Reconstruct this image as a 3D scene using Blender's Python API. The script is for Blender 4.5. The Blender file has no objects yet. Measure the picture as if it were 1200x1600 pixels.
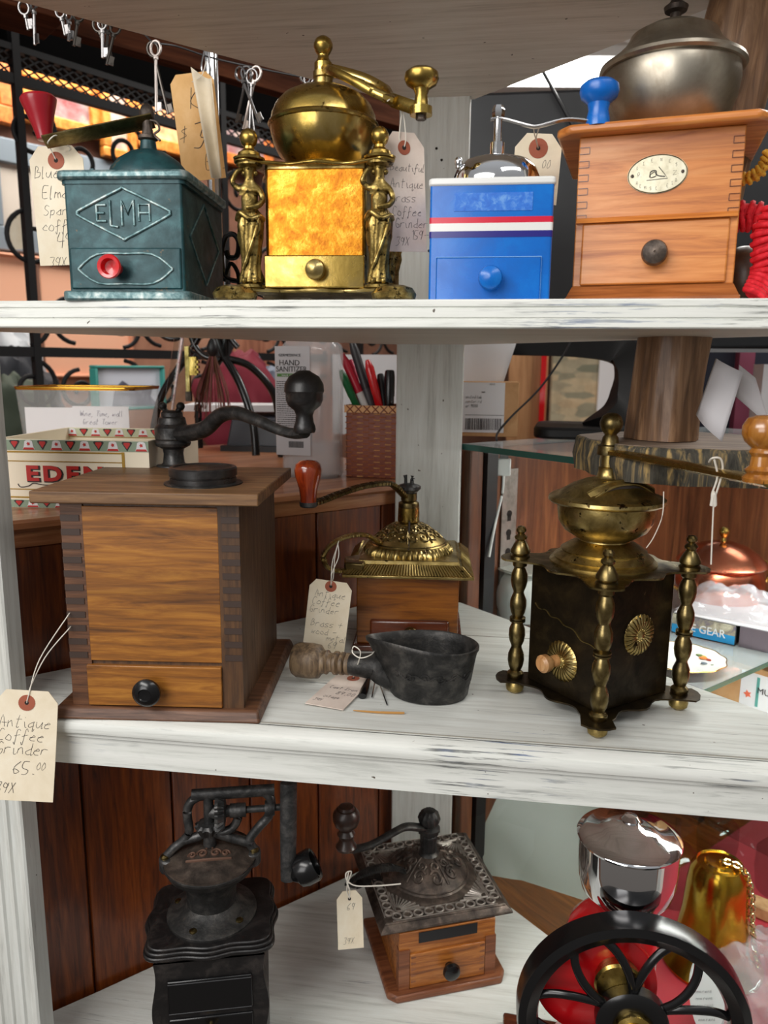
import bpy, math, random
from mathutils import Vector, Matrix, noise
C = bpy.context.scene.collection
PI = math.pi
R = math.radians
random.seed(7)

# ---------------------------------------------------------------- camera
YAW, PITCH, ROLL, FPX = R(7.9), R(10.6), R(.5), 1200.
CAM = Vector((0, 0, 1.45))
cF = Vector((-math.sin(YAW)*math.cos(PITCH), math.cos(YAW)*math.cos(PITCH), -math.sin(PITCH)))
cR0 = Vector((math.cos(YAW), math.sin(YAW), 0)); cU0 = cR0.cross(cF)
cR = cR0*math.cos(ROLL) + cU0*math.sin(ROLL); cU = -cR0*math.sin(ROLL) + cU0*math.cos(ROLL)
cd = bpy.data.cameras.new('camera'); cam = bpy.data.objects.new('camera', cd); C.objects.link(cam)
cam.matrix_world = Matrix(((cR.x, cU.x, -cF.x, CAM.x), (cR.y, cU.y, -cF.y, CAM.y), (cR.z, cU.z, -cF.z, CAM.z), (0, 0, 0, 1)))
cd.sensor_fit = 'VERTICAL'; cd.sensor_height = 32; cd.lens = 24; cd.clip_start = .02
cd.dof.use_dof = True; cd.dof.focus_distance = .74; cd.dof.aperture_fstop = 7
bpy.context.scene.camera = cam

def at(x, y, P=None, n=None, **k):
    'the point of the room seen at pixel x, y on a plane: Y=, Z=, X= or through P with normal n'
    d = cF + cR*(x-600)/FPX + cU*(800-y)/FPX
    if 'Y' in k: s = (k['Y']-CAM.y)/d.y
    elif 'Z' in k: s = (k['Z']-CAM.z)/d.z
    elif 'X' in k: s = (k['X']-CAM.x)/d.x
    else: s = (Vector(P)-CAM).dot(Vector(n))/d.dot(Vector(n))
    return CAM + d*s

# ---------------------------------------------------------------- world, lights, exposure
sc = bpy.context.scene
sc.view_settings.view_transform = 'Standard'; sc.view_settings.look = 'None'
sc.view_settings.gamma = 1; sc.view_settings.use_curve_mapping = False
sc.view_settings.exposure = 0.0
w = bpy.data.worlds.new('world'); sc.world = w; w.use_nodes = True
nt = w.node_tree; bg = nt.nodes['Background']
tc = nt.nodes.new('ShaderNodeTexCoord'); sx = nt.nodes.new('ShaderNodeSeparateXYZ'); rp = nt.nodes.new('ShaderNodeValToRGB')
nt.links.new(tc.outputs['Generated'], sx.inputs[0])
mr = nt.nodes.new('ShaderNodeMapRange'); mr.inputs['From Min'].default_value = -1; nt.links.new(sx.outputs['Z'], mr.inputs['Value'])
nt.links.new(mr.outputs[0], rp.inputs[0]); nt.links.new(rp.outputs[0], bg.inputs[0])
rp.color_ramp.elements[0].color = (.16, .13, .11, 1); rp.color_ramp.elements[1].color = (.85, .87, .9, 1)
e = rp.color_ramp.elements.new(.5); e.color = (.38, .36, .34, 1)
bg.inputs[1].default_value = .55
def area(name, loc, look, sx_, sy_, power, col=(1, .97, .93)):
    l = bpy.data.lights.new(name, 'AREA'); l.shape = 'RECTANGLE'; l.size = sx_; l.size_y = sy_; l.energy = power; l.color = col
    o = bpy.data.objects.new(name, l); C.objects.link(o); o.location = loc
    o.rotation_euler = (Vector(look)-Vector(loc)).to_track_quat('-Z', 'Y').to_euler(); return o
area('overhead_light', (-.75, -.45, 2.2), (-.1, .7, 1.1), 1.3, .3, 15)
area('low_front_fill', (-.9, -1.3, 1.7), (-.1, .7, .95), 1.2, .9, 17, (1, .98, .96))  # unseen soft light added low in front, reaching under the shelves
area('overhead_light', (.75, -.1, 2.5), (0, .8, 1.2), 1.2, .25, 6)
area('overhead_light', (-1.1, 2.3, 2.6), (-1.3, 2.5, 1.2), 1.4, .5, 28, (1, .95, .88))
area('overhead_light', (.9, 1.9, 2.6), (.5, 1.4, 1), 1.2, .5, 26)  # extra ceiling light out of view, added to brighten the display case
area('case_fill', (.42, 1.0, 1.335), (.36, 1.15, .9), .5, .04, 2.6)  # unseen light added inside the case to lift its dark interior
area('case_fill', (.42, .86, 1.07), (.36, 1.0, .72), .5, .04, 2.6)  # second unseen light added for the lower level of the case

# ---------------------------------------------------------------- mesh helpers
class MB:
    def __init__(s): s.v = []; s.f = []
    def add(s, vs, fs, M=None):
        o = len(s.v)
        s.v += [tuple(M @ Vector(p)) if M else tuple(p) for p in vs]
        s.f += [tuple(i+o for i in f) for f in fs]; return s
    def box(s, x0, x1, y0, y1, z0, z1, M=None):
        vs = [(x, y, z) for x in (x0, x1) for y in (y0, y1) for z in (z0, z1)]
        return s.add(vs, [(0, 1, 3, 2), (4, 6, 7, 5), (0, 4, 5, 1), (2, 3, 7, 6), (0, 2, 6, 4), (1, 5, 7, 3)], M)
    def hexa(s, b, t, M=None):   # two quads, bottom and top
        return s.add(list(b)+list(t), [(3, 2, 1, 0), (4, 5, 6, 7), (0, 1, 5, 4), (1, 2, 6, 5), (2, 3, 7, 6), (3, 0, 4, 7)], M)
    def lathe(s, prof, n=32, c=(0, 0, 0), M=None, wob=None, closed=False):
        vs = []; fs = []
        for r, z in prof:
            for i in range(n):
                a = 2*PI*i/n; rr = r*(wob(a, z) if wob else 1)
                vs.append((c[0]+rr*math.cos(a), c[1]+rr*math.sin(a), c[2]+z))
        m = len(prof)
        for j in range(m-1):
            for i in range(n):
                k = (i+1) % n; fs.append((j*n+i, j*n+k, (j+1)*n+k, (j+1)*n+i))
        if prof[0][0] > 1e-6: fs.append(tuple(range(n-1, -1, -1)))
        if prof[-1][0] > 1e-6: fs.append(tuple((m-1)*n+i for i in range(n)))
        return s.add(vs, fs, M)
    def shell(s, prof, n=40, c=(0, 0, 0), M=None):   # open lathe without end caps
        vs = []; fs = []
        for r, z in prof:
            for i in range(n):
                a = 2*PI*i/n; vs.append((c[0]+r*math.cos(a), c[1]+r*math.sin(a), c[2]+z))
        for j in range(len(prof)-1):
            for i in range(n):
                k = (i+1) % n; fs.append((j*n+i, j*n+k, (j+1)*n+k, (j+1)*n+i))
        return s.add(vs, fs, M)
    def prism(s, poly, z0, z1, M=None):
        n = len(poly)
        vs = [(x, y, z0) for x, y in poly]+[(x, y, z1) for x, y in poly]
        fs = [tuple(range(n-1, -1, -1)), tuple(range(n, 2*n))]+[(i, (i+1) % n, n+(i+1) % n, n+i) for i in range(n)]
        return s.add(vs, fs, M)
    def tube(s, pts, r, n=8, rh=None, up=(0, 0, 1), closed=False, M=None):
        pts = [Vector(p) for p in pts]; m = len(pts); vs = []; fs = []
        rw = r if isinstance(r, (list, tuple)) else [r]*m
        rh = rw if rh is None else (rh if isinstance(rh, (list, tuple)) else [rh]*m)
        up = Vector(up)
        for j, p in enumerate(pts):
            if closed: t = pts[(j+1) % m]-pts[j-1]
            else: t = pts[min(j+1, m-1)]-pts[max(j-1, 0)]
            t.normalize(); side = t.cross(up)
            if side.length < .15: side = t.cross(Vector((1, 0, 0)) if abs(t.x) < .8 else Vector((0, 1, 0)))
            side.normalize(); u = side.cross(t)
            for i in range(n):
                a = 2*PI*(i+.5)/n; vs.append(p+side*(rw[j]*math.cos(a))+u*(rh[j]*math.sin(a)))
        for j in range(m if closed else m-1):
            for i in range(n):
                k = (i+1) % n; jj = (j+1) % m; fs.append((j*n+i, j*n+k, jj*n+k, jj*n+i))
        if not closed: fs.append(tuple(range(n-1, -1, -1))); fs.append(tuple((m-1)*n+i for i in range(n)))
        return s.add(vs, fs, M)
    def ball(s, c, r, n=24, M=None, sz=1.0):
        return s.lathe([(max(1e-7, r*math.sin(PI*j/12)), -r*sz*math.cos(PI*j/12)) for j in range(13)], n, c, M)
    def sheet(s, fn, nu, nv, M=None):
        vs = [fn(i/nu, j/nv) for j in range(nv+1) for i in range(nu+1)]
        fs = [(j*(nu+1)+i, j*(nu+1)+i+1, (j+1)*(nu+1)+i+1, (j+1)*(nu+1)+i) for j in range(nv) for i in range(nu)]
        return s.add(vs, fs, M)
    def build(s, name, m, parent=None, bevel=0, loc=None, rot=None, seg=2, angle=35, solid=0, label=None, sub=0):
        me = bpy.data.meshes.new(name); me.from_pydata([tuple(p) for p in s.v], [], s.f); me.update()
        import bmesh
        bm = bmesh.new(); bm.from_mesh(me); bmesh.ops.recalc_face_normals(bm, faces=bm.faces); bm.to_mesh(me); bm.free()
        me.shade_smooth(); me.set_sharp_from_angle(angle=R(angle))
        o = bpy.data.objects.new(name, me); C.objects.link(o)
        for mm in (m if isinstance(m, (list, tuple)) else [m]): me.materials.append(mm)
        if parent is not None: o.parent = parent
        if loc is not None: o.location = loc
        if rot is not None: o.rotation_euler = rot
        if solid: k = o.modifiers.new('s', 'SOLIDIFY'); k.thickness = solid; k.offset = 0
        if bevel: k = o.modifiers.new('b', 'BEVEL'); k.width = bevel; k.segments = seg; k.limit_method = 'ANGLE'; k.angle_limit = R(40); k.harden_normals = False
        if sub: k = o.modifiers.new('u', 'SUBSURF'); k.levels = sub; k.render_levels = sub
        if label: o['label'] = label
        return o

def cr(pts, k=8, closed=False):
    'smooth curve through points'
    pts = [Vector(p) for p in pts]; n = len(pts); out = []
    for i in range(n if closed else n-1):
        p0 = pts[i-1] if (closed or i) else pts[0]; p1 = pts[i]; p2 = pts[(i+1) % n]
        p3 = pts[(i+2) % n] if (closed or i+2 < n) else pts[-1]
        for j in range(k):
            t = j/k
            out.append(.5*((2*p1)+(p2-p0)*t+(2*p0-5*p1+4*p2-p3)*t*t+(3*p1-p0-3*p2+p3)*t**3))
    if not closed: out.append(pts[-1])
    return out
def lerpl(vals, n):
    out = []
    for i in range(n):
        t = i/(n-1)*(len(vals)-1); a = min(int(t), len(vals)-2); out.append(vals[a]+(vals[a+1]-vals[a])*(t-a))
    return out
def spiral(c, r, turns, ex, ey, a0=0, n=28, r1=.12):
    ex = Vector(ex); ey = Vector(ey); c = Vector(c)
    return [c+(ex*math.cos(a0+2*PI*turns*i/n)+ey*math.sin(a0+2*PI*turns*i/n))*(r*(1-(1-r1)*i/n)) for i in range(n+1)]
def rotm(axis, deg, loc=(0, 0, 0)): return Matrix.Translation(loc) @ Matrix.Rotation(R(deg), 4, axis)
FRONT = Matrix.Rotation(R(90), 4, 'X')      # z axis of a lathe turns to -y (towards the viewer)

def tag(o, label, cat, group=None, kind=None):
    o['label'] = label; o['category'] = cat
    if group: o['group'] = group
    if kind: o['kind'] = kind
    return o
def thing(name, label, cat, loc=(0, 0, 0), rotz=0, group=None, M=None):
    o = bpy.data.objects.new(name, None); C.objects.link(o); o.empty_display_size = .02
    if M is not None: o.matrix_world = M
    else: o.location = loc; o.rotation_euler = (0, 0, rotz)
    tag(o, label, cat, group); o['_m'] = 0; del o['_m']
    return o
def mat_of(o):
    return o.matrix_world.copy() if o.rotation_mode == 'XX' else Matrix.LocRotScale(o.location, o.rotation_euler, o.scale)
def loc_of(o, p): return mat_of(o).inverted() @ Vector(p)
def struct(o, label=None):
    o['kind'] = 'structure'
    return o

# ---------------------------------------------------------------- materials
def srgb(r, g, b):
    f = lambda c: (c/255/12.92) if c/255 <= .04045 else ((c/255+.055)/1.055)**2.4
    return (f(r), f(g), f(b), 1)
def base(name, col=(200, 200, 200), rough=.5, metal=0, coat=0, **k):
    m = bpy.data.materials.new(name); m.use_nodes = True; b = m.node_tree.nodes['Principled BSDF']
    b.inputs['Base Color'].default_value = srgb(*col); b.inputs['Roughness'].default_value = rough
    b.inputs['Metallic'].default_value = metal; b.inputs['Coat Weight'].default_value = coat; b.inputs['Coat Roughness'].default_value = .12
    for kk, v in k.items(): b.inputs[kk.replace('_', ' ')].default_value = v
    return m
def N(m, t, **k):
    n = m.node_tree.nodes.new(t)
    for kk, v in k.items(): setattr(n, kk, v)
    return n
def coords(m, scale, out='Object'):
    t = N(m, 'ShaderNodeTexCoord'); mp = N(m, 'ShaderNodeMapping'); mp.inputs['Scale'].default_value = scale
    m.node_tree.links.new(t.outputs[out], mp.inputs[0]); return mp.outputs[0]
def nz(m, vec, scale=5, detail=4, rough=.6, dist=0):
    n = N(m, 'ShaderNodeTexNoise'); n.inputs['Scale'].default_value = scale; n.inputs['Detail'].default_value = detail
    n.inputs['Roughness'].default_value = rough; n.inputs['Distortion'].default_value = dist
    m.node_tree.links.new(vec, n.inputs['Vector']); return n.outputs[0]
def ramp(m, fac, stops):
    r = N(m, 'ShaderNodeValToRGB'); el = r.color_ramp.elements
    el[0].position = stops[0][0]; el[0].color = srgb(*stops[0][1]); el[1].position = stops[-1][0]; el[1].color = srgb(*stops[-1][1])
    for p, c in stops[1:-1]: q = el.new(p); q.color = srgb(*c)
    m.node_tree.links.new(fac, r.inputs[0]); return r.outputs[0]
def mix(m, fac, a, b, mode='MIX'):
    x = N(m, 'ShaderNodeMix', data_type='RGBA', blend_type=mode)
    for i, v in ((0, fac), (6, a), (7, b)):
        if isinstance(v, (int, float)): x.inputs[i].default_value = v
        elif isinstance(v, tuple): x.inputs[i].default_value = srgb(*v)
        else: m.node_tree.links.new(v, x.inputs[i])
    return x.outputs[2]
def mr_(m, fac, a, b, c=0, d=1):
    x = N(m, 'ShaderNodeMapRange'); m.node_tree.links.new(fac, x.inputs[0])
    for i, v in zip((1, 2, 3, 4), (a, b, c, d)): x.inputs[i].default_value = v
    return x.outputs[0]
def setc(m, col): m.node_tree.links.new(col, m.node_tree.nodes['Principled BSDF'].inputs['Base Color'])
def setr(m, r): m.node_tree.links.new(r, m.node_tree.nodes['Principled BSDF'].inputs['Roughness'])
def bump(m, h, strength=.3, dist=.001):
    b = N(m, 'ShaderNodeBump'); b.inputs['Strength'].default_value = strength; b.inputs['Distance'].default_value = dist
    m.node_tree.links.new(h, b.inputs['Height']); m.node_tree.links.new(b.outputs[0], m.node_tree.nodes['Principled BSDF'].inputs['Normal'])

def wood(name, dark, mid, light, axis='x', k=1., rough=.45, coat=0., bmp=.25, blotch=(40, 25, 15), bl=.35):
    m = base(name, mid, rough, coat=coat)
    s = {'x': (14*k, 190*k, 190*k), 'y': (190*k, 14*k, 190*k), 'z': (190*k, 190*k, 14*k)}[axis]
    v = coords(m, s); g = nz(m, v, 1, 5, .65, .6)
    c = ramp(m, g, [(.28, dark), (.5, mid), (.72, light)])
    v2 = coords(m, tuple(q/7 for q in s)); g2 = nz(m, v2, 1.3, 3, .5)
    c = mix(m, mr_(m, g2, .5, .75, 0, bl), c, blotch)
    setc(m, c); setr(m, mr_(m, g, .2, .8, rough+.1, rough-.08)); bump(m, g, bmp, .0006); return m
def metalm(name, a, b, c, rough=(.25, .5), scale=40, metal=1., bmp=.15, bscale=300, spots=None, det=5):
    m = base(name, b, .4, metal); v = coords(m, (1, 1, 1))
    n1 = nz(m, v, scale, det, .65, .4); n2 = nz(m, v, bscale, 3, .6)
    col = ramp(m, n1, [(.3, a), (.5, b), (.7, c)])
    if spots:
        sc_, col_, th = spots; n3 = nz(m, v, sc_, 3, .7); col = mix(m, mr_(m, n3, th, th+.05), col, col_)
    setc(m, col); setr(m, mr_(m, n1, .3, .7, rough[1], rough[0])); bump(m, n2, bmp, .0005); return m
def paint(name, top=(208, 209, 203), low=(224, 227, 223), axis='x', chip=.64, grey=(120, 122, 120), blue=(84, 104, 140)):
    m = base(name, top, .5); s = {'x': (7, 120, 120), 'y': (120, 7, 120), 'z': (120, 120, 7)}[axis]
    v = coords(m, s); g = nz(m, v, 1, 6, .7, .3)
    c = ramp(m, g, [(.3, tuple(q-26 for q in top)), (.45, top), (.7, low)])
    s2 = {'x': (9, 300, 260), 'y': (300, 9, 260), 'z': (260, 300, 9)}[axis]
    g2 = nz(m, coords(m, s2), 1, 5, .75, .2); patch = nz(m, coords(m, (1, 1, 1)), 9, 3, .6)
    hue = nz(m, coords(m, (1, 1, 1)), 14, 2)
    chipc = mix(m, mr_(m, hue, .5, .62), grey, blue)
    mm = N(m, 'ShaderNodeMath', operation='MULTIPLY'); m.node_tree.links.new(mr_(m, g2, chip-.03, chip+.03), mm.inputs[0]); m.node_tree.links.new(mr_(m, patch, .45, .6), mm.inputs[1])
    c = mix(m, mm.outputs[0], c, chipc)
    dots = nz(m, coords(m, (1, 1, 1)), 160, 1, .4); c = mix(m, mr_(m, dots, .80, .815), c, (90, 80, 70))
    setc(m, c); bump(m, g, .35, .0008); return m
def glass(name, col=(245, 250, 248), rough=.0, fres=1.45, tint=.96):
    m = bpy.data.materials.new(name); m.use_nodes = True; nt = m.node_tree; nt.nodes.clear()
    o = nt.nodes.new('ShaderNodeOutputMaterial'); mx = nt.nodes.new('ShaderNodeMixShader'); t = nt.nodes.new('ShaderNodeBsdfTransparent'); g = nt.nodes.new('ShaderNodeBsdfGlossy')
    f = nt.nodes.new('ShaderNodeFresnel'); f.inputs[0].default_value = fres; c = srgb(*col); t.inputs[0].default_value = (c[0]*tint, c[1]*tint, c[2]*tint, 1)
    g.inputs['Roughness'].default_value = rough; ge = nt.nodes.new('ShaderNodeNewGeometry'); iv = nt.nodes.new('ShaderNodeMath'); iv.operation = 'SUBTRACT'; iv.inputs[0].default_value = 1; nt.links.new(ge.outputs['Backfacing'], iv.inputs[1]); mu = nt.nodes.new('ShaderNodeMath'); mu.operation = 'MULTIPLY'; nt.links.new(f.outputs[0], mu.inputs[0]); nt.links.new(iv.outputs[0], mu.inputs[1]); nt.links.new(mu.outputs[0], mx.inputs[0]); nt.links.new(t.outputs[0], mx.inputs[1]); nt.links.new(g.outputs[0], mx.inputs[2]); nt.links.new(mx.outputs[0], o.inputs[0]); return m

M_ = {}
M_['paint'] = paint('white_paint'); M_['paint_v'] = paint('white_paint_upright', axis='z', chip=.68)
M_['paint_edge'] = paint('white_paint_edge', (222, 224, 218), (234, 235, 230), chip=.57)
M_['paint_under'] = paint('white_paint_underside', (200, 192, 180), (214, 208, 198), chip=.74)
M_['teal'] = metalm('teal_enamel', (20, 52, 55), (26, 64, 69), (42, 86, 90), (.3, .5), 45, .25, .3, 220, (70, (96, 84, 66), .66))
M_['teal_edge'] = metalm('teal_enamel_worn_edge', (52, 84, 88), (104, 132, 134), (168, 176, 172), (.3, .5), 120, .5, .3, 220)
M_['brass'] = metalm('polished_brass', (120, 98, 46), (176, 148, 78), (212, 186, 120), (.17, .36), 26, 1, .2, 200, (70, (96, 72, 30), .64))
M_['brass_old'] = metalm('aged_brass', (104, 88, 50), (168, 146, 90), (208, 188, 132), (.24, .44), 45, 1, .25, 260, (90, (58, 44, 26), .63))
M_['brass_fig'] = metalm('cast_brass', (62, 52, 28), (140, 118, 64), (198, 176, 112), (.26, .5), 110, .9, .9, 260, (150, (54, 44, 22), .58))
M_['brass_gold'] = metalm('hammered_gold_brass', (160, 90, 10), (188, 122, 20), (212, 160, 58), (.24, .42), 95, .75, .4, 330, (260, (90, 52, 12), .70))
M_['brass_dk'] = metalm('dark_brass', (60, 50, 30), (120, 104, 66), (176, 158, 112), (.22, .42), 40, 1, .25, 260)
M_['bronze'] = metalm('bronze_sheet', (26, 20, 12), (50, 40, 26), (80, 66, 42), (.28, .5), 30, .8, .35, 160, (55, (120, 100, 70), .7))
M_['pewter'] = metalm('pewter', (128, 118, 102), (170, 162, 148), (196, 190, 176), (.32, .46), 14, 1, .15, 160)
M_['iron'] = metalm('cast_iron', (24, 24, 23), (50, 49, 48), (82, 79, 75), (.38, .6), 60, .55, .6, 380)
M_['iron_br'] = metalm('brown_cast_iron', (42, 36, 32), (80, 70, 63), (120, 106, 95), (.38, .6), 50, .6, .6, 300)
M_['iron_gr'] = metalm('grey_cast_iron', (42, 42, 42), (70, 70, 70), (106, 104, 102), (.35, .55), 70, .7, .6, 340)
M_['black'] = base('black_gloss', (14, 14, 15), .22); M_['black_m'] = base('black_satin', (24, 24, 27), .45)
M_['black_soft'] = metalm('black_lacquer_wood', (14, 13, 13), (26, 24, 24), (50, 46, 44), (.25, .45), 60, 0, .4, 200)
M_['blackp'] = base('black_matte_plastic', (8, 8, 9), .5, 0, Specular_IOR_Level=.3); M_['chrome'] = base('chrome', (225, 226, 228), .06, 1); M_['chrome_s'] = base('brushed_chrome', (180, 180, 182), .22, 1)
M_['blue'] = metalm('blue_enamel', (4, 92, 178), (8, 102, 192), (20, 116, 204), (.22, .34), 30, 0, .1, 60, (330, (150, 190, 232), .79))
M_['wblue'] = base('white_enamel', (225, 225, 222), .3); M_['redst'] = base('red_enamel', (206, 30, 60), .3); M_['navy'] = base('navy_enamel', (38, 34, 122), .3)
M_['red'] = base('red_plastic', (204, 18, 26), .25, coat=.5); M_['dred'] = base('dark_red_bakelite', (150, 12, 30), .3, coat=.5)
M_['redp'] = base('red_paint', (196, 16, 24), .25, coat=.6)
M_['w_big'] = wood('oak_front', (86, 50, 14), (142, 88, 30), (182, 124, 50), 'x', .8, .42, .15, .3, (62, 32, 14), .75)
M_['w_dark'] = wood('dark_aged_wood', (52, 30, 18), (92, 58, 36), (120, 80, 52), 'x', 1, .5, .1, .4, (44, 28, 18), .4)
M_['w_side'] = wood('shaded_side_wood', (44, 27, 14), (78, 51, 28), (102, 70, 40), 'z', 1, .5, .1, .3)  # box sides darker than the front: their shade is put into the wood colour
M_['w_top'] = wood('worn_top_wood', (78, 54, 34), (112, 80, 50), (144, 108, 68), 'x', .8, .5, .05, .3)
M_['w_org'] = wood('orange_beech', (158, 84, 32), (202, 124, 56), (220, 148, 82), 'x', .8, .38, .2, .2, (104, 52, 22), .8)
M_['w_orgd'] = wood('orange_beech_brown', (110, 56, 22), (158, 90, 42), (180, 110, 58), 'x', .8, .38, .2, .2)
M_['w_mah'] = wood('mahogany', (82, 42, 12), (128, 74, 24), (148, 92, 36), 'x', .9, .32, .35, .15)
M_['w_mahd'] = wood('dark_mahogany', (50, 20, 10), (88, 40, 20), (108, 54, 30), 'x', .9, .28, .4, .15)
M_['w_bm'] = wood('pine_drawer', (92, 46, 14), (152, 88, 32), (186, 122, 58), 'x', 1.1, .4, .2, .3, (50, 26, 12), .6)
M_['w_bmd'] = wood('brown_baseboard', (74, 38, 20), (118, 68, 40), (146, 92, 58), 'x', .8, .5, .1, .4)
M_['w_cnt'] = wood('red_brown_boards', (52, 20, 5), (106, 48, 14), (140, 72, 26), 'z', .8, .36, .3, .15, (44, 14, 5), .35)
M_['w_cntt'] = wood('counter_top_wood', (122, 70, 38), (170, 110, 70), (198, 142, 98), 'x', .5, .35, .3, .1)
M_['w_ply'] = wood('plywood_case', (66, 34, 18), (110, 62, 36), (144, 90, 56), 'z', .35, .4, .15, .15)
M_['w_log'] = wood('bark_stripped_log', (58, 38, 24), (124, 90, 62), (176, 138, 104), 'z', .5, .5, .1, .7)
M_['bark'] = wood('bark', (22, 20, 17), (70, 66, 56), (178, 148, 90), 'z', .9, .8, 0, .9)
M_['slice'] = wood('end_grain', (80, 66, 54), (120, 102, 86), (146, 126, 108), 'x', .6, .7, 0, .3)
M_['w_beam'] = wood('brown_beam', (34, 15, 8), (62, 31, 16), (84, 46, 26), 'x', .3, .85, 0, .3)
M_['w_beam'].node_tree.nodes['Principled BSDF'].inputs['Specular IOR Level'].default_value = .1
M_['w_amber'] = wood('amber_turned_wood', (130, 74, 20), (172, 108, 36), (198, 136, 58), 'z', .8, .25, .6, .1)
M_['w_knobr'] = wood('red_turned_wood', (96, 24, 8), (150, 52, 18), (176, 78, 30), 'z', .9, .18, .8, .1)
M_['w_handle'] = wood('worn_turned_handle', (46, 36, 26), (104, 84, 62), (140, 118, 90), 'z', 1.2, .5, 0, .5)
M_['w_light'] = wood('pale_turned_wood', (150, 100, 54), (196, 144, 92), (214, 170, 120), 'z', .8, .4, .1, .2)
M_['card'] = metalm('cream_card', (222, 208, 180), (232, 219, 194), (238, 228, 206), (.7, .8), 25, 0, .1, 300)
M_['kraft'] = metalm('kraft_card', (214, 166, 104), (226, 180, 118), (234, 192, 134), (.7, .8), 25, 0, .1, 300)
M_['pinkcard'] = metalm('pinkish_card', (206, 188, 176), (216, 200, 188), (224, 210, 198), (.7, .8), 25, 0, .1, 300)
M_['ring'] = base('tag_ring', (158, 84, 60), .7); M_['hole'] = base('tag_hole', (40, 32, 28), .9)
M_['string'] = base('cotton_string', (224, 218, 206), .9); M_['ink'] = base('ink', (38, 34, 44), .7)
M_['paper'] = base('white_paper', (224, 224, 226), .7); M_['paper2'] = base('grey_white_paper', (200, 198, 202), .7)
M_['carton'] = metalm('cardboard', (180, 136, 90), (196, 150, 102), (206, 162, 114), (.7, .8), 30, 0, .1, 300)
M_['cream'] = base('cream_print', (236, 226, 202), .5); M_['gold'] = base('gold_print', (158, 124, 44), .4, .4)
M_['redprint'] = base('red_print', (186, 34, 28), .5); M_['greenprint'] = base('green_print', (134, 152, 130), .5); M_['dkprint'] = base('dark_print', (44, 36, 36), .5)
M_['glass'] = glass('clear_glass'); M_['glassg'] = base('shelf_glass', (196, 206, 208), .04, 0, Alpha=.42, coat=.5)
M_['glass2'] = base('thick_clear_glass', (226, 230, 228), .03, 0, Alpha=.18, coat=1); M_['linkm'] = base('pale_gold_links', (240, 222, 170), .15, 1)
M_['glasse'] = base('glass_edge_green', (40, 84, 76), .15)
M_['goldrim'] = base('gold_rim', (208, 160, 62), .2, 1)
M_['porc'] = base('white_porcelain', (226, 228, 224), .18, coat=.4); M_['plat'] = base('grey_platter_glaze', (170, 172, 164), .3, coat=.3)
M_['copper'] = metalm('copper', (176, 96, 70), (212, 128, 98), (232, 160, 130), (.14, .28), 20, 1, .1, 200)
M_['velvet'] = base('crimson_velvet', (176, 10, 40), .8, Sheen_Weight=.6)
M_['steel'] = metalm('galvanised_steel', (120, 116, 110), (150, 146, 140), (170, 166, 160), (.35, .5), 40, .8, .1, 200)
M_['frameb'] = base('wrought_iron', (15, 15, 17), .6, 0, Specular_IOR_Level=.3)
M_['redyarn'] = metalm('red_cord', (186, 8, 26), (216, 16, 36), (236, 44, 60), (.7, .8), 200, 0, .5, 700)
M_['yelyarn'] = metalm('yellow_cord', (170, 96, 20), (222, 164, 40), (240, 200, 90), (.7, .8), 120, 0, .5, 700)
# ---------------------------------------------------------------- lettering
G = {'a': '35 14 03 12 32 35;35 33 42', 'b': '08 02 22 33 24 04', 'c': '34 25 14 03 12 32', 'd': '35 14 03 12 32;38 32 42', 'e': '04 34 25 14 03 12 32',
 'f': '37 28 17 10 01;04 35', 'g': '35 14 03 12 33;35 30 10 01', 'h': '08 02;04 15 24 32', 'i': '05 12 22;07 07', 'l': '08 02 12', 'm': '02 05;04 15 22;24 35 42',
 'n': '02 05;04 15 25 32', 'o': '15 03 12 32 34 15', 'p': '05 00;04 25 34 22 02', 'q': '35 14 03 12 33;35 30 41', 'r': '02 05;04 15 35', 's': '35 15 04 33 22 02',
 't': '18 12 22;06 36', 'u': '05 03 12 23 35;35 32 42', 'v': '05 12 35', 'w': '05 02 14 22 35', 'x': '05 32;35 02', 'k': '08 02;35 04 32', 'y': '05 13;35 00',
 'A': '02 18 32;14 44', 'B': '02 08 27 15 35 33 02', 'C': '37 18 05 12 32', 'D': '02 08 27 35 22 02', 'E': '38 08 02 32;05 25', 'G': '37 18 05 12 32 34 14', 'K': '08 02;38 04 32', 'M': '02 08 14 38 42',
 'S': '37 18 06 34 22 02', 'T': '08 48;28 22', 'W': '08 12 26 32 48', 'X': '08 32;38 02', 'I': '08 38;18 12;02 32', 'L': '08 02 32', 'N': '02 08 32 38', 'P': '02 08 38 35 05', 'R': '02 08 38 35 05;15 32',
 '0': '18 05 12 34 28 18', '1': '17 28 22', '3': '08 38 25 34 22 02', '4': '18 04 44;38 31', '5': '38 08 05 34 22 02', '6': '38 05 12 33 14 04', '7': '08 38 12', '8': '25 07 28 36 03 22 33 25', '9': '36 18 06 25 38 22',
 '2': '07 28 36 02 42', '.': '12 22', ',': '12 00', '-': '05 45', '+': '05 45;27 23', "'": '18 16', '$': '37 06 34 03;28 21', '/': '00 48', ':': '13 14;16 17'}
def write(mb, text, x, y, s, r=.00022, y3=0, slant=.2, adv=4.6, M=None, jit=.25):
    'handwriting strokes in the x-z plane, facing -y; s = height of one grid unit'
    rnd = random.Random(len(text)*7+int(x*9999))
    cx = x
    for ch in text:
        if ch == ' ': cx += s*3; continue
        for st in G.get(ch, '').split(';'):
            pts = []
            for q in st.split():
                gx, gy = int(q[0])+rnd.uniform(-jit, jit), int(q[1])+rnd.uniform(-jit, jit)
                pts.append((cx+(gx*.85+gy*slant)*s, y3, y+(gy-2)*s))
            if len(pts) > 1: mb.tube(cr(pts, 3), r, 4, M=M)
        cx += s*adv*(.62 if ch in "il.,'1" else 1)*.85
    return cx
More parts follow.
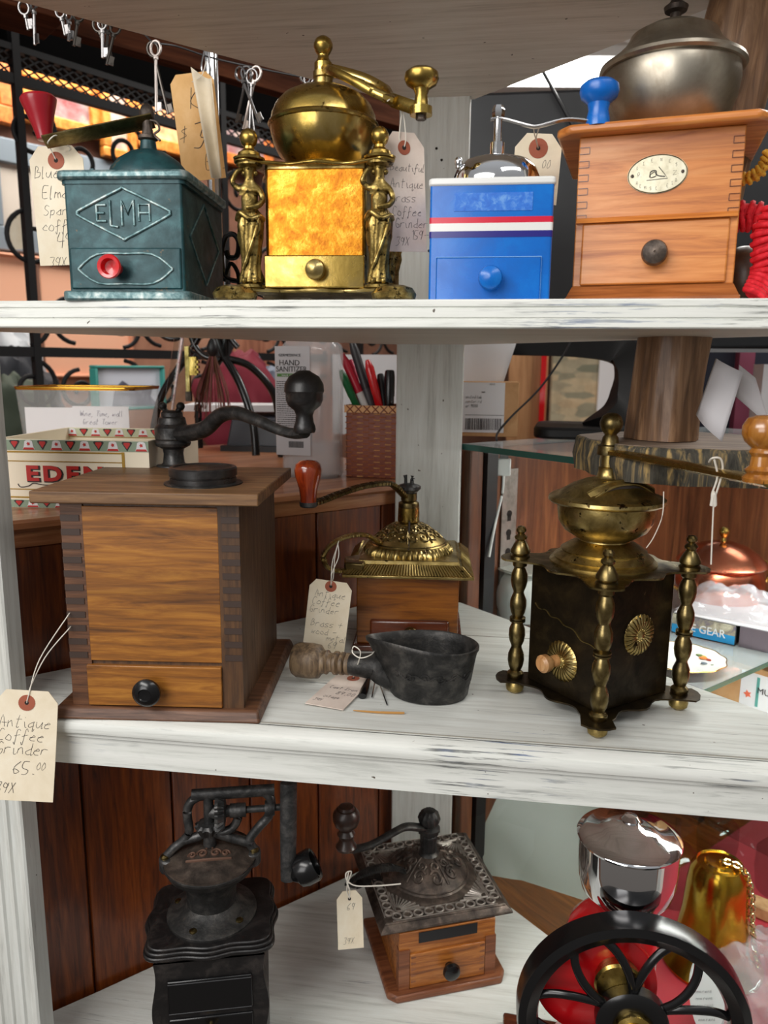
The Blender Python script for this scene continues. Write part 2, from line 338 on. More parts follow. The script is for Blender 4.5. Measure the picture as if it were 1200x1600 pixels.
def text_mesh(name, body, size, m, parent, loc, rot=(PI/2, 0, 0), ext=.0003, align='CENTER', sx_=1, bold=0, sp=1.):
    cu = bpy.data.curves.new(name, 'FONT'); cu.body = body; cu.size = size; cu.extrude = ext; cu.align_x = align; cu.offset = bold
    cu.resolution_u = 3; cu.space_character = sp
    t = bpy.data.objects.new('tmp', cu); C.objects.link(t); bpy.context.view_layer.update()
    me = bpy.data.meshes.new_from_object(t.evaluated_get(bpy.context.evaluated_depsgraph_get())); bpy.data.objects.remove(t)
    o = bpy.data.objects.new(name, me); C.objects.link(o); me.materials.clear(); me.materials.append(m)
    o.parent = parent; o.location = loc; o.rotation_euler = rot; o.scale = (sx_, 1, 1); return o

def price_tag(name, label, hole, w, h, lines, yaw=YAW, lean=0, tilt=0, card='card', ringm='ring', strings=(), holes=True, bend=0, ringr=.006, M=None, group=None, top=.010, sr=.0005, cut=.011):
    'a parcel tag: hole at the origin, card hanging down; lines = (text, x, y, unit)'
    if M is None: M = Matrix.Translation(hole) @ Matrix.Rotation(yaw, 4, 'Z') @ Matrix.Rotation(lean, 4, 'X') @ Matrix.Rotation(tilt, 4, 'Y')
    t = bpy.data.objects.new(name, None); C.objects.link(t); t.empty_display_size = .02
    t.location, rq, _ = M.decompose(); t.rotation_euler = rq.to_euler(); tag(t, label, 'price tag', group)
    b = MB(); c = cut; n = 8; T = .0007
    def X(z, s): # half width with clipped top corners
        return s*(w/2-(max(0, z-(top-c))/c)*c*.8)
    zs = [top-h+i*(h-c)/n for i in range(n+1)]+[top]
    vs = []
    for z in zs:
        yb = bend*math.sin((top-z)/h*PI)
        for s in (-1, 1): vs.append((X(z, s), yb-T/2, z))
        for s in (1, -1): vs.append((X(z, s), yb+T/2, z))
    fs = []
    for i in range(len(zs)-1):
        for k in range(4): a = i*4+k; bb = i*4+(k+1) % 4; fs.append((a, bb, bb+4, a+4))
    fs += [(3, 2, 1, 0), tuple(len(vs)-4+k for k in range(4))]
    b.add(vs, fs); b.build('card', M_[card], t)
    yf = lambda z: bend*math.sin((top-z)/h*PI)-T/2
    if holes:
        r = MB(); y0 = yf(0)
        for k in range(24):
            a, a2 = 2*PI*k/24, 2*PI*(k+1)/24; p = lambda q, rr, y: (rr*math.cos(q), y, rr*math.sin(q))
            r.add([p(a, .0019, y0-.0004), p(a2, .0019, y0-.0004), p(a2, ringr, y0-.0004), p(a, ringr, y0-.0004), p(a, ringr, y0), p(a2, ringr, y0)], [(0, 1, 2, 3), (3, 2, 5, 4)])
        r.build('reinforcing_ring', M_[ringm], t)
        MB().lathe([(.0019, 0), (.0019, .0003)], 14, M=FRONT).build('hole', M_['hole'], t, loc=(0, y0-.0001, 0))
    if lines:
        wr = MB()
        for tx, lx, lz, s in lines: write(wr, tx, lx, lz, s, r=max(.00016, s*.13), y3=yf(lz)-.0001)
        wr.build('handwriting', M_['ink'], t)
    if strings:
        sb = MB(); Mi = M.inverted()
        for pts in strings: sb.tube(cr([Mi @ Vector(p) for p in pts], 6), sr, 6)
        sb.build('string', M_['string'], t)
    return t

# ---------------------------------------------------------------- the corner shelf
Z1, Z2, Z3, Z0 = 1.130, 1.503, 1.7784, .725
shelf = thing('corner_shelf', 'white distressed painted corner shelf holding the coffee grinders', 'shelf', (0, 0, 0))
POLY = [(-.4366, .622), (.272, .622), (.272, .728), (-.035, 1.035), (-.131, 1.035), (-.4366, .733), (-.520, .655), (-.520, .6437), (-.4366, .6437)]
def moulding(z, th, name):
    f = MB()
    # profile in (y, z) measured from the front edge
    if th > .03: pr = [(.012, 0), (-.002, 0), (-.0065, -.003), (-.008, -.008), (-.0065, -.0135), (-.002, -.0165), (-.002, -.019), (.002, -.0195), (.002, -th), (.012, -th)]
    else: pr = [(.012, 0), (-.003, 0), (-.004, -.0012), (-.004, -.0052), (-.0026, -.0058), (-.0026, -.0066), (-.004, -.0072), (-.004, -.0135), (-.0026, -.0141), (-.0026, -.0148), (-.004, -.0154), (-.004, -th+.001), (-.003, -th), (.012, -th)]
    x0, x1 = -.4366, .2715
    if th < .03: x0 = -.53
    n = len(pr); vs = [(x0, .62+y, z+q) for y, q in pr]+[(x1, .62+y, z+q) for y, q in pr]
    f.add(vs, [(i, (i+1) % n, n+(i+1) % n, n+i) for i in range(n)]+[tuple(range(n-1, -1, -1)), tuple(range(n, 2*n))])
    return f
def board(z, th, mats=None):
    poly = POLY
    b = MB(); b.prism([(x, y+(.008 if y < .63 else 0)) for x, y in poly], z-th, z)
    o = b.build('shelf_board', M_['paint'], shelf, bevel=.0008)
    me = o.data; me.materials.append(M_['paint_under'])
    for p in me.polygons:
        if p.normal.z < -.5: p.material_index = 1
    moulding(z, th, '').build('front_moulding', M_['paint_edge'], o)
    return o
board(Z0, .045); b1 = board(Z1, .049); board(Z2, .0218); board(Z3+.022, .022)
# thin seam lines of the boards that make up the middle shelf
s = MB()
for y, x0, x1, hh in ((.634, -.43, .27, .0007), (.9, -.2, .09, .0004)):
    s.box(x0, x1, y, y+.0012, Z1, Z1+hh)
s.build('board_seam', base('seam_shadow_line', (150, 146, 136), .8), b1)
MB().box(-.1268, -.0391, 1.0215, 1.045, Z0-.2, Z3+.02).build('corner_post', M_['paint_v'], shelf, bevel=.002)
fp = MB()
prof = [(-.520, .6437), (-.4366, .6437), (-.4366, .6215), (-.4385, .62)]
x = -.4405
for k in range(6):
    prof += [(x, .62), (x-.0015, .6225), (x-.006, .6238), (x-.0105, .6225), (x-.012, .62)]; x -= .0128
prof += [(-.520, .62)]
fp.prism(prof, Z0-.3, Z3+.02).build('front_post', M_['paint_v'], shelf, angle=30)
MB().box(.272, .355, .62, .6437, Z0-.3, Z3+.02).build('front_post', M_['paint_v'], shelf, bevel=.002)
for x, y in ((682, 232), (670, 392), (735, 432), (690, 250)): MB().lathe([(.0016, 0), (.0016, .0004)], 10, M=Matrix.Translation(at(x, y, Y=1.0212)) @ FRONT).build('nail_hole', M_['hole'], shelf)

# ---------------------------------------------------------------- room shell
floor = MB().box(-4, 4, .3, 6.2, -.05, 0).build('floor', wood('floor_boards', (70, 50, 34), (104, 76, 52), (130, 98, 70), 'x', .1)); struct(floor)
ceil = base('ceiling_tile', (232, 232, 230), .8); struct(MB().box(-4, 4, .3, 6.2, 2.75, 2.8).build('ceiling', ceil))
struct(MB().box(-4, 4, 6.0, 6.1, 0, 2.75).build('wall_back', metalm('tan_wall', (150, 104, 80), (176, 126, 98), (196, 146, 116), (.7, .9), 3, 0)))
struct(MB().box(-4.1, -4, .3, 6.1, 0, 2.75).build('wall_left', metalm('brown_wall', (110, 78, 60), (140, 100, 78), (160, 118, 92), (.7, .9), 3, 0)))
def stone_mat():
    m = base('rubble_stone', (150, 140, 120), .85); v = coords(m, (1, 1, 2.6)); vo = N(m, 'ShaderNodeTexVoronoi'); vo.inputs['Scale'].default_value = 13; m.node_tree.links.new(v, vo.inputs['Vector'])
    n = nz(m, vo.outputs['Color'], 3, 2); c = ramp(m, n, [(.3, (112, 116, 98)), (.45, (170, 160, 134)), (.55, (196, 176, 142)), (.7, (160, 120, 84))]); n2 = nz(m, coords(m, (1, 1, 1)), 14, 5)
    c = mix(m, mr_(m, n2, .4, .7, 0, .5), c, (110, 100, 80)); setc(m, c); return m
struct(MB().box(4, 4.1, .3, 6.1, 0, 2.75).build('wall_right', stone_mat()))
# ================================================================ top shelf
def rrect(x0, x1, y0, y1, r, n=4):
    out = []
    for cx, cy, a0 in ((x1-r, y0+r, -90), (x1-r, y1-r, 0), (x0+r, y1-r, 90), (x0+r, y0+r, 180)):
        for i in range(n+1): a = R(a0+90*i/n); out.append((cx+r*math.cos(a), cy+r*math.sin(a)))
    return out
def frame_line(mb, pts, y, r, closed=True, M=None):
    mb.tube([(p[0], y, p[1]) for p in pts], r, 8, closed=closed, up=(0, 1, 0), M=M)

# ---- teal grinder
g = thing('coffee_grinder', 'teal enamelled metal coffee grinder with a raised diamond and a dark red crank knob', 'coffee grinder', (-.3010, .6165, Z2), .075); g.scale = (1.045, 1.03, 1.03)
MB().prism(rrect(-.0517, .0517, -.001, .124, .006), 0, .0075).build('base_plate', M_['teal_edge'], g, bevel=.0015)
body = MB().prism(rrect(-.0466, .0466, .004, .119, .002), .006, .092).build('body', M_['teal'], g)
MB().prism(rrect(-.0521, .0521, 0, .1209, .007), .0915, .0985).build('lid_plate', M_['teal_edge'], g, bevel=.002)
MB().prism(rrect(-.0491, .0491, .003, .118, .005), .0885, .0925).build('lid_lip', M_['teal'], g)
d = MB(); dp = cr([(-.0365, 0, .0668), (-.034, 0, .0695), (-.002, 0, .0845), (.002, 0, .0845), (.034, 0, .0695), (.0365, 0, .0668), (.034, 0, .064), (.002, 0, .048), (-.002, 0, .048), (-.034, 0, .064)], 3, True)
d.tube([(p.x, .0035, p.z) for p in dp], .0013, 8, closed=True, up=(0, 1, 0)); d.build('diamond_border', M_['teal_edge'], body)
for ch, x in zip('ELMA', (-.0175, -.0075, .0035, .0165)):
    mb = MB(); hh = {'E': .012, 'L': .019, 'M': .019, 'A': .0125}[ch]; wd = {'E': .0075, 'L': .006, 'M': .0095, 'A': .0085}[ch]
    cz = .0668; P = lambda u, v: (x+u*wd-wd/2, .0036, cz+(v-.5)*hh)
    for seg in {'E': [[(1, 1), (0, 1)], [(.8, .5), (0, .5)], [(1, 0), (0, 0)], [(0, 1), (0, 0)]], 'L': [[(0, 1), (0, 0)], [(0, 0), (1, -.05)]], 'M': [[(0, 0), (0, 1), (.5, .45), (1, 1), (1, 0)]],
                'A': [[(0, 0), (0, 1), (1, 1), (1, 0)], [(0, .5), (1, .5)]]}[ch]:
        mb.tube([P(*q) for q in seg], .00105, 8, up=(0, 1, 0))
    mb.build('raised_letter', M_['teal_edge'], body)
dr = MB().prism(rrect(-.0445, .0445, .0022, .02, .0015), .009, .0405).build('drawer', M_['teal'], g, bevel=.001)
q = MB(); hexp = cr([(-.036, 0, .026), (-.022, 0, .0355), (.0, 0, .036), (.022, 0, .0355), (.036, 0, .026), (.036, 0, .0225), (.022, 0, .0135), (0, 0, .013), (-.022, 0, .0135), (-.036, 0, .0225)], 3, True)
q.tube([(p.x, .0018, p.z) for p in hexp], .0011, 8, closed=True, up=(0, 1, 0)); q.build('drawer_border', M_['teal_edge'], dr)
q = MB(); q.lathe([(.0052, 0), (.0062, .006), (.0088, .011), (.0094, .014), (.0086, .0155), (.0062, .015), (.0052, .009), (1e-7, .008)], 28, M=Matrix.Translation((-.0075, .002, .0245)) @ FRONT)
q.build('knob', M_['red'], dr)
q = MB()
for sx_ in (1, -1):
    pts = cr([(0, .062-.045, .05), (0, .062, .082), (0, .062+.045, .05), (0, .062, .016)], 1, True)
    q.tube([(sx_*.0468, p.y, p.z) for p in pts], .0011, 6, closed=True, up=(1, 0, 0))
q2 = MB(); q2.tube([(.0468, .02, .052), (.0468, .062, .084), (.0468, .104, .052), (.0468, .062, .018)], .001, 6, closed=True, up=(1, 0, 0)); q2.build('side_diamond', M_['teal_edge'], body)
q = MB(); q.lathe([(.0345, 0), (.034, .006), (.031, .013), (.025, .020), (.016, .026), (.0068, .029), (.0065, .034), (.0062, .036), (1e-7, .036)], 40); dome = q.build('dome', M_['teal'], g, loc=(.002, .060, .0985))
MB().box(-.0015, .0015, -.001, .001, 0, .008).build('lid_catch', M_['teal'], g, loc=(-.034, .03, .098))
cr_ = MB().lathe([(.0055, .0), (.008, .0015), (.008, .004), (.005, .005), (.004, .01), (.004, .018), (.0058, .0185), (.0062, .023), (.0045, .027), (.0025, .029), (1e-7, .0298)], 20).build('crank_spindle', M_['iron_br'], g, loc=(.002, .060, .1345))
pz = .1345+.0155
kp = loc_of(g, at(77, 222, Y=.655))
arm = MB(); A = Vector((.002, .060, pz)); B = Vector((kp.x-.004, kp.y, kp.z)); dv = (B-A)
arm.tube([A-dv*.06, A+dv*.3, A+dv*.7, B], [.0088, .0084, .0080, .0078], 8, rh=[.0016]*4, up=(.1, .42, .9)); arm.build('crank_arm', M_['brass_dk'], g)
q = MB(); q.lathe([(.004, 0), (.0058, .001), (.0072, .008), (.0105, .02), (.0136, .029), (.0142, .032), (.0128, .034), (1e-7, .0346)], 28, M=Matrix.Translation(B+Vector((.0005, 0, .001))) @ Matrix.Rotation(R(-6), 4, 'Y')); q.build('crank_knob', M_['dred'], g)
q = MB(); q.tube(cr([A+Vector((.004, -.004, .0)), A+Vector((.010, -.005, -.002)), A+Vector((.012, -.006, -.008)), A+Vector((.008, -.007, -.012)), A+Vector((.013, -.008, -.017))], 5), .001, 6); q.build('split_pin', M_['iron_br'], g)

hp = at(88, 251, Y=.672)
price_tag('price_tag', 'cream price tag with handwriting hanging beside the teal grinder', hp, .0475, .1, [('Blue', -.021, -.014, .0016), ('Elma', -.016, -.031, .0017), ('Spanish', -.016, -.045, .0014), ('coffee G', -.019, -.058, .0015), ('49.', -.0075, -.071, .0018), ('39X', -.016, -.0895, .0014)],
    yaw=.12, lean=0, tilt=R(-2), ringr=.0072, top=.012, strings=[[hp, hp+Vector((-.002, -.006, .010)), at(75, 222, Y=.648), at(85, 212, Y=.65), at(97, 214, Y=.662), at(88, 228, Y=.672), hp],
    [at(103, 242, Y=.675), at(110, 232, Y=.672), at(104, 226, Y=.668)]])

# ---- caryatid figure for the brass grinder
def figure(parent, loc, rz, arm_side=1):
    me = bpy.data.meshes.new('fig'); S = 1.
    V = [(0, 0, .048), (0, 0, .058), (0, -.0005, .066), (0, -.001, .074), (0, -.0005, .0805), (0, -.001, .0865), (0, -.0015, .0915),
         (.0085*arm_side, 0, .0735), (.0145*arm_side, -.002, .079), (.0105*arm_side, -.001, .0875), (.004*arm_side, .0015, .0915),
         (-.0085*arm_side, 0, .0735), (-.0115*arm_side, -.002, .065), (-.0085*arm_side, -.0085, .059), (.0015*arm_side, -.0105, .0575),
         (-.0035, -.0055, .0705), (.0035, -.0055, .0705)]
    E_ = [(0, 1), (1, 2), (2, 3), (3, 4), (4, 5), (5, 6), (3, 7), (7, 8), (8, 9), (9, 10), (3, 11), (11, 12), (12, 13), (13, 14), (2, 15), (2, 16)]
    rad = [.0092, .0068, .0076, .0066, .003, .0047, .0044, .0036, .0028, .0023, .0018, .0036, .003, .0026, .0019, .0036, .0036]
    me.from_pydata(V, E_, []); o = bpy.data.objects.new('figtmp', me); C.objects.link(o)
    sk = o.modifiers.new('s', 'SKIN'); su = o.modifiers.new('u', 'SUBSURF'); su.levels = 2; su.render_levels = 2
    for i, r in enumerate(rad): me.skin_vertices[0].data[i].radius = (r, r*.85)
    me.skin_vertices[0].data[0].use_root = True
    bpy.context.view_layer.update()
    m2 = bpy.data.meshes.new_from_object(o.evaluated_get(bpy.context.evaluated_depsgraph_get())); bpy.data.objects.remove(o)
    mb = MB(); mb.v = [tuple(v.co) for v in m2.vertices]; mb.f = [tuple(p.vertices) for p in m2.polygons]
    # draped skirt falling from the hips, wound folds, feet under the hem
    def wob(a, z): return 1+.10*math.sin(7*a+z*260)+.07*math.sin(11*a-z*120)
    mb.lathe([(.0098, .0), (.0092, .004), (.0078, .012), (.0082, .024), (.0098, .036), (.0105, .045), (.0098, .052), (.0072, .057)], 48, wob=wob)
    mb.tube(cr([(-.0105, -.002, .05), (-.006, -.0095, .054), (.002, -.0105, .049), (.009, -.005, .052), (.0105, .001, .05)], 5), .0022, 8)
    mb.tube(cr([(.008, -.006, .05), (.006, -.0095, .038), (.001, -.0105, .024), (-.005, -.008, .010)], 5), .0016, 8)
    mb.ball((-.004, -.0085, .001), .0026, 10); mb.ball((.0045, -.0085, .001), .0026, 10)
    # hair, nose, brow
    mb.ball((0, .0008, .090), .0056, 18, sz=1.05); mb.ball((0, -.0058, .0888), .0009, 8)
    mb.ball((-.0046, .001, .0866), .0024, 10); mb.ball((.0046, .001, .0866), .0024, 10)
    return mb.build('figure', M_['brass_fig'], parent, loc=loc, rot=(0, 0, rz), angle=70)

# ---- brass grinder with figures
g = thing('coffee_grinder', 'polished brass coffee grinder with figure columns and a round lidded bowl', 'coffee grinder', (-.1500, .650, Z2), .06)
W_ = .078
def cusped(hw, dpt, amp, n=10, lobe=.012, off=0.):
    'wavy-edged plate with lobed corners'
    out = []
    cs = [(-hw, 0), (hw, 0), (hw, dpt), (-hw, dpt)]
    for i in range(4):
        a = Vector(cs[i]+(0,)); b = Vector(cs[(i+1) % 4]+(0,)); t = (b-a).normalized(); nn = Vector((t.y, -t.x, 0))
        for j in range(n+2):
            u = j/(n+2); p = a.lerp(b, .08+u*.84) if 0 < u else a.lerp(b, .08); out.append((p+nn*(amp*(math.cos(4*PI*u))-amp*.2+off)).to_2d())
        cc = b; d0 = (nn+t).normalized(); a0 = math.atan2(nn.y, nn.x)
        for j in range(5): aa = a0+R(90)*j/4-0; out.append((cc.x+lobe*math.cos(aa), cc.y+lobe*math.sin(aa)))
    return [(p[0], p[1]) for p in out]
MB().prism(cusped(.056, .125, .0035), .009, .0125).build('base_plate', M_['brass_old'], g, bevel=.0012)
MB().prism(cusped(.054, .125, .004), .1095, .1128).build('top_plate', M_['brass'], g, bevel=.0014)
for sx_ in (-1, 1):
    for yy in (-.004, .128):
        q = MB(); q.lathe([(.012, 0), (.0165, .003), (.0175, .007), (.0145, .0115), (.008, .0138), (1e-7, .0142)], 32, wob=lambda a, z: 1+.09*abs(math.sin(4.5*a))); q.build('paw_foot', M_['brass_fig'], g, loc=(sx_*.0665, yy-.002, 0))
        q = MB(); q.lathe([(.0118, .0), (.0118, .002), (.0085, .0035), (.0075, .005), (1e-7, .0055)], 28); q.build('column_base', M_['brass_fig'], g, loc=(sx_*.0535, yy+.004, .0122))
        figure(g, (sx_*.0535, yy+.004, .0165), 0 if yy < .1 else PI, -1 if sx_ < 0 else -1)
        q = MB(); q.lathe([(.0075, 0), (.0105, .0015), (.0105, .003), (1e-7, .003)], 24); q.build('column_capital', M_['brass_fig'], g, loc=(sx_*.0535, yy+.004, .1068))
        q = MB(); q.lathe([(.0125, 0), (.013, .0015), (.0095, .003), (.0088, .0055), (.0045, .0085), (.0042, .0105), (.0058, .012), (.0072, .0155), (.0072, .0185), (.0055, .022), (.0028, .024), (1e-7, .0245)], 28); q.build('finial', M_['brass'], g, loc=(sx_*.0535, yy+.004, .1126))
bx = MB().prism(rrect(-.0425, .0425, .006, .118, .003), .0125, .1098).build('box', M_['brass_old'], g)
MB().box(-.0405, .0405, .0035, .0065, .034, .1075).build('front_panel', M_['brass_gold'], g, bevel=.0015)
dr = MB().prism(rrect(-.0425, .0415, -.0015, .02, .0012), .0125, .0385).build('drawer', M_['brass'], g, bevel=.001)
MB().lathe([(.0035, 0), (.0035, .003), (.0072, .005), (.0085, .009), (.0075, .013), (.004, .0155), (1e-7, .016)], 28, M=FRONT).build('knob', M_['brass_old'], dr, loc=(.002, -.0015, .026))
bo = Vector((-.001, .058, .1128))
q = MB(); q.lathe([(.030, 0), (.0305, .002), (.0265, .0035), (.0265, .0055), (.033, .0105), (.0395, .0175), (.0435, .0255), (.0458, .034), (.0465, .0405), (.0452, .0415)], 56); q.build('bowl', M_['brass'], g, loc=bo)
q = MB(); q.lathe([(.0452, .0395), (.0478, .0400), (.0486, .0415), (.0478, .0432), (.0462, .0442), (.0452, .050), (.0418, .0575), (.0350, .0645), (.0250, .0695), (.0125, .0718), (1e-7, .0722)], 56); q.build('bowl_lid', M_['brass'], g, loc=bo)
tp = bo+Vector((0, 0, .0715))
q = MB(); q.lathe([(.0085, 0), (.008, .008), (.009, .009), (.009, .0135), (1e-7, .0135)], 28); q.build('crank_socket', M_['brass_old'], g, loc=tp)
q = MB(); q.lathe([(.0078, 0), (.0078, .007), (.0062, .009), (.0048, .0115), (.0048, .0135), (.0066, .016), (.0082, .0195), (.0082, .0225), (.0066, .026), (.0035, .0282), (1e-7, .0288)], 28); q.build('crank_finial', M_['brass'], g, loc=tp+Vector((0, 0, .0135)))
kn = loc_of(g, at(658, 172, Y=.645)); A = tp+Vector((0, 0, .0105))
dv = kn-A; up = Vector((0, 0, 1)); sd = dv.cross(up).normalized()
P = lambda u, s, z: A+dv*u+sd*s+up*z
q = MB()
q.tube(cr([P(-.06, 0, .004), P(.05, -.006, .007), P(.25, -.021, .009), P(.45, -.024, .006), P(.6, -.014, .001), P(.74, -.002, 0), P(1.02, 0, 0)], 7), [.0032]*43, 8, rh=[.0055]*43)
q.tube(cr([P(-.06, 0, .004), P(.08, .006, .006), P(.25, .015, .006), P(.45, .014, .004), P(.6, .007, .001), P(.72, .001, 0)], 7), .0026, 8, rh=.0038)
for s_ in (-1, 1):
    q.tube(spiral(P(.34, s_*.005, .005), .0085, 1.4, dv.normalized(), sd*s_, 2, 26), .0019, 8, rh=.0032)
    q.tube(spiral(P(.56, s_*.004, .002), .0065, 1.3, -dv.normalized(), sd*s_, 2, 22), .0017, 8, rh=.003)
q.tube([P(.66, 0, 0), P(.78, 0, 0)], .0062, 8, rh=.0042); q.lathe([(.0088, 0), (.0088, .006), (1e-7, .006)], 24, M=Matrix.Translation(P(1, 0, -.004)))
q.build('crank_arm', M_['brass'], g, angle=50)
q = MB(); q.lathe([(.0058, 0), (.0055, .003), (.0048, .009), (.0062, .013), (.0118, .0165), (.0135, .0205), (.0128, .0245), (.0095, .027), (.0055, .0275), (1e-7, .028)], 30); q.build('crank_knob', M_['brass'], g, loc=P(1, 0, .002))
MB().lathe([(.0042, 0), (.0042, .003), (1e-7, .003)], 6).build('knob_nut', M_['iron_br'], g, loc=P(1, 0, -.0072))
hp = at(631, 231, Y=.675)
price_tag('price_tag', 'pinkish price tag with handwriting hanging from the brass grinder crank', hp, .037, .094, [('Beautiful', -.0135, -.018, .0010), ('Antique', -.014, -.031, .0012), ('Brass', -.014, -.042, .0012), ('Coffee', -.0135, -.053, .0012), ('Grinder', -.011, -.0625, .0012), ('159-', .003, -.072, .0012), ('39X', -.011, -.077, .0011)],
    yaw=.55, tilt=R(-3), card='pinkcard', ringr=.0056, top=.012, strings=[[hp, at(624, 215, Y=.672), at(628, 165, Y=.665), at(618, 152, Y=.66), at(605, 158, Y=.655)], [hp, at(634, 215, Y=.672), at(630, 175, Y=.665), at(622, 150, Y=.66), at(607, 156, Y=.665)],
    [at(575, 160, Y=.70), at(568, 200, Y=.72), at(556, 252, Y=.745)]])

# ---- blue grinder
g = thing('coffee_grinder', 'bright blue enamelled coffee grinder with red, white and navy stripes and chrome top', 'coffee grinder', (-.0062, .6431, Z2), .0136)
body = MB().prism(rrect(-.0483, .0483, 0, .0966, .0025), 0, .0895).build('body', M_['blue'], g, bevel=.0008)
for nm, z0, z1, mm in (('red_stripe', .0605, .0650, 'redst'), ('white_stripe', .0545, .0605, 'wblue'), ('navy_stripe', .0497, .0545, 'navy')):
    MB().prism(rrect(-.0486, .0486, -.0003, .0969, .0026), z0, z1).build(nm, M_[mm], body)
MB().prism(rrect(-.0496, .0496, -.0013, .0979, .004), .0885, .0945).build('lid_plate', M_['wblue'], g, bevel=.0016)
q = MB(); q.lathe([(.0345, 0), (.0365, .0015), (.036, .0075), (.0335, .0145), (.0275, .0205), (.018, .0235), (.008, .0245), (.0058, .025), (.0058, .036), (1e-7, .036)], 48); q.build('chrome_dome', M_['chrome'], g, loc=(.0035, .042, .0945))
q = MB(); q.lathe([(.0025, 0), (.0025, .0015), (.0032, .003), (.0032, .006), (.002, .008), (1e-7, .0085)], 16); q.build('dome_screw', M_['chrome'], g, loc=(-.0275, .028, .1085))
q = MB(); q.lathe([(.0034, 0), (.0034, .022), (1e-7, .022)], 20); q.build('crank_spindle', M_['chrome'], g, loc=(.0035, .042, .1285))
q = MB(); q.lathe([(.0045, 0), (.0052, .002), (.0052, .006), (.0038, .009), (1e-7, .010)], 6); q.build('crank_nut', M_['chrome'], g, loc=(.0035, .042, .1500))
A = Vector((.0035, .042, .1475)); kn = loc_of(g, at(934, 192, Y=.68)); q = MB()
q.tube(cr([A+Vector((-.006, 0, .001)), A+Vector((.004, 0, .001)), A.lerp(kn, .32)+Vector((0, 0, -.0035)), A.lerp(kn, .42)+Vector((0, 0, -.0035)), A.lerp(kn, .7)+Vector((0, 0, .002)), kn], 6), .0042, 8, rh=.0013); q.build('crank_arm', M_['chrome_s'], g)
q = MB(); q.lathe([(.0095, -.003), (.0092, .003), (.0078, .009), (.0088, .014), (.0142, .0185), (.0155, .023), (.0148, .0275), (.011, .0305), (1e-7, .0315)], 32); q.build('crank_knob', M_['blue'], g, loc=kn)
dr = MB().prism(rrect(-.0425, .0405, -.0018, .012, .0015), -.0000, .0345).build('drawer', M_['blue'], g, bevel=.001)
q = MB(); frame_line(q, [(-.0425, .0345), (.0405, .0345), (.0405, .001), (-.0425, .001)], -.0018, .0004); q.build('drawer_seam', base('pale_blue_wear', (120, 170, 224), .5), dr)
MB().lathe([(.005, 0), (.006, .003), (.0085, .006), (.0096, .010), (.0085, .0145), (.004, .0172), (1e-7, .0176)], 30, M=FRONT).build('knob', M_['blue'], dr, loc=(.001, -.0015, .0175))
MB().box(-.029, .032, -.0004, .0002, .0695, .083).build('faded_sticker', metalm('faded_blue_film', (14, 90, 190), (40, 112, 206), (110, 160, 220), (.3, .4), 160, 0), body)
hp = at(841, 232, Y=.752)
price_tag('price_tag', 'short price tag behind the blue grinder crank', hp, .0415, .06, [('00', .004, -.0165, .0011)], yaw=.05, lean=0, tilt=R(3), ringr=.0085, top=.0125, cut=.012, strings=[[hp, at(838, 215, Y=.74), at(842, 200, Y=.685), at(838, 196, Y=.69), at(834, 203, Y=.71), hp]])

# ---- orange wooden grinder
g = thing('coffee_grinder', 'honey coloured wooden box coffee grinder with an oval plaque and pewter bowl', 'coffee grinder', (.1223, .6637, Z2), -.1799)
bw, w_ = .0672, .0625
q = MB(); q.prism(rrect(-bw, bw, 0, .155, .001), 0, .006); o = q.build('base_board', M_['w_orgd'], g, bevel=.002)
q = MB(); q.hexa([(-bw+.001, .001, .006), (bw-.001, .001, .006), (bw-.001, .154, .006), (-bw+.001, .154, .006)], [(-w_, .011, .0155), (w_, .011, .0155), (w_, .146, .0155), (-w_, .146, .0155)]); q.build('base_moulding', M_['w_orgd'], g)
body = MB().box(-w_, w_, .014, .144, .0155, .1335).build('body', M_['w_org'], g, bevel=.001)
for sx_ in (-1, 1):
    fj = MB()
    for k in range(6):
        z = .068+k*.0105; x = sx_*(w_-.0045); fj.tube([(x-.004, .0137, z), (x+.004, .0137, z)], .00035, 4); fj.tube([(x-sx_*.004, .0137, z), (x-sx_*.004, .0137, z+.005)], .00035, 4)
        fj.tube([(x-.004, .0137, z+.005), (x+.004, .0137, z+.005)], .00035, 4)
    fj.build('finger_joints', M_['w_mahd'], body)
dr = MB().hexa([(-w_+.006, .010, .0165), (w_-.006, .010, .0165), (w_-.006, .05, .0165), (-w_+.006, .05, .0165)], [(-w_+.006, .012, .066), (w_-.006, .012, .066), (w_-.006, .05, .066), (-w_+.006, .05, .066)]).build('drawer', M_['w_org'], g, bevel=.0015)
MB().hexa([(-w_+.001, .0085, .066), (w_-.001, .0085, .066), (w_-.001, .02, .066), (-w_+.001, .02, .066)], [(-w_+.001, .0132, .0705), (w_-.001, .0132, .0705), (w_-.001, .02, .0705), (-w_+.001, .02, .0705)]).build('drawer_cap_moulding', M_['w_org'], g)
MB().lathe([(.0055, 0), (.006, .003), (.0092, .007), (.0102, .011), (.009, .0155), (.005, .0178), (.001, .018), (1e-7, .0172)], 30, M=FRONT).build('knob', M_['iron_br'], dr, loc=(.0015, .011, .0395))
MB().prism([(-.0808, .012), (-.070, 0), (.070, 0), (.0808, .012), (.0808, .158), (-.0808, .158)], .1335, .1405).build('lid_board', M_['w_org'], g, bevel=.0022)
pl = MB(); n = 40; pl.prism([(.0228*math.cos(2*PI*i/n), .0148*math.sin(2*PI*i/n)) for i in range(n)], 0, .0008, M=FRONT); pq = pl.build('oval_plaque', metalm('plaque_metal', (170, 164, 140), (196, 190, 166), (208, 204, 184), (.3, .4), 80, .5), g, loc=(-.0005, .0139, .1015), rot=(0, R(-2), 0))
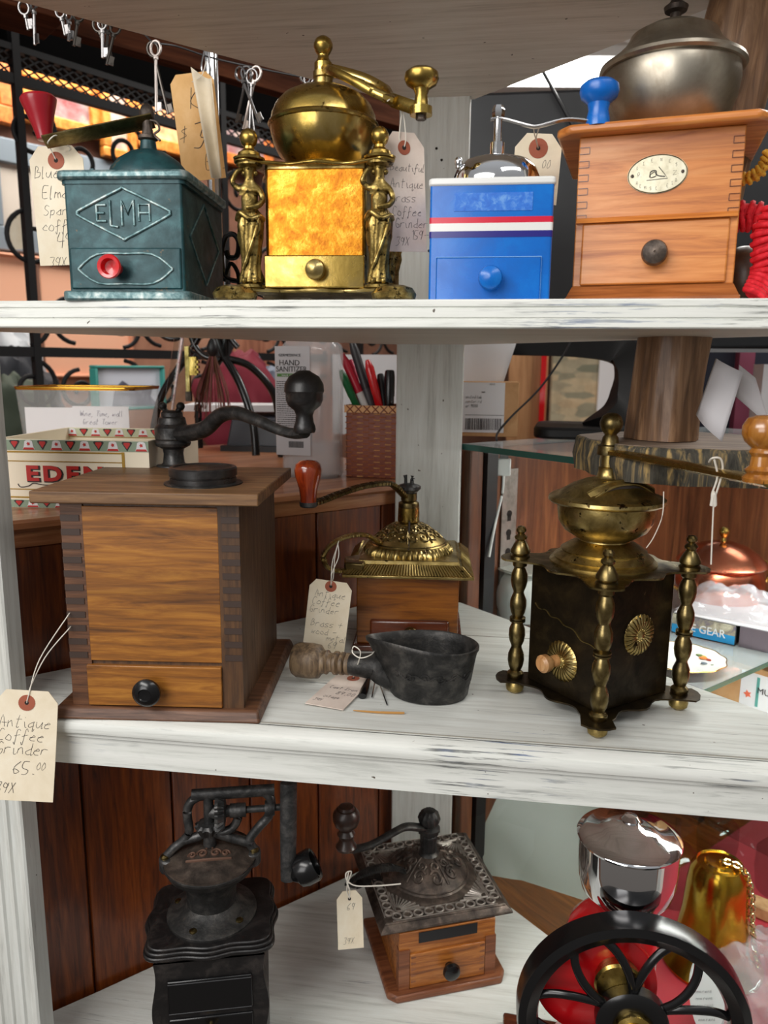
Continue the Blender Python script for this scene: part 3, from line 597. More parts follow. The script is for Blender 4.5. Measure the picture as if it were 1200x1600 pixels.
q = MB(); q.tube([(.0222*math.cos(2*PI*i/n), -.0009, .0143*math.sin(2*PI*i/n)) for i in range(n)], .0004, 6, closed=True, up=(0, 1, 0)); q.build('plaque_rim', M_['brass_dk'], pq)
for sx_ in (-1, 1): MB().lathe([(.0013, 0), (.0013, .0008), (1e-7, .0012)], 12, M=FRONT).build('rivet', M_['iron_br'], pq, loc=(sx_*.019, -.0008, 0))
q = MB()
for i, ch in enumerate('DIENES'): a = R(148-i*23); write(q, ch, .0175*math.cos(a)-.001, .0105*math.sin(a)-.001, .0004, .00013, -.0009, 0, 4.6)
for i, ch in enumerate('REMSCHEID'): a = R(212+i*14.5); write(q, ch, .0175*math.cos(a)-.001, .0105*math.sin(a)-.0015, .0004, .00013, -.0009, 0, 4.6)
write(q, 'R.', -.0155, -.0012, .00055, .00015, -.0009); write(q, 'Z.', .0125, -.0012, .00055, .00015, -.0009); q.tube([(.0118, -.0009, .0012), (.0145, -.0009, .0012), (.0118, -.0009, -.0018), (.0145, -.0009, -.0018)], .00015, 4)
q.tube([(-.008, -.0009, -.0042), (.008, -.0009, -.0040), (.0045, -.0009, .0008), (.001, -.0009, .0052)], .0003, 5); q.tube(cr([(-.0055, -.0009, -.0022), (-.005, -.0009, .002), (-.0012, -.0009, .0026), (0, -.0009, -.001), (.006, -.0009, -.0025)], 4), .0005, 5)
q.tube(cr([(-.005, -.0009, 0), (-.002, -.0009, .0018), (-.001, -.0009, -.0015), (-.005, -.0009, -.0025)], 4), .0004, 5); q.build('plaque_engraving', M_['dkprint'], pq)
bo = Vector((.0055, .083, .1405))
q = MB(); q.lathe([(.0355, 0), (.0352, .0015), (.0340, .003), (.0410, .0085), (.0500, .020), (.0560, .034), (.0582, .048), (.0575, .0585), (.0568, .0605)], 60); q.build('bowl', M_['pewter'], g, loc=bo).scale = (.965, .965, 1)
q = MB(); q.lathe([(.0568, .0575), (.0605, .0577), (.0625, .0598), (.0618, .0625), (.057, .0655), (.050, .0705), (.042, .0775), (.0385, .083), (.037, .0865), (.025, .0925), (.01, .0955), (1e-7, .096)], 60); q.build('bowl_lid', M_['pewter'], g, loc=bo).scale = (.965, .965, 1)
q = MB(); q.lathe([(.0045, 0), (.0045, .009), (.009, .0105), (.010, .014), (.006, .017), (.004, .02), (.004, .04), (1e-7, .04)], 20); q.build('crank_spindle', M_['iron_br'], g, loc=bo+Vector((0, 0, .095)))
# ================================================================ middle shelf
# ---- big wooden box grinder
g = thing('coffee_grinder', 'large dark brown wooden box coffee grinder with a black screw cap and big iron crank', 'coffee grinder', (-.2965, .6206, Z1), .1001)
GB = g
MB().hexa([(-.0975, 0, 0), (.0975, 0, 0), (.0975, .202, 0), (-.0975, .202, 0)], [(-.093, .006, .0105), (.094, .006, .0105), (.094, .198, .0105), (-.093, .198, .0105)]).build('base_board', M_['w_dark'], g, bevel=.0022)
BZ = .2021
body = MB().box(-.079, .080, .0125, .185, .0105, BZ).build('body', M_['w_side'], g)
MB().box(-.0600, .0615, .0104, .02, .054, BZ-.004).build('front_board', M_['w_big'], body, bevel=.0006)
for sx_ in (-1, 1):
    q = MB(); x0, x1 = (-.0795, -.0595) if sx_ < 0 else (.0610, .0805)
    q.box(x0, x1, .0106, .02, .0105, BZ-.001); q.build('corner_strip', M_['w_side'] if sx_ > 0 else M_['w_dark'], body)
egd = base('end_grain_dark', (58, 42, 34), .55)
for k in range(11):
    z = .0565+k*.0128
    for x0, x1 in ((-.0795, -.0625), (.0645, .0807)): MB().box(x0, x1, .0098, .012, z, z+.0056).build('finger_joint', egd, body)
dr = MB().box(-.0635, .0610, .0075, .05, .0115, .0505).build('drawer', M_['w_big'], g, bevel=.0008)
q = MB(); q.lathe([(.005, 0), (.0055, .004), (.010, .007), (.0128, .0105), (.0128, .0135), (.010, .0165), (.006, .0178), (.0052, .0168), (1e-7, .0165)], 32, M=FRONT); q.build('knob', M_['black'], dr, loc=(-.0045, .0075, .0300))
MB().box(-.1000, .1005, -.0025, .178, BZ, BZ+.0108).build('lid_board', M_['w_top'], g, bevel=.0012)
lz = BZ+.0108
c0 = loc_of(g, at(318, 755, Z=Z1+lz)); c0.z = lz
MB().lathe([(.036, 0), (.036, .0012), (.033, .0018), (1e-7, .0018)], 48).build('cap_flange', M_['iron'], g, loc=c0)
q = MB(); q.lathe([(.0305, .0015), (.0305, .006), (.0295, .0065), (.0295, .0078), (.0312, .008), (.0312, .0145), (.0300, .0158), (.0270, .016), (.026, .0148), (1e-7, .0148)], 90, wob=lambda a, z: 1+(.008*math.sin(45*a) if .0078 < z < .0147 else 0)); q.build('screw_cap', M_['black_soft'], g, loc=c0, angle=25)
ps = loc_of(g, at(272, 728, Z=Z1+lz)); ps.z = lz
MB().lathe([(.019, 0), (.0185, .0012), (.013, .002), (.0115, .004), (.0105, .014), (.0115, .019), (.0180, .0225), (.0192, .0255), (.0175, .0285), (.0190, .0305), (.0190, .042), (.0150, .046), (.0140, .0525), (.0115, .054), (.0115, .058), (.0085, .0605), (1e-7, .061)], 36).build('crank_pivot', M_['iron_gr'], g, loc=ps)
wn = MB(); wt = ps+Vector((0, 0, .058))
for s_ in (-1, 1):
    wn.tube(cr([wt+Vector((0, 0, -.003)), wt+Vector((s_*.006, 0, .001)), wt+Vector((s_*.0095, 0, .006))], 5), [.003, .003, .003, .003, .003, .003, .0032, .0034, .0036, .0038, .004], 10, rh=.003)
    wn.ball(wt+Vector((s_*.0098, 0, .0068)), .0046, 14)
wn.build('wing_nut', M_['iron'], g)
kb = loc_of(g, at(476, 676, Y=.70)); A = ps+Vector((0, 0, .037))
am = MB(); up = Vector((0, 0, 1)); D_ = kb-A
pt = cr([A+D_*0, A+D_*.14+up*-.001, A+D_*.28+up*.004, A+D_*.40+up*.017, A+D_*.52+up*.0195, A+D_*.66+up*.013, A+D_*.82+up*.003, A+D_*.93+up*-.001, kb], 6)
am.tube(pt, lerpl([.0125, .0115, .0095, .008, .0072, .0066, .006, .0062, .008], len(pt)), 12, rh=lerpl([.0095, .0092, .0085, .0078, .007, .006, .005, .005, .0055], len(pt)))
am.build('crank_arm', M_['iron_gr'], g)
q = MB(); q.lathe([(.0095, -.002), (.0105, .001), (.010, .004), (.0085, .008), (.0078, .014), (.0095, .0185), (.0150, .023), (.0172, .028), (.0172, .034), (.0185, .036), (.0178, .043), (.0140, .0495), (.0072, .0535), (.005, .055), (1e-7, .0552)], 36); q.build('crank_knob', M_['black_soft'], g, loc=kb+Vector((0, 0, .002)))
hp = at(42, 1098, Y=.598)
price_tag('price_tag', 'cream price tag reading 65.00 on the left post in front of the shelf', hp, .0545, .103, [('Antique', -.0245, -.023, .0018), ('Coffee', -.0255, -.0355, .0018), ('Grinder', -.026, -.048, .0018), ('65.', -.011, -.0665, .0020), ('00', .0105, -.062, .0011), ('39X', -.0255, -.0845, .0016)],
    yaw=.2, lean=R(-6), tilt=R(4.5), ringr=.0074, top=.0115, bend=.001, strings=[[hp, at(45, 1085, Y=.598), at(62, 1030, Y=.605), at(106, 962, Y=.618), at(112, 955, Y=.66)], [hp, at(43, 1085, Y=.6), at(70, 1028, Y=.607), at(108, 982, Y=.618), at(114, 975, Y=.66)]])

# ---- brass topped mahogany grinder
g = thing('coffee_grinder', 'small mahogany coffee grinder with an embossed square brass top and ribbed crank', 'coffee grinder', (-.0877, .8357, Z1), .0798)
MB().prism(rrect(-.063, .064, -.006, .13, .003), 0, .008).build('base_board', M_['w_mahd'], g, bevel=.002)
body = MB().box(-.0585, .0575, 0, .116, .008, .092).build('body', M_['w_mah'], g, bevel=.0015)
dr = MB().hexa([(-.043, -.0045, .0125), (.047, -.0045, .0125), (.047, .03, .0125), (-.043, .03, .0125)], [(-.043, -.0045, .038), (.047, -.0045, .038), (.047, .03, .038), (-.043, .03, .038)]).build('drawer', M_['w_mahd'], g, bevel=.003)
MB().lathe([(.003, 0), (.0035, .004), (.007, .007), (.0078, .011), (.006, .0145), (.003, .016), (1e-7, .0165)], 16, M=FRONT).build('knob', M_['brass_dk'], dr, loc=(.0035, -.004, .0265))
def sq(hw, y0, y1, z): return [(-hw, y0, z), (hw, y0, z), (hw, y1, z), (-hw, y1, z)]
tz = .090; hw = .0735; cy = .058
top = MB()
top.hexa(sq(hw, cy-hw, cy+hw, tz), sq(hw, cy-hw, cy+hw, tz+.003))
top.hexa(sq(hw-.0025, cy-hw+.0025, cy+hw-.0025, tz+.003), sq(hw-.0125, cy-hw+.0125, cy+hw-.0125, tz+.0125))
top.hexa(sq(hw-.015, cy-hw+.015, cy+hw-.015, tz+.0125), sq(hw-.0175, cy-hw+.0175, cy+hw-.0175, tz+.0165))
tp_ = top.build('brass_top', M_['brass_old'], g, bevel=.0006)
fl = MB()
for i in range(42):
    x = -hw+.006+i*(2*hw-.012)/41; k = x*(hw-.0125)/hw
    for sgn in (1, -1):
        y0, y1 = (cy-hw+.002, cy-hw+.0125) if sgn > 0 else (cy+hw-.002, cy+hw-.0125)
        fl.tube([(x, y0, tz+.003), (k, y1, tz+.0128)], .0014, 6)
    y = cy+x; ky = cy+k
    for sgn in (1, -1): fl.tube([(sgn*(hw-.002), y, tz+.003), (sgn*(hw-.0125), ky, tz+.0128)], .0014, 6)
fl.build('fluted_border', M_['brass_old'], tp_)
rib = MB(); dz = tz+.0165; cx = -.002
rib.lathe([(.052, 0), (.052, .002), (.0475, .0085), (.0445, .0095), (1e-7, .0095)], 180, (cx, cy, dz), wob=lambda a, z: 1+(.032*math.sin(54*a) if z < .009 else 0)); rib.build('ribbed_ring', M_['brass_old'], g, angle=80)
domef = lambda r: .0095+.0265*max(0, 1-(r/.0465)**1.7)
q = MB(); q.lathe([(.0465*(1-i/12), domef(.0465*(1-i/12))) for i in range(12)]+[(1e-7, .036)], 60, (cx, cy, dz)); dm = q.build('dome', M_['brass_old'], g)
def ond(dom, cx, cy, dz, a, r, lift=.0002): return Vector((cx+r*math.cos(a), cy+r*math.sin(a), dz+dom(r)+lift))
sw = MB()
def scrolls(mb, dom, cx, cy, dz, rmax, n, w_, seg=12):
    for i in range(n):
        a0 = 2*PI*i/n
        for s_ in (-1, 1):
            for (rc, rr, off, ph) in ((.74*rmax, .17*rmax, .26, 2.5), (.50*rmax, .12*rmax, .22, 1.0)):
                ca = a0+s_*off*2*PI/n; c = Vector((rc*math.cos(ca), rc*math.sin(ca), 0)); pts = []
                for j in range(seg*2+1):
                    t = j/(seg*2); an = a0+s_*(ph+2*PI*1.35*t); rr2 = rr*(1-.85*t); p = c+Vector((math.cos(an), math.sin(an), 0))*rr2
                    r_ = min(p.length, rmax*.97); pts.append(ond(dom, cx, cy, dz, math.atan2(p.y, p.x), r_))
                mb.tube(pts, lerpl([w_, w_*.6], len(pts)), 6)
        mb.tube([ond(dom, cx, cy, dz, a0, rmax*(.3+.6*t/6)) for t in range(7)], w_*.8, 6)
scrolls(sw, domef, cx, cy, dz, .045, 8, .0016)
for k in range(3): sw.tube([ond(domef, cx, cy, dz, 2*PI*i/60, (.0445, .0165, .0155)[k]) for i in range(60)], .0008, 6, closed=True)
sw.build('embossed_scrolls', M_['brass_dk'], dm)
q = MB(); q.hexa([(cx+.0005, cy-.046, dz+.010), (cx+.0025, cy-.046, dz+.010), (cx+.0025, cy-.04, dz+.010), (cx+.0005, cy-.04, dz+.010)], [(cx+.0005, cy-.016, dz+.0372), (cx+.0025, cy-.016, dz+.0372), (cx+.0025, cy-.012, dz+.036), (cx+.0005, cy-.012, dz+.036)]); q.build('filling_door_gap', M_['hole'], dm)
q = MB(); q.lathe([(.0125, 0), (.013, .001), (.0125, .017), (.0105, .018), (1e-7, .018)], 32); q.build('collar', M_['brass'], g, loc=(cx, cy, dz+.0345))
q = MB(); q.lathe([(.0120, 0), (.0125, .002), (.012, .0065), (.0085, .0085), (.0095, .0095), (.0095, .0175), (.007, .0185), (1e-7, .0185)], 32); q.build('crank_hub', M_['brass_dk'], g, loc=(cx, cy, dz+.051))
q = MB(); q.lathe([(.0085, 0), (.0105, .0025), (.013, .005), (.013, .0085), (.0095, .0105), (.006, .0115), (1e-7, .0115)], 36, wob=lambda a, z: 1+(.09*math.sin(9*a) if z > .002 else 0))
for k, (x, y, h) in enumerate(((-.004, 0, .0105), (.0038, -.003, .0075), (.003, .004, .009))): q.tube([(x, y, .009), (x, y, .011+h*.6), (x*1.2, y, .011+h)], [.0022, .0018, .0025], 10)
q.build('crown_finial', M_['iron_gr'], g, loc=(cx, cy, dz+.0685))
A = Vector((cx, cy, dz+.058)); kb = loc_of(g, at(482, 787, Y=.775)); D_ = kb-A
def ribbed(name, pts, rw, rh, mm, par, step=.0035):
    q = MB(); n = len(pts); q.tube(pts, rw, 8, rh=rh)
    L = 0; nxt = step
    for i in range(1, n-1):
        L += (pts[i]-pts[i-1]).length
        if L >= nxt:
            nxt += step; t = (pts[i+1]-pts[i-1]).normalized(); sd = t.cross(Vector((0, 0, 1)));
            if sd.length < .2: sd = Vector((0, 1, 0))
            sd.normalize(); r_ = (rw[i] if isinstance(rw, list) else rw); h_ = (rh[i] if isinstance(rh, list) else rh)
            u = sd.cross(t); q.tube([pts[i]+sd*r_*.9+u*h_*.5, pts[i]+u*h_*1.05, pts[i]-sd*r_*.9+u*h_*.5], .0007, 4); q.tube([pts[i]+sd*r_*.95+u*h_*.5, pts[i]+sd*r_*.98-u*h_*.5], .0007, 4); q.tube([pts[i]-sd*r_*.95+u*h_*.5, pts[i]-sd*r_*.98-u*h_*.5], .0007, 4)
    return q.build(name, mm, par, angle=50)
ribbed('crank_arm', cr([A, A+D_*.06+up*.008, A+D_*.18+up*.020, A+D_*.30+up*.0215, A+D_*.5+up*.018, A+D_*.72+up*.010, A+D_*.9+up*.002, kb], 12), .0062, .0032, M_['brass_dk'], g)
q = MB(); q.lathe([(.008, -.0035), (.0095, -.002), (.0095, .002), (1e-7, .002)], 24); q.build('knob_washer', M_['iron_gr'], g, loc=kb)
q = MB(); q.lathe([(.0085, .002), (.0085, .006), (.0098, .016), (.0135, .028), (.0145, .036), (.0128, .042), (.0085, .0455), (1e-7, .0465)], 36); q.build('crank_knob', M_['w_knobr'], g, loc=kb)
hs = [(-.035, .03, dz+.0135), (-.048, .012, dz+.026), (-.066, -.002, dz+.0285), (-.084, -.010, dz+.0215), (-.094, -.012, dz+.008), (-.0925, -.010, dz-.004), (-.084, -.006, dz-.011), (-.068, .002, dz-.0125)]
ribbed('carrying_loop', cr(hs, 10), .0048, .0026, M_['brass_old'], g)
q = MB(); q.prism([(-.072, -.006), (-.05, -.012), (-.045, .045), (-.075, .02)], tz+.006, tz+.0155); q.build('loop_bracket', M_['brass_dk'], g, bevel=.002)
hp = at(517, 916, Y=.775)
price_tag('price_tag', 'cream price tag reading Brass and metal hanging from the brass topped grinder', hp, .0455, .098, [('Antique', -.0165, -.0125, .0013), ('Coffee', -.0185, -.0215, .0013), ('Grinder', -.0205, -.031, .00125), ('Brass +', -.0175, -.047, .0013), ('wood -', -.0155, -.056, .0012), ('metal', .0015, -.0625, .0012), ('69', .0035, -.071, .0013)],
    yaw=.1, lean=R(4), tilt=R(7), ringr=.0062, top=.006, cut=.008, strings=[[hp, at(521, 900, Y=.775), at(523, 872, Y=.785), at(529, 846, Y=.80), at(526, 856, Y=.81), at(519, 880, Y=.78), hp], [hp, at(519, 895, Y=.77), at(529, 870, Y=.78), at(528, 850, Y=.79)]])

# ---- oval iron charcoal scoop with turned handle
sp = at(668, 1092, Z=Z1); g = thing('iron_ladle', 'oval black cast-iron ladle with a turned wooden handle on the middle shelf', 'ladle', (sp.x, sp.y+.012, Z1), -.05)
q = MB(); prof = [(.62, .0), (.76, .001), (.80, .004), (.83, .014), (.845, .0155), (.845, .018), (.86, .019), (.93, .040), (.965, .048), (1., .0505), (1., .0535), (.975, .0545), (.94, .0535), (.90, .046), (.80, .012), (.74, .007), (1e-5, .006)]
vs = []; nn = 56
for r_, z in prof:
    for i in range(nn):
        a = 2*PI*i/nn; lip = .013*max(0, -math.cos(a))**3*(z/.053) ; vs.append(((.049+lip)*r_*math.cos(a)-lip*.2, .037*r_*math.sin(a), z+(.006*max(0, -math.cos(a-.9))**2*(z/.053)**2)))
fs = [(j*nn+i, j*nn+(i+1) % nn, (j+1)*nn+(i+1) % nn, (j+1)*nn+i) for j in range(len(prof)-1) for i in range(nn)]+[tuple(range(nn-1, -1, -1))]
q.add(vs, fs); q.build('bowl', M_['iron'], g, angle=45)
q = MB()
def onb(a, z):
    r_ = .86+(z-.019)/.021*.07; return Vector((.0492*r_*math.cos(a), .0372*r_*math.sin(a), z))
for k in range(7):
    a0 = R(-150+k*20); pts = []
    for j in range(14):
        t = j/13; an = 2*PI*1.2*t*(1 if k % 2 else -1); rr = .0048*(1-.7*t); pts.append(onb(a0+math.cos(an)*rr/.042, .029+rr*math.sin(an)))
    q.tube(pts, .0007, 6)
q.tube([onb(R(-165+i*4), .029+.0025*math.sin(i*.9)) for i in range(38)], .0007, 6)
q.build('relief_band', M_['iron'], g)
h0 = Vector((-.044, -.004, .026)); h1 = loc_of(g, at(460, 1030, Y=.735)); 
ax = (h1-h0); L = ax.length; Mh = Matrix.Translation(h0) @ ax.to_track_quat('Z', 'Y').to_matrix().to_4x4()
q = MB(); q.tube(cr([(-.03, -.006, .012), (-.046, -.005, .02), h0+ax*.08, h0+ax*.2, h0+ax*.38], 6), lerpl([.010, .0125, .0135, .0125, .0105], 25), 20); q.build('handle_socket', M_['iron'], g)
q = MB(); q.lathe([(.0095, L*.36), (.0112, L*.38), (.0112, L*.41), (.0088, L*.425), (.0115, L*.44), (.0118, L*.47), (.009, L*.49), (.012, L*.51), (.0122, L*.54), (.0098, L*.56), (.0098, L*.60), (.0125, L*.625), (.0118, L*.66), (.0135, L*.69), (.0172, L*.72), (.0182, L*.80), (.0180, L*.95), (.0158, L*.99), (.010, L*1.0), (.009, L*.985), (1e-7, L*.98)], 40, M=Mh); q.build('handle', M_['w_handle'], g, angle=45)
# its tag, lying on the shelf
a_, b_, c_ = at(548, 1048, Z=Z1+.0008), at(568, 1062, Z=Z1+.0008), at(500, 1112, Z=Z1+.0008)
hp = at(552, 1058, Z=Z1+.0040); dn = (c_-hp); dn.z = 0; dn.normalize(); nrm = Vector((0, 0, 1)); rt = dn.cross(nrm)
Mt = Matrix(((rt.x*-1, 0, -dn.x, hp.x), (rt.y*-1, 0, -dn.y, hp.y), (0, -1, 0, Z1+.0022), (0, 0, 0, 1)))
if Mt.determinant() < 0: Mt = Matrix(((rt.x, 0, -dn.x, hp.x), (rt.y, 0, -dn.y, hp.y), (0, -1, 0, Z1+.0022), (0, 0, 0, 1)))
price_tag('price_tag', 'small creased price tag lying flat on the shelf before the iron ladle', hp, .040, .078, [('Cast Iron', -.014, -.030, .0009), ('89.00', -.002, -.042, .0011), ('Vintage', -.014, -.052, .0008), ('39X', -.017, -.062, .0008)], M=Mt, card='pinkcard', ringm='ring', ringr=.0065, top=.006, cut=.006)
q = MB(); hpw = hp
q.tube(cr([hp, at(560, 1035, Y=.71), at(563, 1018, Y=.70), at(553, 1010, Y=.70), at(551, 1020, Y=.70), at(563, 1028, Y=.695), at(578, 1024, Y=.70), at(585, 1018, Y=.715)], 7), .0006, 6)
sk = q.build('tie_string', M_['string'], None); tag(sk, 'white string loop tied round the ladle handle', 'string')
q = MB(); p0 = at(566, 1088, Z=Z1+.003); p1 = at(580, 1050, Z=Z1+.006)
q.tube([p0, p0.lerp(p1, .3), p0.lerp(p1, .6), p1], [.0044, .0042, .0026, .0018], 14, rh=[.003, .003, .002, .0015]); tag(q.build('pull_handle', M_['black'], None), 'small black teardrop pull lying against the ladle handle', 'handle')
for (xa, ya, xb, yb, r_) in ((552, 1110, 632, 1114, .0011), ):
    q = MB(); q.tube(cr([at(xa, ya, Z=Z1+.0014), at((xa+xb)/2, ya+3, Z=Z1+.0014), at(xb, yb, Z=Z1+.0016)], 4), [.0005, .0007, .0009, .001, .0011, .0012, .0012, .0012, .001][:9], 6)
    tag(q.build('broom_straw', base('straw', (176, 128, 66), .7), None), 'thin tan straw lying on the white shelf before the ladle', 'straw')
for lb, (xa, ya, xb, yb) in (('thin silver pin sloping beside the ladle bowl', (592, 1066, 605, 1102)), ('short silver pin beside the black pull', (586, 1064, 581, 1090))):
    q = MB(); q.tube([at(xa, ya, Z=Z1+.004), at(xb, yb, Z=Z1+.001)], .0007, 6); tag(q.build('steel_pin', M_['chrome_s'], None), lb, 'pin')

# ---- brass grinder with rosettes
FR = -.8793; FW = .1079
g = thing('coffee_grinder', 'dark brass four-column coffee grinder with flower rosettes standing on ball feet', 'coffee grinder', (.0677, .6983, Z1), FR)
hw = FW/2
q = MB(); q.prism([(x, y) for x, y in [(p[0], p[1]) for p in cusped(hw, FW, .0045, 14, .021, .005)]], .0145, .0162); q.build('bottom_plate', M_['bronze'], g)
q = MB(); q.prism(cusped(hw, FW, .0050, 14, .020, .009), .1385, .1402); q.build('top_plate', M_['brass_dk'], g)
body = MB().box(-hw+.0075, hw-.0075, .0075, FW-.0075, .0162, .1385).build('body', M_['bronze'], g, bevel=.001)
for sx_ in (-1, 1):
    for yy in (0, FW):
        lx, ly = sx_*hw*1.02, yy+(.001 if yy else -.001)
        MB().lathe([(.004, .017), (.0045, .014), (.0076, .012), (.0092, .0078), (.0085, .0035), (.005, .0005), (1e-7, 0)], 28).build('ball_foot', M_['brass_old'], g, loc=(lx, ly, 0))
        pr = [(.0070, 0), (.0082, .0015), (.0082, .004), (.0062, .0055)]
        z = .0055
        for k in range(4):
            hh = .0195; pr += [(.0052, z+.0005), (.0072, z+hh*.22), (.0082, z+hh*.45), (.0078, z+hh*.7), (.0052, z+hh-.0008)]; z += hh
            if k == 1: pr += [(.0078, z), (.0078, z+.0012), (.006, z+.0016), (.0078, z+.002), (.0078, z+.0032)]; z += .0034
        pr += [(.007, z+.0008), (.007, .0925), (1e-7, .0925)]
        pr = [(r_, z_*1.322) for r_, z_ in pr]; MB().lathe(pr, 28).build('column', M_['brass_dk'], g, loc=(lx, ly, .016))
        MB().lathe([(.0095, 0), (.0095, .0018), (.0075, .003), (.0098, .005), (.0095, .0075), (.0062, .014), (.004, .0168), (.0058, .0185), (.0062, .0205), (.0042, .0225), (.003, .0235), (.0048, .0258), (.0048, .0282), (.003, .0305), (1e-7, .0312)], 28).build('finial', M_['brass_dk'], g, loc=(lx, ly, .1402))
def rosette(par, M, r=.0195):
    q = MB()
    for k in range(24):
        a = 2*PI*k/24; d1 = Vector((math.cos(a), math.sin(a), 0)); 
        q.tube([d1*.006+Vector((0, 0, .0025)), d1*.011+Vector((0, 0, .0032)), d1*.0165+Vector((0, 0, .0024)), d1*r+Vector((0, 0, .0004))], [.0006, .0012, .0021, .0012], 6, rh=[.0006, .001, .0012, .0006], up=(0, 0, 1), M=M)
        if k % 2: q.ball(M @ (d1*.0055+Vector((0, 0, .003))), .0010, 8)
    q.lathe([(r*.98, 0), (r*.95, .0009), (.006, .0018), (.005, .003), (.003, .0042), (1e-7, .0045)], 40, M=M)
    return q.build('flower_rosette', M_['brass_old'], par, angle=60)
rosette(body, Matrix.Translation((.000, .0073, .050)) @ FRONT)
rosette(body, Matrix.Translation((hw-.0073, FW/2+.001, .082)) @ Matrix.Rotation(R(90), 4, 'Y'))
MB().lathe([(.0055, .002), (.0058, .006), (.005, .011), (.0068, .0135), (.0085, .0165), (.0085, .0215), (.006, .024), (1e-7, .0245)], 28, M=Matrix.Translation((-.004, .0073, .050)) @ FRONT).build('drawer_knob', M_['w_light'], g)
q = MB(); q.tube(cr([(-.04, .0072, .0965), (-.034, .0072, .0925), (-.025, .0072, .0935), (-.018, .0072, .0890), (-.008, .0072, .0895), (0, .0072, .0855), (.012, .0072, .0845), (.022, .0072, .0775), (.034, .0072, .077), (.044, .0072, .0735)], 4), .0006, 5); q.build('scratched_line', M_['brass_old'], body)
bc = Vector((-.002, FW/2+.002, .1402))
q = MB(); q.lathe([(.050, 0), (.050, .0015), (.0455, .004), (.0465, .0055), (.039, .011), (.040, .0125), (.030, .019), (.024, .0215), (.0235, .0245), (1e-7, .0245)], 56); q.build('pedestal', M_['brass_old'], g, loc=bc)
q = MB(); q.lathe([(.023, .022), (.029, .0255), (.0385, .0315), (.0435, .040), (.045, .050), (.0448, .0565), (.046, .0575)], 56); q.build('bowl', M_['brass_old'], g, loc=bc)
q = MB(); q.lathe([(.0445, .056), (.0520, .0575), (.0540, .0595), (.0535, .0625), (.0505, .0645), (.0475, .0648), (.0440, .067), (.032, .0745), (.020, .0795), (.0125, .081), (.0125, .081), (1e-7, .081)], 60); ld = q.build('bowl_lid', M_['brass_old'], g, loc=bc)
# lid opening with a raised curved flap
q = MB(); ca = R(-62)-FR
e1 = Vector((math.cos(ca+PI/2), math.sin(ca+PI/2), 0)); e2 = Vector((math.cos(ca), math.sin(ca), 0))
def lidz(r_): return .0648+.0165*max(0, 1-(r_/.047)**1.35)
pts = []
for j in range(17):
    t = -1+j/8; p = e1*(.034*t)+e2*(.0305-.004*abs(t)); pts.append(Vector((p.x, p.y, lidz(p.length)+.0075*(1-t*t)-.001)))
q.tube(pts, .0012, 8)
pts2 = [Vector(((e1*(.037*(-1+j/8))+e2*(.024-.003*abs(-1+j/8))).to_tuple()))+Vector((0, 0, lidz(.024)+.0105*(1-(-1+j/8)**2)-.0035)) for j in range(17)]
q.tube(pts2, .0009, 8)
n_ = 17; q.add(pts+[p+Vector((0, 0, -.0)) for p in pts2], [(i, i+1, n_+i+1, n_+i) for i in range(n_-1)])
q.build('lid_flap', M_['brass_old'], ld)
q = MB(); pb = [Vector((p.x, p.y, 0)) for p in pts]; q.add([p*1.02+Vector((0, 0, lidz(p.length)-.002)) for p in pb]+[p*1.01+Vector((0, 0, -.0012)) for p in pts], [(i, i+1, n_+i+1, n_+i) for i in range(n_-1)]); q.build('lid_opening', M_['hole'], ld)
q = MB(); q.lathe([(.0125, 0), (.0105, .002), (.009, .008), (.0095, .010), (.0072, .011), (.0072, .0225), (1e-7, .0225)], 32); q.build('crank_socket', M_['brass_old'], g, loc=bc+Vector((0, 0, .0805)))
ct = bc+Vector((0, 0, .1025))
q = MB(); q.lathe([(.0115, 0), (.012, .003), (.0115, .0085), (.0088, .0095), (.007, .0165), (.0055, .0185), (.0058, .0195), (.0088, .0225), (.0105, .0275), (.0105, .0305), (.0085, .0355), (.0045, .0385), (1e-7, .039)], 32); q.build('crank_finial', M_['brass_dk'], g, loc=ct)
ke = loc_of(g, at(1185, 757, Y=.60)); D_ = ke-ct; sd = D_.cross(up).normalized()
q = MB(); pts = [ct+D_*t+up*.003 for t in (-.04, 0, .1, .3, .5, .7, .9, 1.06)]
q.tube(pts, [.009, .0105, .009, .0078, .0078, .0075, .007, .0075], 8, rh=[.0040]*8); q.build('crank_arm', M_['brass'], g)
q = MB(); q.lathe([(.0115, .002), (.012, .005), (.009, .008), (.0108, .011), (.0075, .014), (.0068, .021), (.0090, .024), (.0072, .027), (.0125, .032), (.0148, .037), (.0148, .043), (.0115, .049), (.006, .051), (1e-7, .0515)], 36); q.build('crank_knob', M_['w_amber'], g, loc=ke)
q = MB(); s0 = at(1120, 738, Y=.632)
q.tube(cr([at(1108, 722, Y=.63), at(1113, 716, Y=.622), at(1126, 717, Y=.622), at(1129, 735, Y=.625), at(1122, 762, Y=.628), at(1115, 782, Y=.63)], 6), .0008, 6); q.tube(cr([at(1116, 718, Y=.622), at(1121, 745, Y=.626), at(1112, 775, Y=.63), at(1117, 792, Y=.63)], 6), .0008, 6); q.tube(cr([at(1112, 790, Y=.63), at(1116, 770, Y=.628), at(1117, 790, Y=.63)], 5), .0016, 8)
q.tube([at(1115, 785, Y=.63), at(1113, 830, Y=.632), at(1111, 882, Y=.634)], .0006, 6)
q3 = MB(); q3.tube(cr([at(1037, 768, Y=.70), at(1035, 805, Y=.70), at(1022, 838, Y=.705), at(1010, 856, Y=.71)], 5), .0005, 6); tag(q3.build('thin_thread', M_['string'], None), 'short white thread draped from the bowl rim of the four-column grinder', 'string')
tag(q.build('hanging_string', M_['string'], None), 'white knotted string hanging from the dark brass grinder crank', 'string')
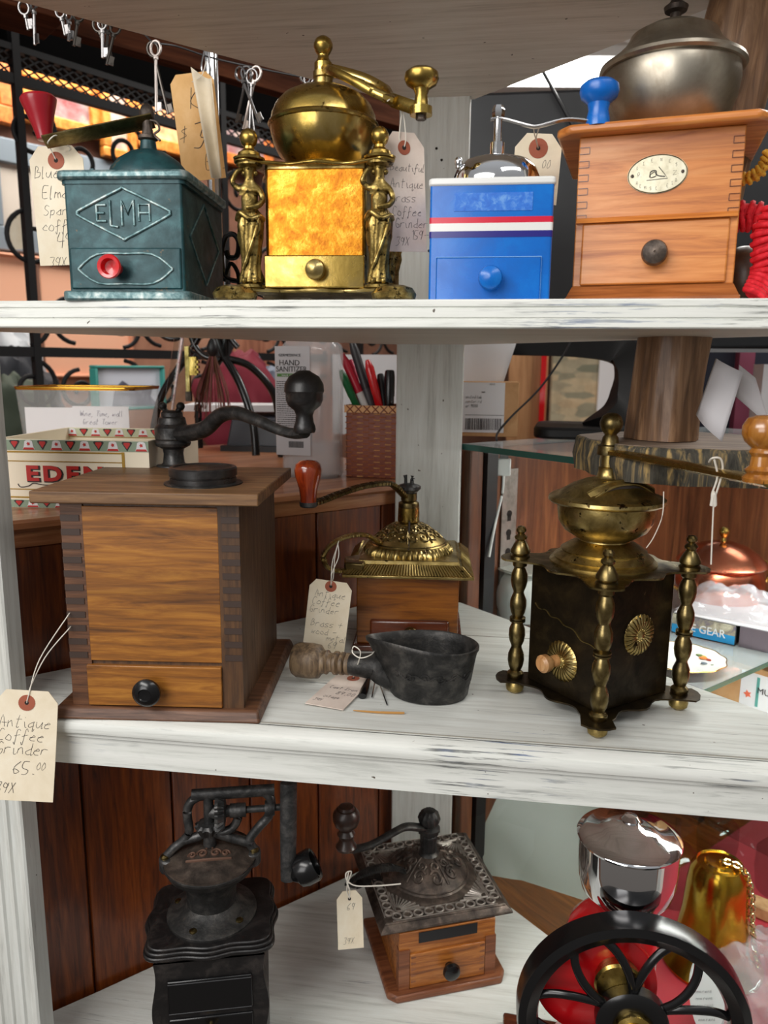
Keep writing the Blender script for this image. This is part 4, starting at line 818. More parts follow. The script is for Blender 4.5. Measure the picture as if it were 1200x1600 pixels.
# ================================================================ bottom shelf
# ---- square iron-topped wooden grinder
g = thing('coffee_grinder', 'small wooden box coffee grinder with an embossed black iron top and domed hopper', 'coffee grinder', (-.0265, .7891, Z0), .3853)
MB().prism([(-.0738, .010), (-.064, 0), (.066, 0), (.0738, .012), (.0738, .138), (-.0738, .138)], 0, .0095).build('base_board', M_['w_bmd'], g, bevel=.0025)
BH = .0835
body = MB().box(-.0594, .0594, .0105, .124, .0095, BH).build('body', M_['w_bm'], g, bevel=.001)
for sx_ in (-1, 1): MB().box(sx_*.0535-.0065, sx_*.0535+.0065, .0088, .02, .0095, .0615).build('corner_strip', M_['w_bmd'], body)
q = MB()
for sx_ in (-1, 1):
    for k in range(5):
        z = .0185+k*.008; x = sx_*.0425; q.hexa([(x-sx_*.003, .0079, z), (x+sx_*.003, .0079, z-.0005), (x+sx_*.003, .0085, z-.0005), (x-sx_*.003, .0085, z)], [(x-sx_*.003, .0079, z+.002), (x+sx_*.003, .0079, z+.0032), (x+sx_*.003, .0085, z+.0032), (x-sx_*.003, .0085, z+.002)])
dr = MB().box(-.0465, .0465, .008, .05, .0105, .0555).build('drawer', M_['w_bm'], g, bevel=.0012)
q.build('dovetails', M_['w_bmd'], dr)
MB().lathe([(.005, 0), (.0055, .003), (.009, .006), (.0105, .0095), (.0095, .0135), (.006, .0155), (1e-7, .016)], 30, M=FRONT).build('knob', M_['black'], dr, loc=(.001, .008, .0325))
MB().prism([(-.036+.072*i/10, .0095) for i in range(11)]+[(.036, .0115), (-.036, .0115)], .068, .0815).build('black_patch', M_['black_m'], body)  # flat black patch on the body above the drawer
hw = .0815; cy = .010+hw; tz = BH
def sqc(hw, z): return [(-hw, cy-hw, z), (hw, cy-hw, z), (hw, cy+hw, z), (-hw, cy+hw, z)]
q = MB(); q.hexa(sqc(hw-.012, tz-.002), sqc(hw, tz+.002)); q.hexa(sqc(hw, tz+.002), sqc(hw, tz+.0045)); q.hexa(sqc(hw, tz+.0045), sqc(hw-.006, tz+.0095)); q.hexa(sqc(hw-.006, tz+.0095), sqc(hw-.008, tz+.0115))
tp_ = q.build('iron_top', M_['iron_br'], g, bevel=.0008)
oz = tz+.0115; wt_ = metalm('worn_iron_relief', (96, 88, 82), (150, 142, 134), (184, 176, 168), (.35, .5), 60, .6, .3)
# circles along all four borders, fans in the corners
n_c = 10
for side in range(4):
    Ms = Matrix.Translation((0, cy, 0)) @ Matrix.Rotation(side*PI/2, 4, 'Z')
    q = MB()
    for k in range(n_c):
        x = -.0585+k*.117/(n_c-1); r_ = .0051
        q.tube([(x+r_*math.cos(2*PI*i/16), -hw+.0155+r_*math.sin(2*PI*i/16), oz+.0006) for i in range(16)], .0012, 6, closed=True, M=Ms)
    for yy in (-hw+.0088, -hw+.0222): q.tube([(-.065, yy, oz+.0002), (.065, yy, oz+.0002)], .0007, 5, M=Ms)
    q.build('ring_border', wt_, tp_)
    q = MB(); c = Vector((-.0565, -.0565, oz+.0002))
    for k in range(8):
        a = R(4+k*11.7); q.tube([c+Vector((math.cos(a), math.sin(a), 0))*.006, c+Vector((math.cos(a), math.sin(a), 0))*.0285], [.0008, .0016], 5, M=Ms)
    q.tube([c+Vector((-.001, -.001, 0)), c+Vector((.034, -.001, 0))], .0009, 5, M=Ms); q.tube([c+Vector((-.001, -.001, 0)), c+Vector((-.001, .034, 0))], .0009, 5, M=Ms)
    q.build('fan_corner', wt_, tp_)
domeb = lambda r: .004+.0285*max(0, 1-(r/.052)**1.7)
q = MB(); q.lathe([(.0595, 0), (.059, .002), (.052, .0042)]+[(.052*(1-i/12), domeb(.052*(1-i/12))+.0002) for i in range(12)]+[(1e-7, .0327)], 60, (0, cy, oz)); dm = q.build('dome', M_['iron_br'], g)
q = MB(); scrolls(q, domeb, 0, cy, oz+.0006, .0485, 5, .0022); q.tube([ond(domeb, 0, cy, oz, 2*PI*i/60, .0495) for i in range(60)], .0009, 6, closed=True); q.build('embossed_scrolls', M_['iron_br'], dm)
q = MB(); a = R(-62)-.3853; q.tube([ond(domeb, 0, cy, oz, a, .043), ond(domeb, 0, cy, oz, a, .032), ond(domeb, 0, cy, oz, a, .02)], [.0006, .0028, .0008], 6, rh=.0007); q.build('filling_slot', M_['hole'], dm)
hz = oz+.0285; HUP = .0145
q = MB(); q.lathe([(.014, 0), (.0125, .003), (.0095, .005), (.0105, .006), (.0105, .0255), (.0088, .027), (.0135, .031), (.0140, .036), (.0105, .039), (.0078, .040), (1e-7, .040)], 40, wob=lambda a, z: 1+(.06*math.sin(12*a) if .006 < z < .0311 else 0)); q.build('crank_hub', M_['iron'], g, loc=(0, cy, hz))
q = MB(); q.lathe([(.007, 0), (.0118, .003), (.0138, .0095), (.0118, .016), (.0075, .020), (1e-7, .021)], 48, wob=lambda a, z: 1+.05*math.sin(12*a)); q.build('ribbed_finial', M_['iron'], g, loc=(0, cy, hz+.0395))
A = Vector((0, cy, hz+.0340)); kb = loc_of(g, at(541, 1325, Y=.80)); D_ = kb-A
q = MB(); pt = cr([A, A+D_*.15+up*.006, A+D_*.3+up*.010, A+D_*.45+up*.006, A+D_*.7+up*-.003, A+D_*.88+up*-.004, kb], 7); q.tube(pt, lerpl([.0078, .0075, .006, .0055, .0065, .0095], len(pt)), 10, rh=lerpl([.0045, .0045, .004, .0038, .0035, .005], len(pt))); q.build('crank_arm', M_['iron'], g, angle=50)
q = MB(); q.lathe([(.0115, 0), (.0125, .003), (.0095, .007), (.0078, .013), (.0105, .0185), (.0075, .0235), (.009, .026), (.0135, .0305), (.016, .0375), (.0155, .0445), (.0115, .050), (.0095, .0505), (.0085, .0535), (.004, .0545), (1e-7, .0545)], 32); q.build('crank_knob', metalm('dark_turned_wood', (34, 22, 17), (52, 34, 26), (76, 52, 40), (.25, .4), 60, 0), g, loc=kb)
hs = [(-.036, cy-.012, oz+.018), (-.052, cy-.02, oz+.031), (-.074, cy-.022, oz+.034), (-.093, cy-.016, oz+.024), (-.101, cy-.004, oz+.006), (-.094, cy+.008, oz-.006), (-.078, cy+.014, oz-.002)]
ribbed('carrying_loop', cr(hs, 9), .0068, .0030, M_['iron'], g, .0028)
q = MB(); q.tube([(-.094, cy+.008, oz-.006), (-.075, cy+.012, oz-.002), (-.06, cy+.012, oz+.002)], [.008, .012, .014], 10, rh=[.003, .004, .003]); q.build('loop_bracket', M_['iron'], g)
hp = at(546, 1404, Y=.775)
price_tag('price_tag', 'small cream price tag with white string hanging beside the square iron-topped grinder', hp, .0295, .066, [('69', -.004, -.013, .0013), ('39X', -.009, -.051, .0011)], yaw=.25, lean=R(-12), tilt=R(-1), ringm='card', ringr=.003, top=.009, cut=.009,
    strings=[[hp, at(542, 1390, Y=.775), at(545, 1375, Y=.775), at(549, 1362, Y=.775), at(541, 1364, Y=.77), at(542, 1375, Y=.765), at(556, 1384, Y=.76), at(590, 1384, Y=.755), at(626, 1381, Y=.75)], [hp, at(546, 1390, Y=.775), at(542, 1378, Y=.775), at(545, 1362, Y=.78)]], sr=.0008)

# ---- black cast-iron grinder with gears
g = thing('coffee_grinder', 'black lacquered coffee grinder with a geared cast-iron crank frame on top', 'coffee grinder', (-.2546, .6234, Z0), .2832)
def wavy(hw, d, amp, n=48, c=0.):
    out = []
    for i in range(n*4):
        t = i/(n*4)*2*PI; cx_, sy_ = math.cos(t), math.sin(t); m_ = (abs(cx_)**5+abs(sy_)**5)**(-1/5); k = 1+amp*math.cos(8*t)
        out.append((hw*m_*cx_*k, d/2+d/2*m_*sy_*k))
    return out
bh = .17
for z0, z1, s_ in ((bh-.016, bh-.011, .90), (bh-.011, bh-.0065, 1.0), (bh-.0065, bh-.0025, .975), (bh-.0025, bh+.001, .94)):
    MB().prism(wavy(.0655*s_, .108*s_, .035), z0, z1, Matrix.Translation((0, .054*(1-s_), 0))).build('stepped_lid', M_['black_soft'], g, bevel=.0012)
q = MB(); nz_ = 30; vs = []; pl_ = []
for j in range(nz_+1):
    z = (bh-.016)*j/nz_; k = 1+.045*math.sin(z*75+.6); m_ = .0545*k
    vs += [(-m_, .006, z), (m_, .006, z), (m_*.98, .102, z), (-m_*.98, .102, z)]
fs = [(j*4+i, j*4+(i+1) % 4, (j+1)*4+(i+1) % 4, (j+1)*4+i) for j in range(nz_) for i in range(4)]+[(3, 2, 1, 0)]
q.add(vs, fs); body = q.build('body', M_['black_soft'], g)
MB().box(-.041, .041, .0035, .0062, .098, .135).build('front_panel', M_['black'], body, bevel=.0015)
dr = MB().box(-.041, .041, .0035, .03, .05, .092).build('drawer', M_['black'], g, bevel=.0015)
q = MB(); frame_line(q, [(-.040, .132), (.040, .132), (.040, .099), (-.040, .099)], .0035, .0008); q.build('panel_bead', M_['black_m'], body)
MB().lathe([(.003, 0), (.003, .004), (.006, .007), (.007, .010), (.005, .0135), (1e-7, .0145)], 20, M=FRONT).build('knob', M_['brass_old'], dr, loc=(0, .0035, .080))
ax_ = Vector((.000, .054, bh+.001))
q = MB(); q.lathe([(.0455, 0), (.0455, .002), (.043, .0035), (.036, .006), (.029, .010), (.025, .014), (1e-7, .014)], 56); fl = q.build('iron_flange', M_['iron'], g, loc=ax_); ax_ = ax_+Vector((0, 0, .026))
for a in (-115, -40, 60, 160): MB().lathe([(.0042, 0), (.0042, .0012), (.002, .0024), (1e-7, .0024)], 14).build('screw', M_['brass_dk'], fl, loc=(.037*math.cos(R(a)), .037*math.sin(R(a)), .0045))
q = MB(); q.lathe([(.027, -.020), (.0245, -.010), (.026, .006), (.029, .016), (.036, .022), (.0435, .027), (.0455, .032), (.047, .034), (.047, .036), (.044, .038), (1e-7, .038)], 56); q.build('hopper', M_['iron'], g, loc=ax_)
ax_ = ax_+Vector((0, 0, 0))
lidf = lambda r: .0385+.0105*max(0, 1-(r/.044)**2)
q = MB(); q.lathe([(.0462, .0365), (.0462, .0385)]+[(.044*(1-i/8), lidf(.044*(1-i/8))) for i in range(8)]+[(1e-7, lidf(0))], 56); ld = q.build('hopper_lid', M_['iron_br'], g, loc=ax_)
q = MB(); rl = base('rusty_relief', (112, 84, 70), .5, .5)
for s_ in (-1, 1):
    for (cx_, r_) in ((.0065, .0055), (.0165, .0042)):
        pts = []
        for j in range(20):
            t = j/19; an = s_*(0)+2*PI*1.3*t*s_+(PI if s_ < 0 else 0); rr = r_*(1-.8*t); x_, y_ = s_*cx_+rr*math.cos(an), -.012+rr*math.sin(an); pts.append((x_, y_, lidf(math.hypot(x_, y_))+.0005))
        q.tube(pts, .0012, 6)
for yy in (-.0205,): q.tube([(x_/1000, yy+(x_/1000)**2*6, lidf(math.hypot(x_/1000, yy))+.0004) for x_ in range(-22, 23, 4)], .0016, 6)
for x_ in (-.003, .003): q.tube([(x_, -.006, lidf(.007)+.001), (x_*.4, .001, lidf(0)+.001)], .0011, 6)
q.build('cast_ornament', rl, ld)
def gp(x, y, dy=0.): # a point of this grinder's frame on the plane through the spindle
    w0 = mat_of(g) @ ax_; return loc_of(g, at(x, y, Y=w0.y+dy))
for s_ in (-1, 1): MB().prism([(s_*.041+.010*math.cos(2*PI*i/20), .054+.011*math.sin(2*PI*i/20)) for i in range(20)], ax_.z+.026, ax_.z+.0405).build('frame_lug', M_['iron_gr'], g, bevel=.002)
for s_ in (-1, 1): MB().lathe([(.0045, 0), (.0045, .002), (.0025, .0035), (1e-7, .0035)], 14).build('screw', M_['brass_dk'], g, loc=(s_*.0445, .052, ax_.z+.0405))
fz = lambda x, z, y=.054: Vector((x, y, ax_.z+z))
q = MB()
q.tube(cr([fz(-.043, .041), fz(-.036, .049), fz(-.026, .057), fz(-.020, .066), fz(-.021, .088), fz(-.016, .100), fz(-.004, .106)], 7), .0046, 10)
q.tube(cr([fz(.044, .041), fz(.040, .052), fz(.050, .066), fz(.060, .078), fz(.062, .096), fz(.054, .106)], 7), .0048, 10)
q.tube(cr([fz(-.026, .057), fz(-.012, .060), fz(0, .064), fz(.012, .060), fz(.026, .054), fz(.042, .048)], 6), .0048, 10)
q.tube(cr([fz(.008, .062), fz(.022, .066), fz(.029, .078), fz(.029, .092)], 6), .0045, 10)
q.tube([fz(-.016, .106), fz(.066, .106)], .0052, 10, rh=.0062)
q.lathe([(.007, 0), (.007, .016), (1e-7, .016)], 20, M=Matrix.Translation(fz(.021, .086)) @ Matrix.Rotation(PI/2, 4, 'Y'))
q.lathe([(.0075, 0), (.0085, .004), (.0075, .010), (1e-7, .010)], 20, M=Matrix.Translation(fz(.056, .086)) @ Matrix.Rotation(PI/2, 4, 'Y'))
q.build('gear_frame', M_['iron_gr'], g, angle=50)
q = MB(); q.lathe([(.0065, -.012), (.0065, .0), (.009, .001), (.0135, .010), (.0105, .013), (.005, .014), (.005, .045), (1e-7, .045)], 48, (0, 0, 0), wob=lambda a, z: 1+(.11*(1 if math.sin(12*a) > 0 else -1) if .0005 < z < .0125 else 0)); q.build('bevel_pinion', M_['iron_gr'], g, loc=fz(0, .062))
q = MB(); q.lathe([(.005, -.006), (.007, 0), (.0185, .001), (.0195, .004), (.015, .010), (.006, .0115), (.005, .02), (1e-7, .02)], 72, M=Matrix.Translation(fz(.006, .086)) @ Matrix.Rotation(PI/2, 4, 'Y'), wob=lambda a, z: 1+(.08*(1 if math.sin(18*a) > 0 else -1) if .0005 < z < .0101 else 0)); q.build('bevel_gear', M_['iron_gr'], g)
q = MB(); q.tube([fz(.02, .086), fz(.082, .086)], .0036, 12); q.build('crank_shaft', M_['iron_gr'], g)
sx1 = fz(.0795, .086); 
c1 = gp(451, 1228); c2 = gp(450, 1375, -.01); sh = sx1-gp(451, 1255)
q = MB(); q.tube([c1+Vector((0, 0, .004)), c1.lerp(c2, .5), c2], [.0068, .0068, .0062], 12, rh=[.0085, .0085, .0075]); q.build('crank_lever', M_['iron_gr'], g, bevel=.001)
q = MB(); q.lathe([(.006, 0), (.009, .004), (.0145, .007), (.0165, .013), (.0165, .024), (.015, .0265), (.012, .0255), (.011, .018), (1e-7, .017)], 32, M=Matrix.Translation(c2+Vector((.004, 0, .004))) @ Matrix.Rotation(R(62), 4, 'Y')); q.build('crank_knob', M_['black'], g)

# ---- chrome and red mill with a big spoked wheel
g = thing('coffee_mill', 'red coffee mill with a chrome lidded hopper and black spoked flywheel', 'coffee mill', (.140, .700, Z0), 0)
wc = Vector((.0115, -.040, .114))
q = MB(); b_ = at(787, 1547, Z=Z0+.012); q.prism([(-.105, -.072), (.10, -.072), (.10, .045), (-.105, .060)], 0, .014); q.build('wooden_base', M_['w_mahd'], g, bevel=.003)
q = MB(); q.lathe([(.052, .014), (.052, .02), (.046, .028), (.042, .05), (.043, .09), (.046, .13), (.046, .15), (.042, .163), (.032, .175), (.022, .180), (1e-7, .180)], 48, (.000, .026, 0)); q.build('red_body', M_['redp'], g)
q = MB(); q.lathe([(.056, 0), (.060, .004), (.060, .010), (.052, .013), (1e-7, .013)], 56, M=Matrix.Translation((-.020, -.004, .128)) @ FRONT); q.build('red_side_housing', M_['redp'], g, bevel=.001)
q = MB(); q.lathe([(.012, 0), (.019, .002), (.0215, .010), (.0235, .020), (.0215, .0225), (.012, .0235), (1e-7, .0235)], 40, M=Matrix.Translation((-.0, -.010, .142)) @ FRONT); q.build('brass_collar', M_['brass'], g)
q = MB()
nR = 96
# rim: broad ring with a raised outer flange
pr = [(.0995, -.013), (.1070, -.011), (.1085, -.004), (.1085, .012), (.104, .014), (.095, .014), (.0895, .009), (.0875, 0), (.0895, -.007), (.095, -.010)]
vs = []; 
for i in range(nR):
    a = 2*PI*i/nR
    for r_, y_ in pr: vs.append((r_*math.cos(a), y_, r_*math.sin(a)))
m_ = len(pr); q.add([tuple(Vector(v)+wc) for v in vs], [(i*m_+j, i*m_+(j+1) % m_, ((i+1) % nR)*m_+(j+1) % m_, ((i+1) % nR)*m_+j) for i in range(nR) for j in range(m_)])
wr_ = q.build('flywheel_rim', M_['black'], g, angle=40)
for k in range(6):
    a0 = R(90+60*k)
    for s_ in (-1, 1):
        pt = []
        for t in (0, .15, .35, .6, .85, 1.05):
            r_ = .026+t*.061; off = s_*(.16*min(1, t*1.0)**.8+.02)*(1 if t < .9 else 1.08); pt.append(wc+Vector((r_*math.cos(a0+off*(.3+.7*t)*2.0*.9), .001-.004*math.sin(PI*t), r_*math.sin(a0+off*(.3+.7*t)*2.0*.9))))
        MB().tube(cr(pt, 5), .0042, 10, rh=.0036, up=(0, 1, 0)).build('wheel_spoke', M_['black'], wr_)
q = MB(); q.lathe([(.030, -.010), (.034, -.006), (.034, .006), (.030, .009), (.022, .010), (1e-7, .010)], 40, M=Matrix.Translation(wc) @ FRONT); q.build('wheel_hub', M_['black'], wr_)
q = MB(); q.lathe([(.0185, .008), (.0195, .011), (.0185, .016), (.0145, .018), (.0135, .0165), (.011, .0165), (.0105, .022), (.008, .024), (1e-7, .024)], 36, M=Matrix.Translation(wc) @ FRONT); q.build('brass_hub_cap', M_['brass'], wr_)
q = MB(); q.lathe([(.007, 0), (.007, .05), (1e-7, .05)], 16, M=Matrix.Translation((wc.x, .01, wc.z)) @ FRONT); q.build('wheel_axle', M_['chrome_s'], g)
hc = Vector((.010, .022, .175))
q = MB(); q.lathe([(.021, 0), (.022, .004), (.018, .008), (.0175, .013), (.024, .016), (.036, .024), (.044, .036), (.0475, .050), (.0485, .068), (.0485, .090), (.0470, .0915)], 64); q.build('chrome_hopper', M_['chrome'], g, loc=hc)
q = MB(); q.lathe([(.0485, .090), (.0505, .091), (.0510, .093), (.0495, .0952), (.042, .0985), (.030, .1005), (.027, .103), (.016, .1065), (.0105, .107), (.008, .109), (.009, .112), (.006, .116), (1e-7, .117)], 64); q.build('hopper_lid', M_['chrome'], g, loc=hc)

# ================================================================ glass display case
CO = Vector((-.036, 1.043, 0)); dX = Vector((.7071, -.7071, 0)); dN = Vector((.7071, .7071, 0))
case = thing('display_case', 'wood and glass display case standing behind the right side of the corner shelf', 'display case', (CO.x, CO.y, 0), R(-45))
# local: x runs along the front, y into the case
ZG = 1.3505
MB().box(-.004, .9, 0, .60, ZG-.008, ZG).build('glass_top', M_['glassg'], case)
MB().box(-.004, .9, -.0012, 0, ZG-.008, ZG).build('glass_top_edge', M_['glasse'], case)
MB().box(-.03, -.001, .03, .60, .3, ZG-.009).build('side_wall', M_['w_ply'], case)
MB().box(-.03, .9, .56, .585, .3, ZG-.009).build('back_wall', M_['w_ply'], case)
MB().box(-.012, .012, .002, .026, .3, ZG-.0085).build('front_post', M_['w_ply'], case, bevel=.002)
MB().box(.0, .016, .03, .05, .3, ZG-.0085).build('dark_channel', M_['black_m'], case)
q = MB(); q.box(0.0, .0025, .075, .105, .9, 1.31); st = q.build('slotted_standard', M_['steel'], case)
for k in range(9):
    z = 1.245-k*.028; q = MB(); q.prism([(.090+.0052*math.cos(2*PI*i/14), z+.0052*math.sin(2*PI*i/14)) for i in range(14)], .0026, .0031, Matrix(((0, 0, 1, 0), (1, 0, 0, 0), (0, 1, 0, 0), (0, 0, 0, 1)))); q.box(.0026, .0031, .0865, .0935, z-.0105, z); q.build('slot', M_['hole'], st)
MB().box(-.03, .9, .0, .56, .66, .70).build('case_floor', M_['w_mah'], case)
MB().box(.20, .9, .004, .555, .7005, .706).build('velvet_lining', M_['velvet'], case)
MB().box(.02, .9, .553, .5595, .706, 1.06).build('velvet_back', M_['velvet'], case)
MB().box(.001, .9, .000, .0015, .70, ZG-.009).build('front_pane', glass('case_pane', (240, 243, 242), .0, 1.25, .97), case)
zs = 1.085
e0 = at(1097, 1079, Z=zs); l0 = loc_of(case, e0)
MB().box(.003, l0.x, .012, .55, zs-.006, zs).build('glass_shelf', M_['glassg'], case)
MB().box(l0.x, l0.x+.0012, .012, .55, zs-.006, zs).build('glass_shelf_edge', M_['glasse'], case)

def put(x, y, Z): p = at(x, y, Z=Z); return (p.x, p.y, Z)
# copper pot
g = thing('copper_pot', 'small copper lidded pot with brass handles inside the display case', 'pot', put(1120, 960, zs), .3); g.scale = (1.12, 1.12, 1.2)
q = MB(); q.lathe([(.030, 0), (.036, .002), (.048, .014), (.056, .032), (.057, .046), (.052, .060), (.048, .066), (.050, .069)], 48); q.build('body', M_['copper'], g)
q = MB(); q.lathe([(.056, .067), (.0575, .069), (.055, .072), (.045, .081), (.030, .090), (.012, .095), (1e-7, .096)], 48); q.build('lid', M_['copper'], g)
q = MB(); q.lathe([(.004, 0), (.003, .005), (.0065, .010), (.007, .014), (.004, .018), (1e-7, .019)], 20); q.build('lid_knob', M_['brass'], g, loc=(0, 0, .095))
for s_ in (-1, 1):
    q = MB(); q.tube(cr([(s_*.05, 0, .062), (s_*.062, 0, .068), (s_*.072, 0, .058), (s_*.070, 0, .042), (s_*.056, 0, .034)], 6), .0024, 8); q.build('handle', M_['brass'], g)
# plastic bag, boxed set, plate
def crumple(name, lab, cat, c, rx, ry, h, seed, m, n=30, rz=0.):
    q = MB()
    def f(u, v):
        a = (u-.5)*2; b = (v-.5)*2; k = noise.fractal(Vector((u*3.2+seed, v*3.2, seed)), 1., 2., 3); r_ = noise.cell(Vector((u*5+seed, v*6, 1)))
        return (a*rx*(1+.12*k), b*ry*(1+.12*k), h*(max(0, 1-a*a)*max(0, 1-b*b))**.5*(.8+.45*k)+.0015+abs(k)*.006)
    q.sheet(f, n, n); o = q.build(name, m, None, loc=c, angle=24, solid=.0004, rot=(0, 0, rz)); tag(o, lab, cat); return o
film = base('crinkled_film', (210, 206, 212), .12, 0, Alpha=.24); film.node_tree.nodes['Principled BSDF'].inputs['Coat Weight'].default_value = 1
crumple('plastic_bag', 'clear crinkled plastic bag lying on the box in the display case', 'plastic bag', put(1140, 955, zs+.031), .062, .045, .038, 3.3, film, 34, -.5)
BXL = put(1152, 1010, zs)
g = thing('boxed_set', 'dark flat box with a blue printed side lying under the plastic bag', 'box', put(1148, 1010, zs), -.55)
MB().box(-.085, 0, 0, .12, 0, .029).build('box_body', M_['black_m'], g, bevel=.001)
MB().box(-.085, -.001, -.0006, .0, .002, .014).build('blue_band', base('cyan_print', (34, 140, 196), .35), g)
MB().box(-.085, -.001, -.0006, .0, .014, .0285).build('purple_band', metalm('box_picture', (60, 50, 110), (150, 140, 120), (220, 214, 190), (.4, .4), 60, 0), g)
text_mesh('lettering', 'E GEAR', .0155, M_['paper'], g, (-.036, -.0008, .0085), sx_=.9)
MB().box(-.084, .07, .002, .12, .029, .0305).build('box_lid', M_['paper2'], g)
g = thing('display_box', 'grey boxed item with a clear window beside the blue printed box', 'box', put(1152, 1010, zs), -.55)
MB().box(.001, .09, .0, .12, .0, .030).build('box_body', base('mauve_grey_box', (104, 92, 100), .3), g, bevel=.001)
g = thing('plate', 'white scalloped plate painted with fruit leaning inside the display case', 'plate', (0, 0, 0), 0)
pp = at(1078, 1028, Z=zs+.010); g.location = (pp.x-.01, pp.y, zs+.0005)
q = MB(); q.lathe([(.022, 0), (.024, .002), (.034, .004), (.052, .010), (.0525, .0112), (.034, .0058), (.02, .004), (1e-7, .004)], 56, wob=lambda a, z: 1+(.02*math.cos(12*a) if z > .008 else 0)); q.build('dish', M_['porc'], g)
q = MB(); q.tube([(.0525*(1+.02*math.cos(12*2*PI*i/96))*math.cos(2*PI*i/96), .0525*(1+.02*math.cos(12*2*PI*i/96))*math.sin(2*PI*i/96), .0112) for i in range(96)], .0007, 6, closed=True); q.build('gold_rim', M_['goldrim'], g)
for c, (x, y), r_ in (((196, 120, 60), (.030, .012), .006), ((150, 60, 50), (.036, .006), .005), ((190, 170, 80), (.034, .018), .006), ((110, 130, 80), (.028, .022), .005), ((120, 130, 110), (.036, -.012), .004), ((110, 120, 130), (.026, -.006), .004)):
    MB().lathe([(r_, 0), (r_*.5, .0006), (1e-7, .0007)], 14).build('painted_fruit', base('plate_paint', c, .3), g, loc=(x, y, .0062))
# carton below
g = thing('cardboard_carton', 'tan cardboard carton with a printed sticker low in the display case', 'carton', put(1108, 1085, .985), R(-45))
MB().box(.0, .22, -.02, .14, 0, .07).build('carton_body', M_['carton'], g, bevel=.001)
st = MB().box(.055, .11, -.0206, -.02, .012, .062).build('sticker', M_['paper'], g)
text_mesh('lettering', 'MUM', .012, M_['dkprint'], st, (.092, -.0212, .036))
MB().prism([(.066+.006*math.cos(2*PI*i/10)*(1 if i % 2 else .5), .03+.006*math.sin(2*PI*i/10)*(1 if i % 2 else .5)) for i in range(10)], .0207, .0212, Matrix.Rotation(PI/2, 4, 'X')).build('orange_mark', base('orange_print', (230, 110, 80), .5), st)
MB().box(.077, .081, -.0211, -.0206, .016, .058).build('teal_mark', base('teal_print', (90, 160, 150), .5), st)
MB().box(-.1, .3, .012, .5, .975, .9845, Matrix.Translation((0, 0, 0))).build('lower_glass_shelf', M_['glass'], case, loc=(.3, 0, 0))
# white jar
g = thing('white_jar', 'white round jar with a flat grey lid behind the four-column grinder', 'jar', put(822, 968, zs), 0)
q = MB(); q.lathe([(.028, 0), (.040, .006), (.047, .025), (.048, .045), (.043, .064), (.034, .074), (.032, .078), (1e-7, .078)], 40); q.build('jar_body', M_['porc'], g)
q = MB(); q.lathe([(.046, .078), (.048, .0795), (.046, .082), (.012, .084), (1e-7, .084)], 40); q.build('jar_lid', M_['plat'], g)
# grey box high right in case, cable with plug
g = tag(MB().box(0, .12, 0, .1, 0, .075).build('storage_box', base('mauve_box', (128, 116, 122), .5), None, bevel=.001, loc=put(1168, 880, zs), rot=(0, 0, -.7)), 'plain mauve grey box at the right of the copper pot', 'box')
g = thing('usb_cable', 'white cable with a square plug hanging inside the case near the post', 'cable', (0, 0, 0), 0)
a_ = at(787, 730, Y=1.075)
MB().box(-.010, .010, -.004, .004, -.012, .012).build('plug', M_['wblue'], g, bevel=.002, loc=a_)
MB().box(-.006, .006, -.0025, .0025, .012, .024).build('plug_tip', M_['chrome_s'], g, loc=a_)
q = MB(); q.tube(cr([at(787, 742, Y=1.075), at(785, 770, Y=1.075), at(778, 800, Y=1.07), at(771, 832, Y=1.06), at(764, 870, Y=1.05)], 5), .0019, 8); q.build('cord', M_['wblue'], g)

# lower level of the case
g = thing('oval_platter', 'large grey-white oval platter propped up in the bottom of the case', 'platter', (0, 0, 0), 0)
q = MB(); N_ = 64; prf = [(0.0, .004), (.62, .0035), (.70, .007), (.98, .016), (1.0, .0185), (.99, .0195), (.70, .0115), (.60, .008), (0, .0075)]
vs = []
for r_, z in prf:
    for i in range(N_): a = 2*PI*i/N_; vs.append((max(r_, 1e-5)*.165*math.cos(a), max(r_, 1e-5)*.118*math.sin(a), z))
q.add(vs, [(j*N_+i, j*N_+(i+1) % N_, (j+1)*N_+(i+1) % N_, (j+1)*N_+i) for j in range(len(prf)-1) for i in range(N_)])
pc = at(886, 1352, Y=1.05)
g.location = pc; g.rotation_euler = (R(60), R(0), R(-20)); o = q.build('dish', M_['plat'], g); o.rotation_euler = (0, 0, R(-52))
g = thing('brass_bell', 'gold coloured brass bell with a chain draped down its side', 'bell', put(1110, 1500, .7065), 0); g.scale = (1.02, 1.02, 1.22)
q = MB(); q.lathe([(.060, 0), (.0605, .003), (.052, .012), (.043, .030), (.0385, .060), (.036, .090), (.033, .106), (.027, .114), (.0255, .1125), (.018, .1135), (.0165, .116), (.010, .1165), (1e-7, .1165)], 56); q.build('bell_body', metalm('gold_metal', (180, 130, 30), (214, 166, 56), (236, 196, 96), (.14, .26), 22, 1), g)
lk = MB(); path = cr([(-.004, -.006, .119), (.008, -.008, .1195), (.018, -.012, .118), (.028, -.016, .110), (.034, -.020, .09), (.036, -.022, .065), (.040, -.024, .04), (.046, -.027, .018)], 5)
L_ = 0; pos = [path[0]]; 
for i in range(1, len(path)):
    L_ += (path[i]-path[i-1]).length
    if L_ > .0052: pos.append(path[i]); L_ = 0
chn = None
full = []
for i in range(len(path)-1):
    for j in range(4): full.append(path[i].lerp(path[i+1], j/4))
acc = 0; k = 0; last = full[0]
chain = bpy.data.objects.new('chain', None); C.objects.link(chain); chain.parent = g
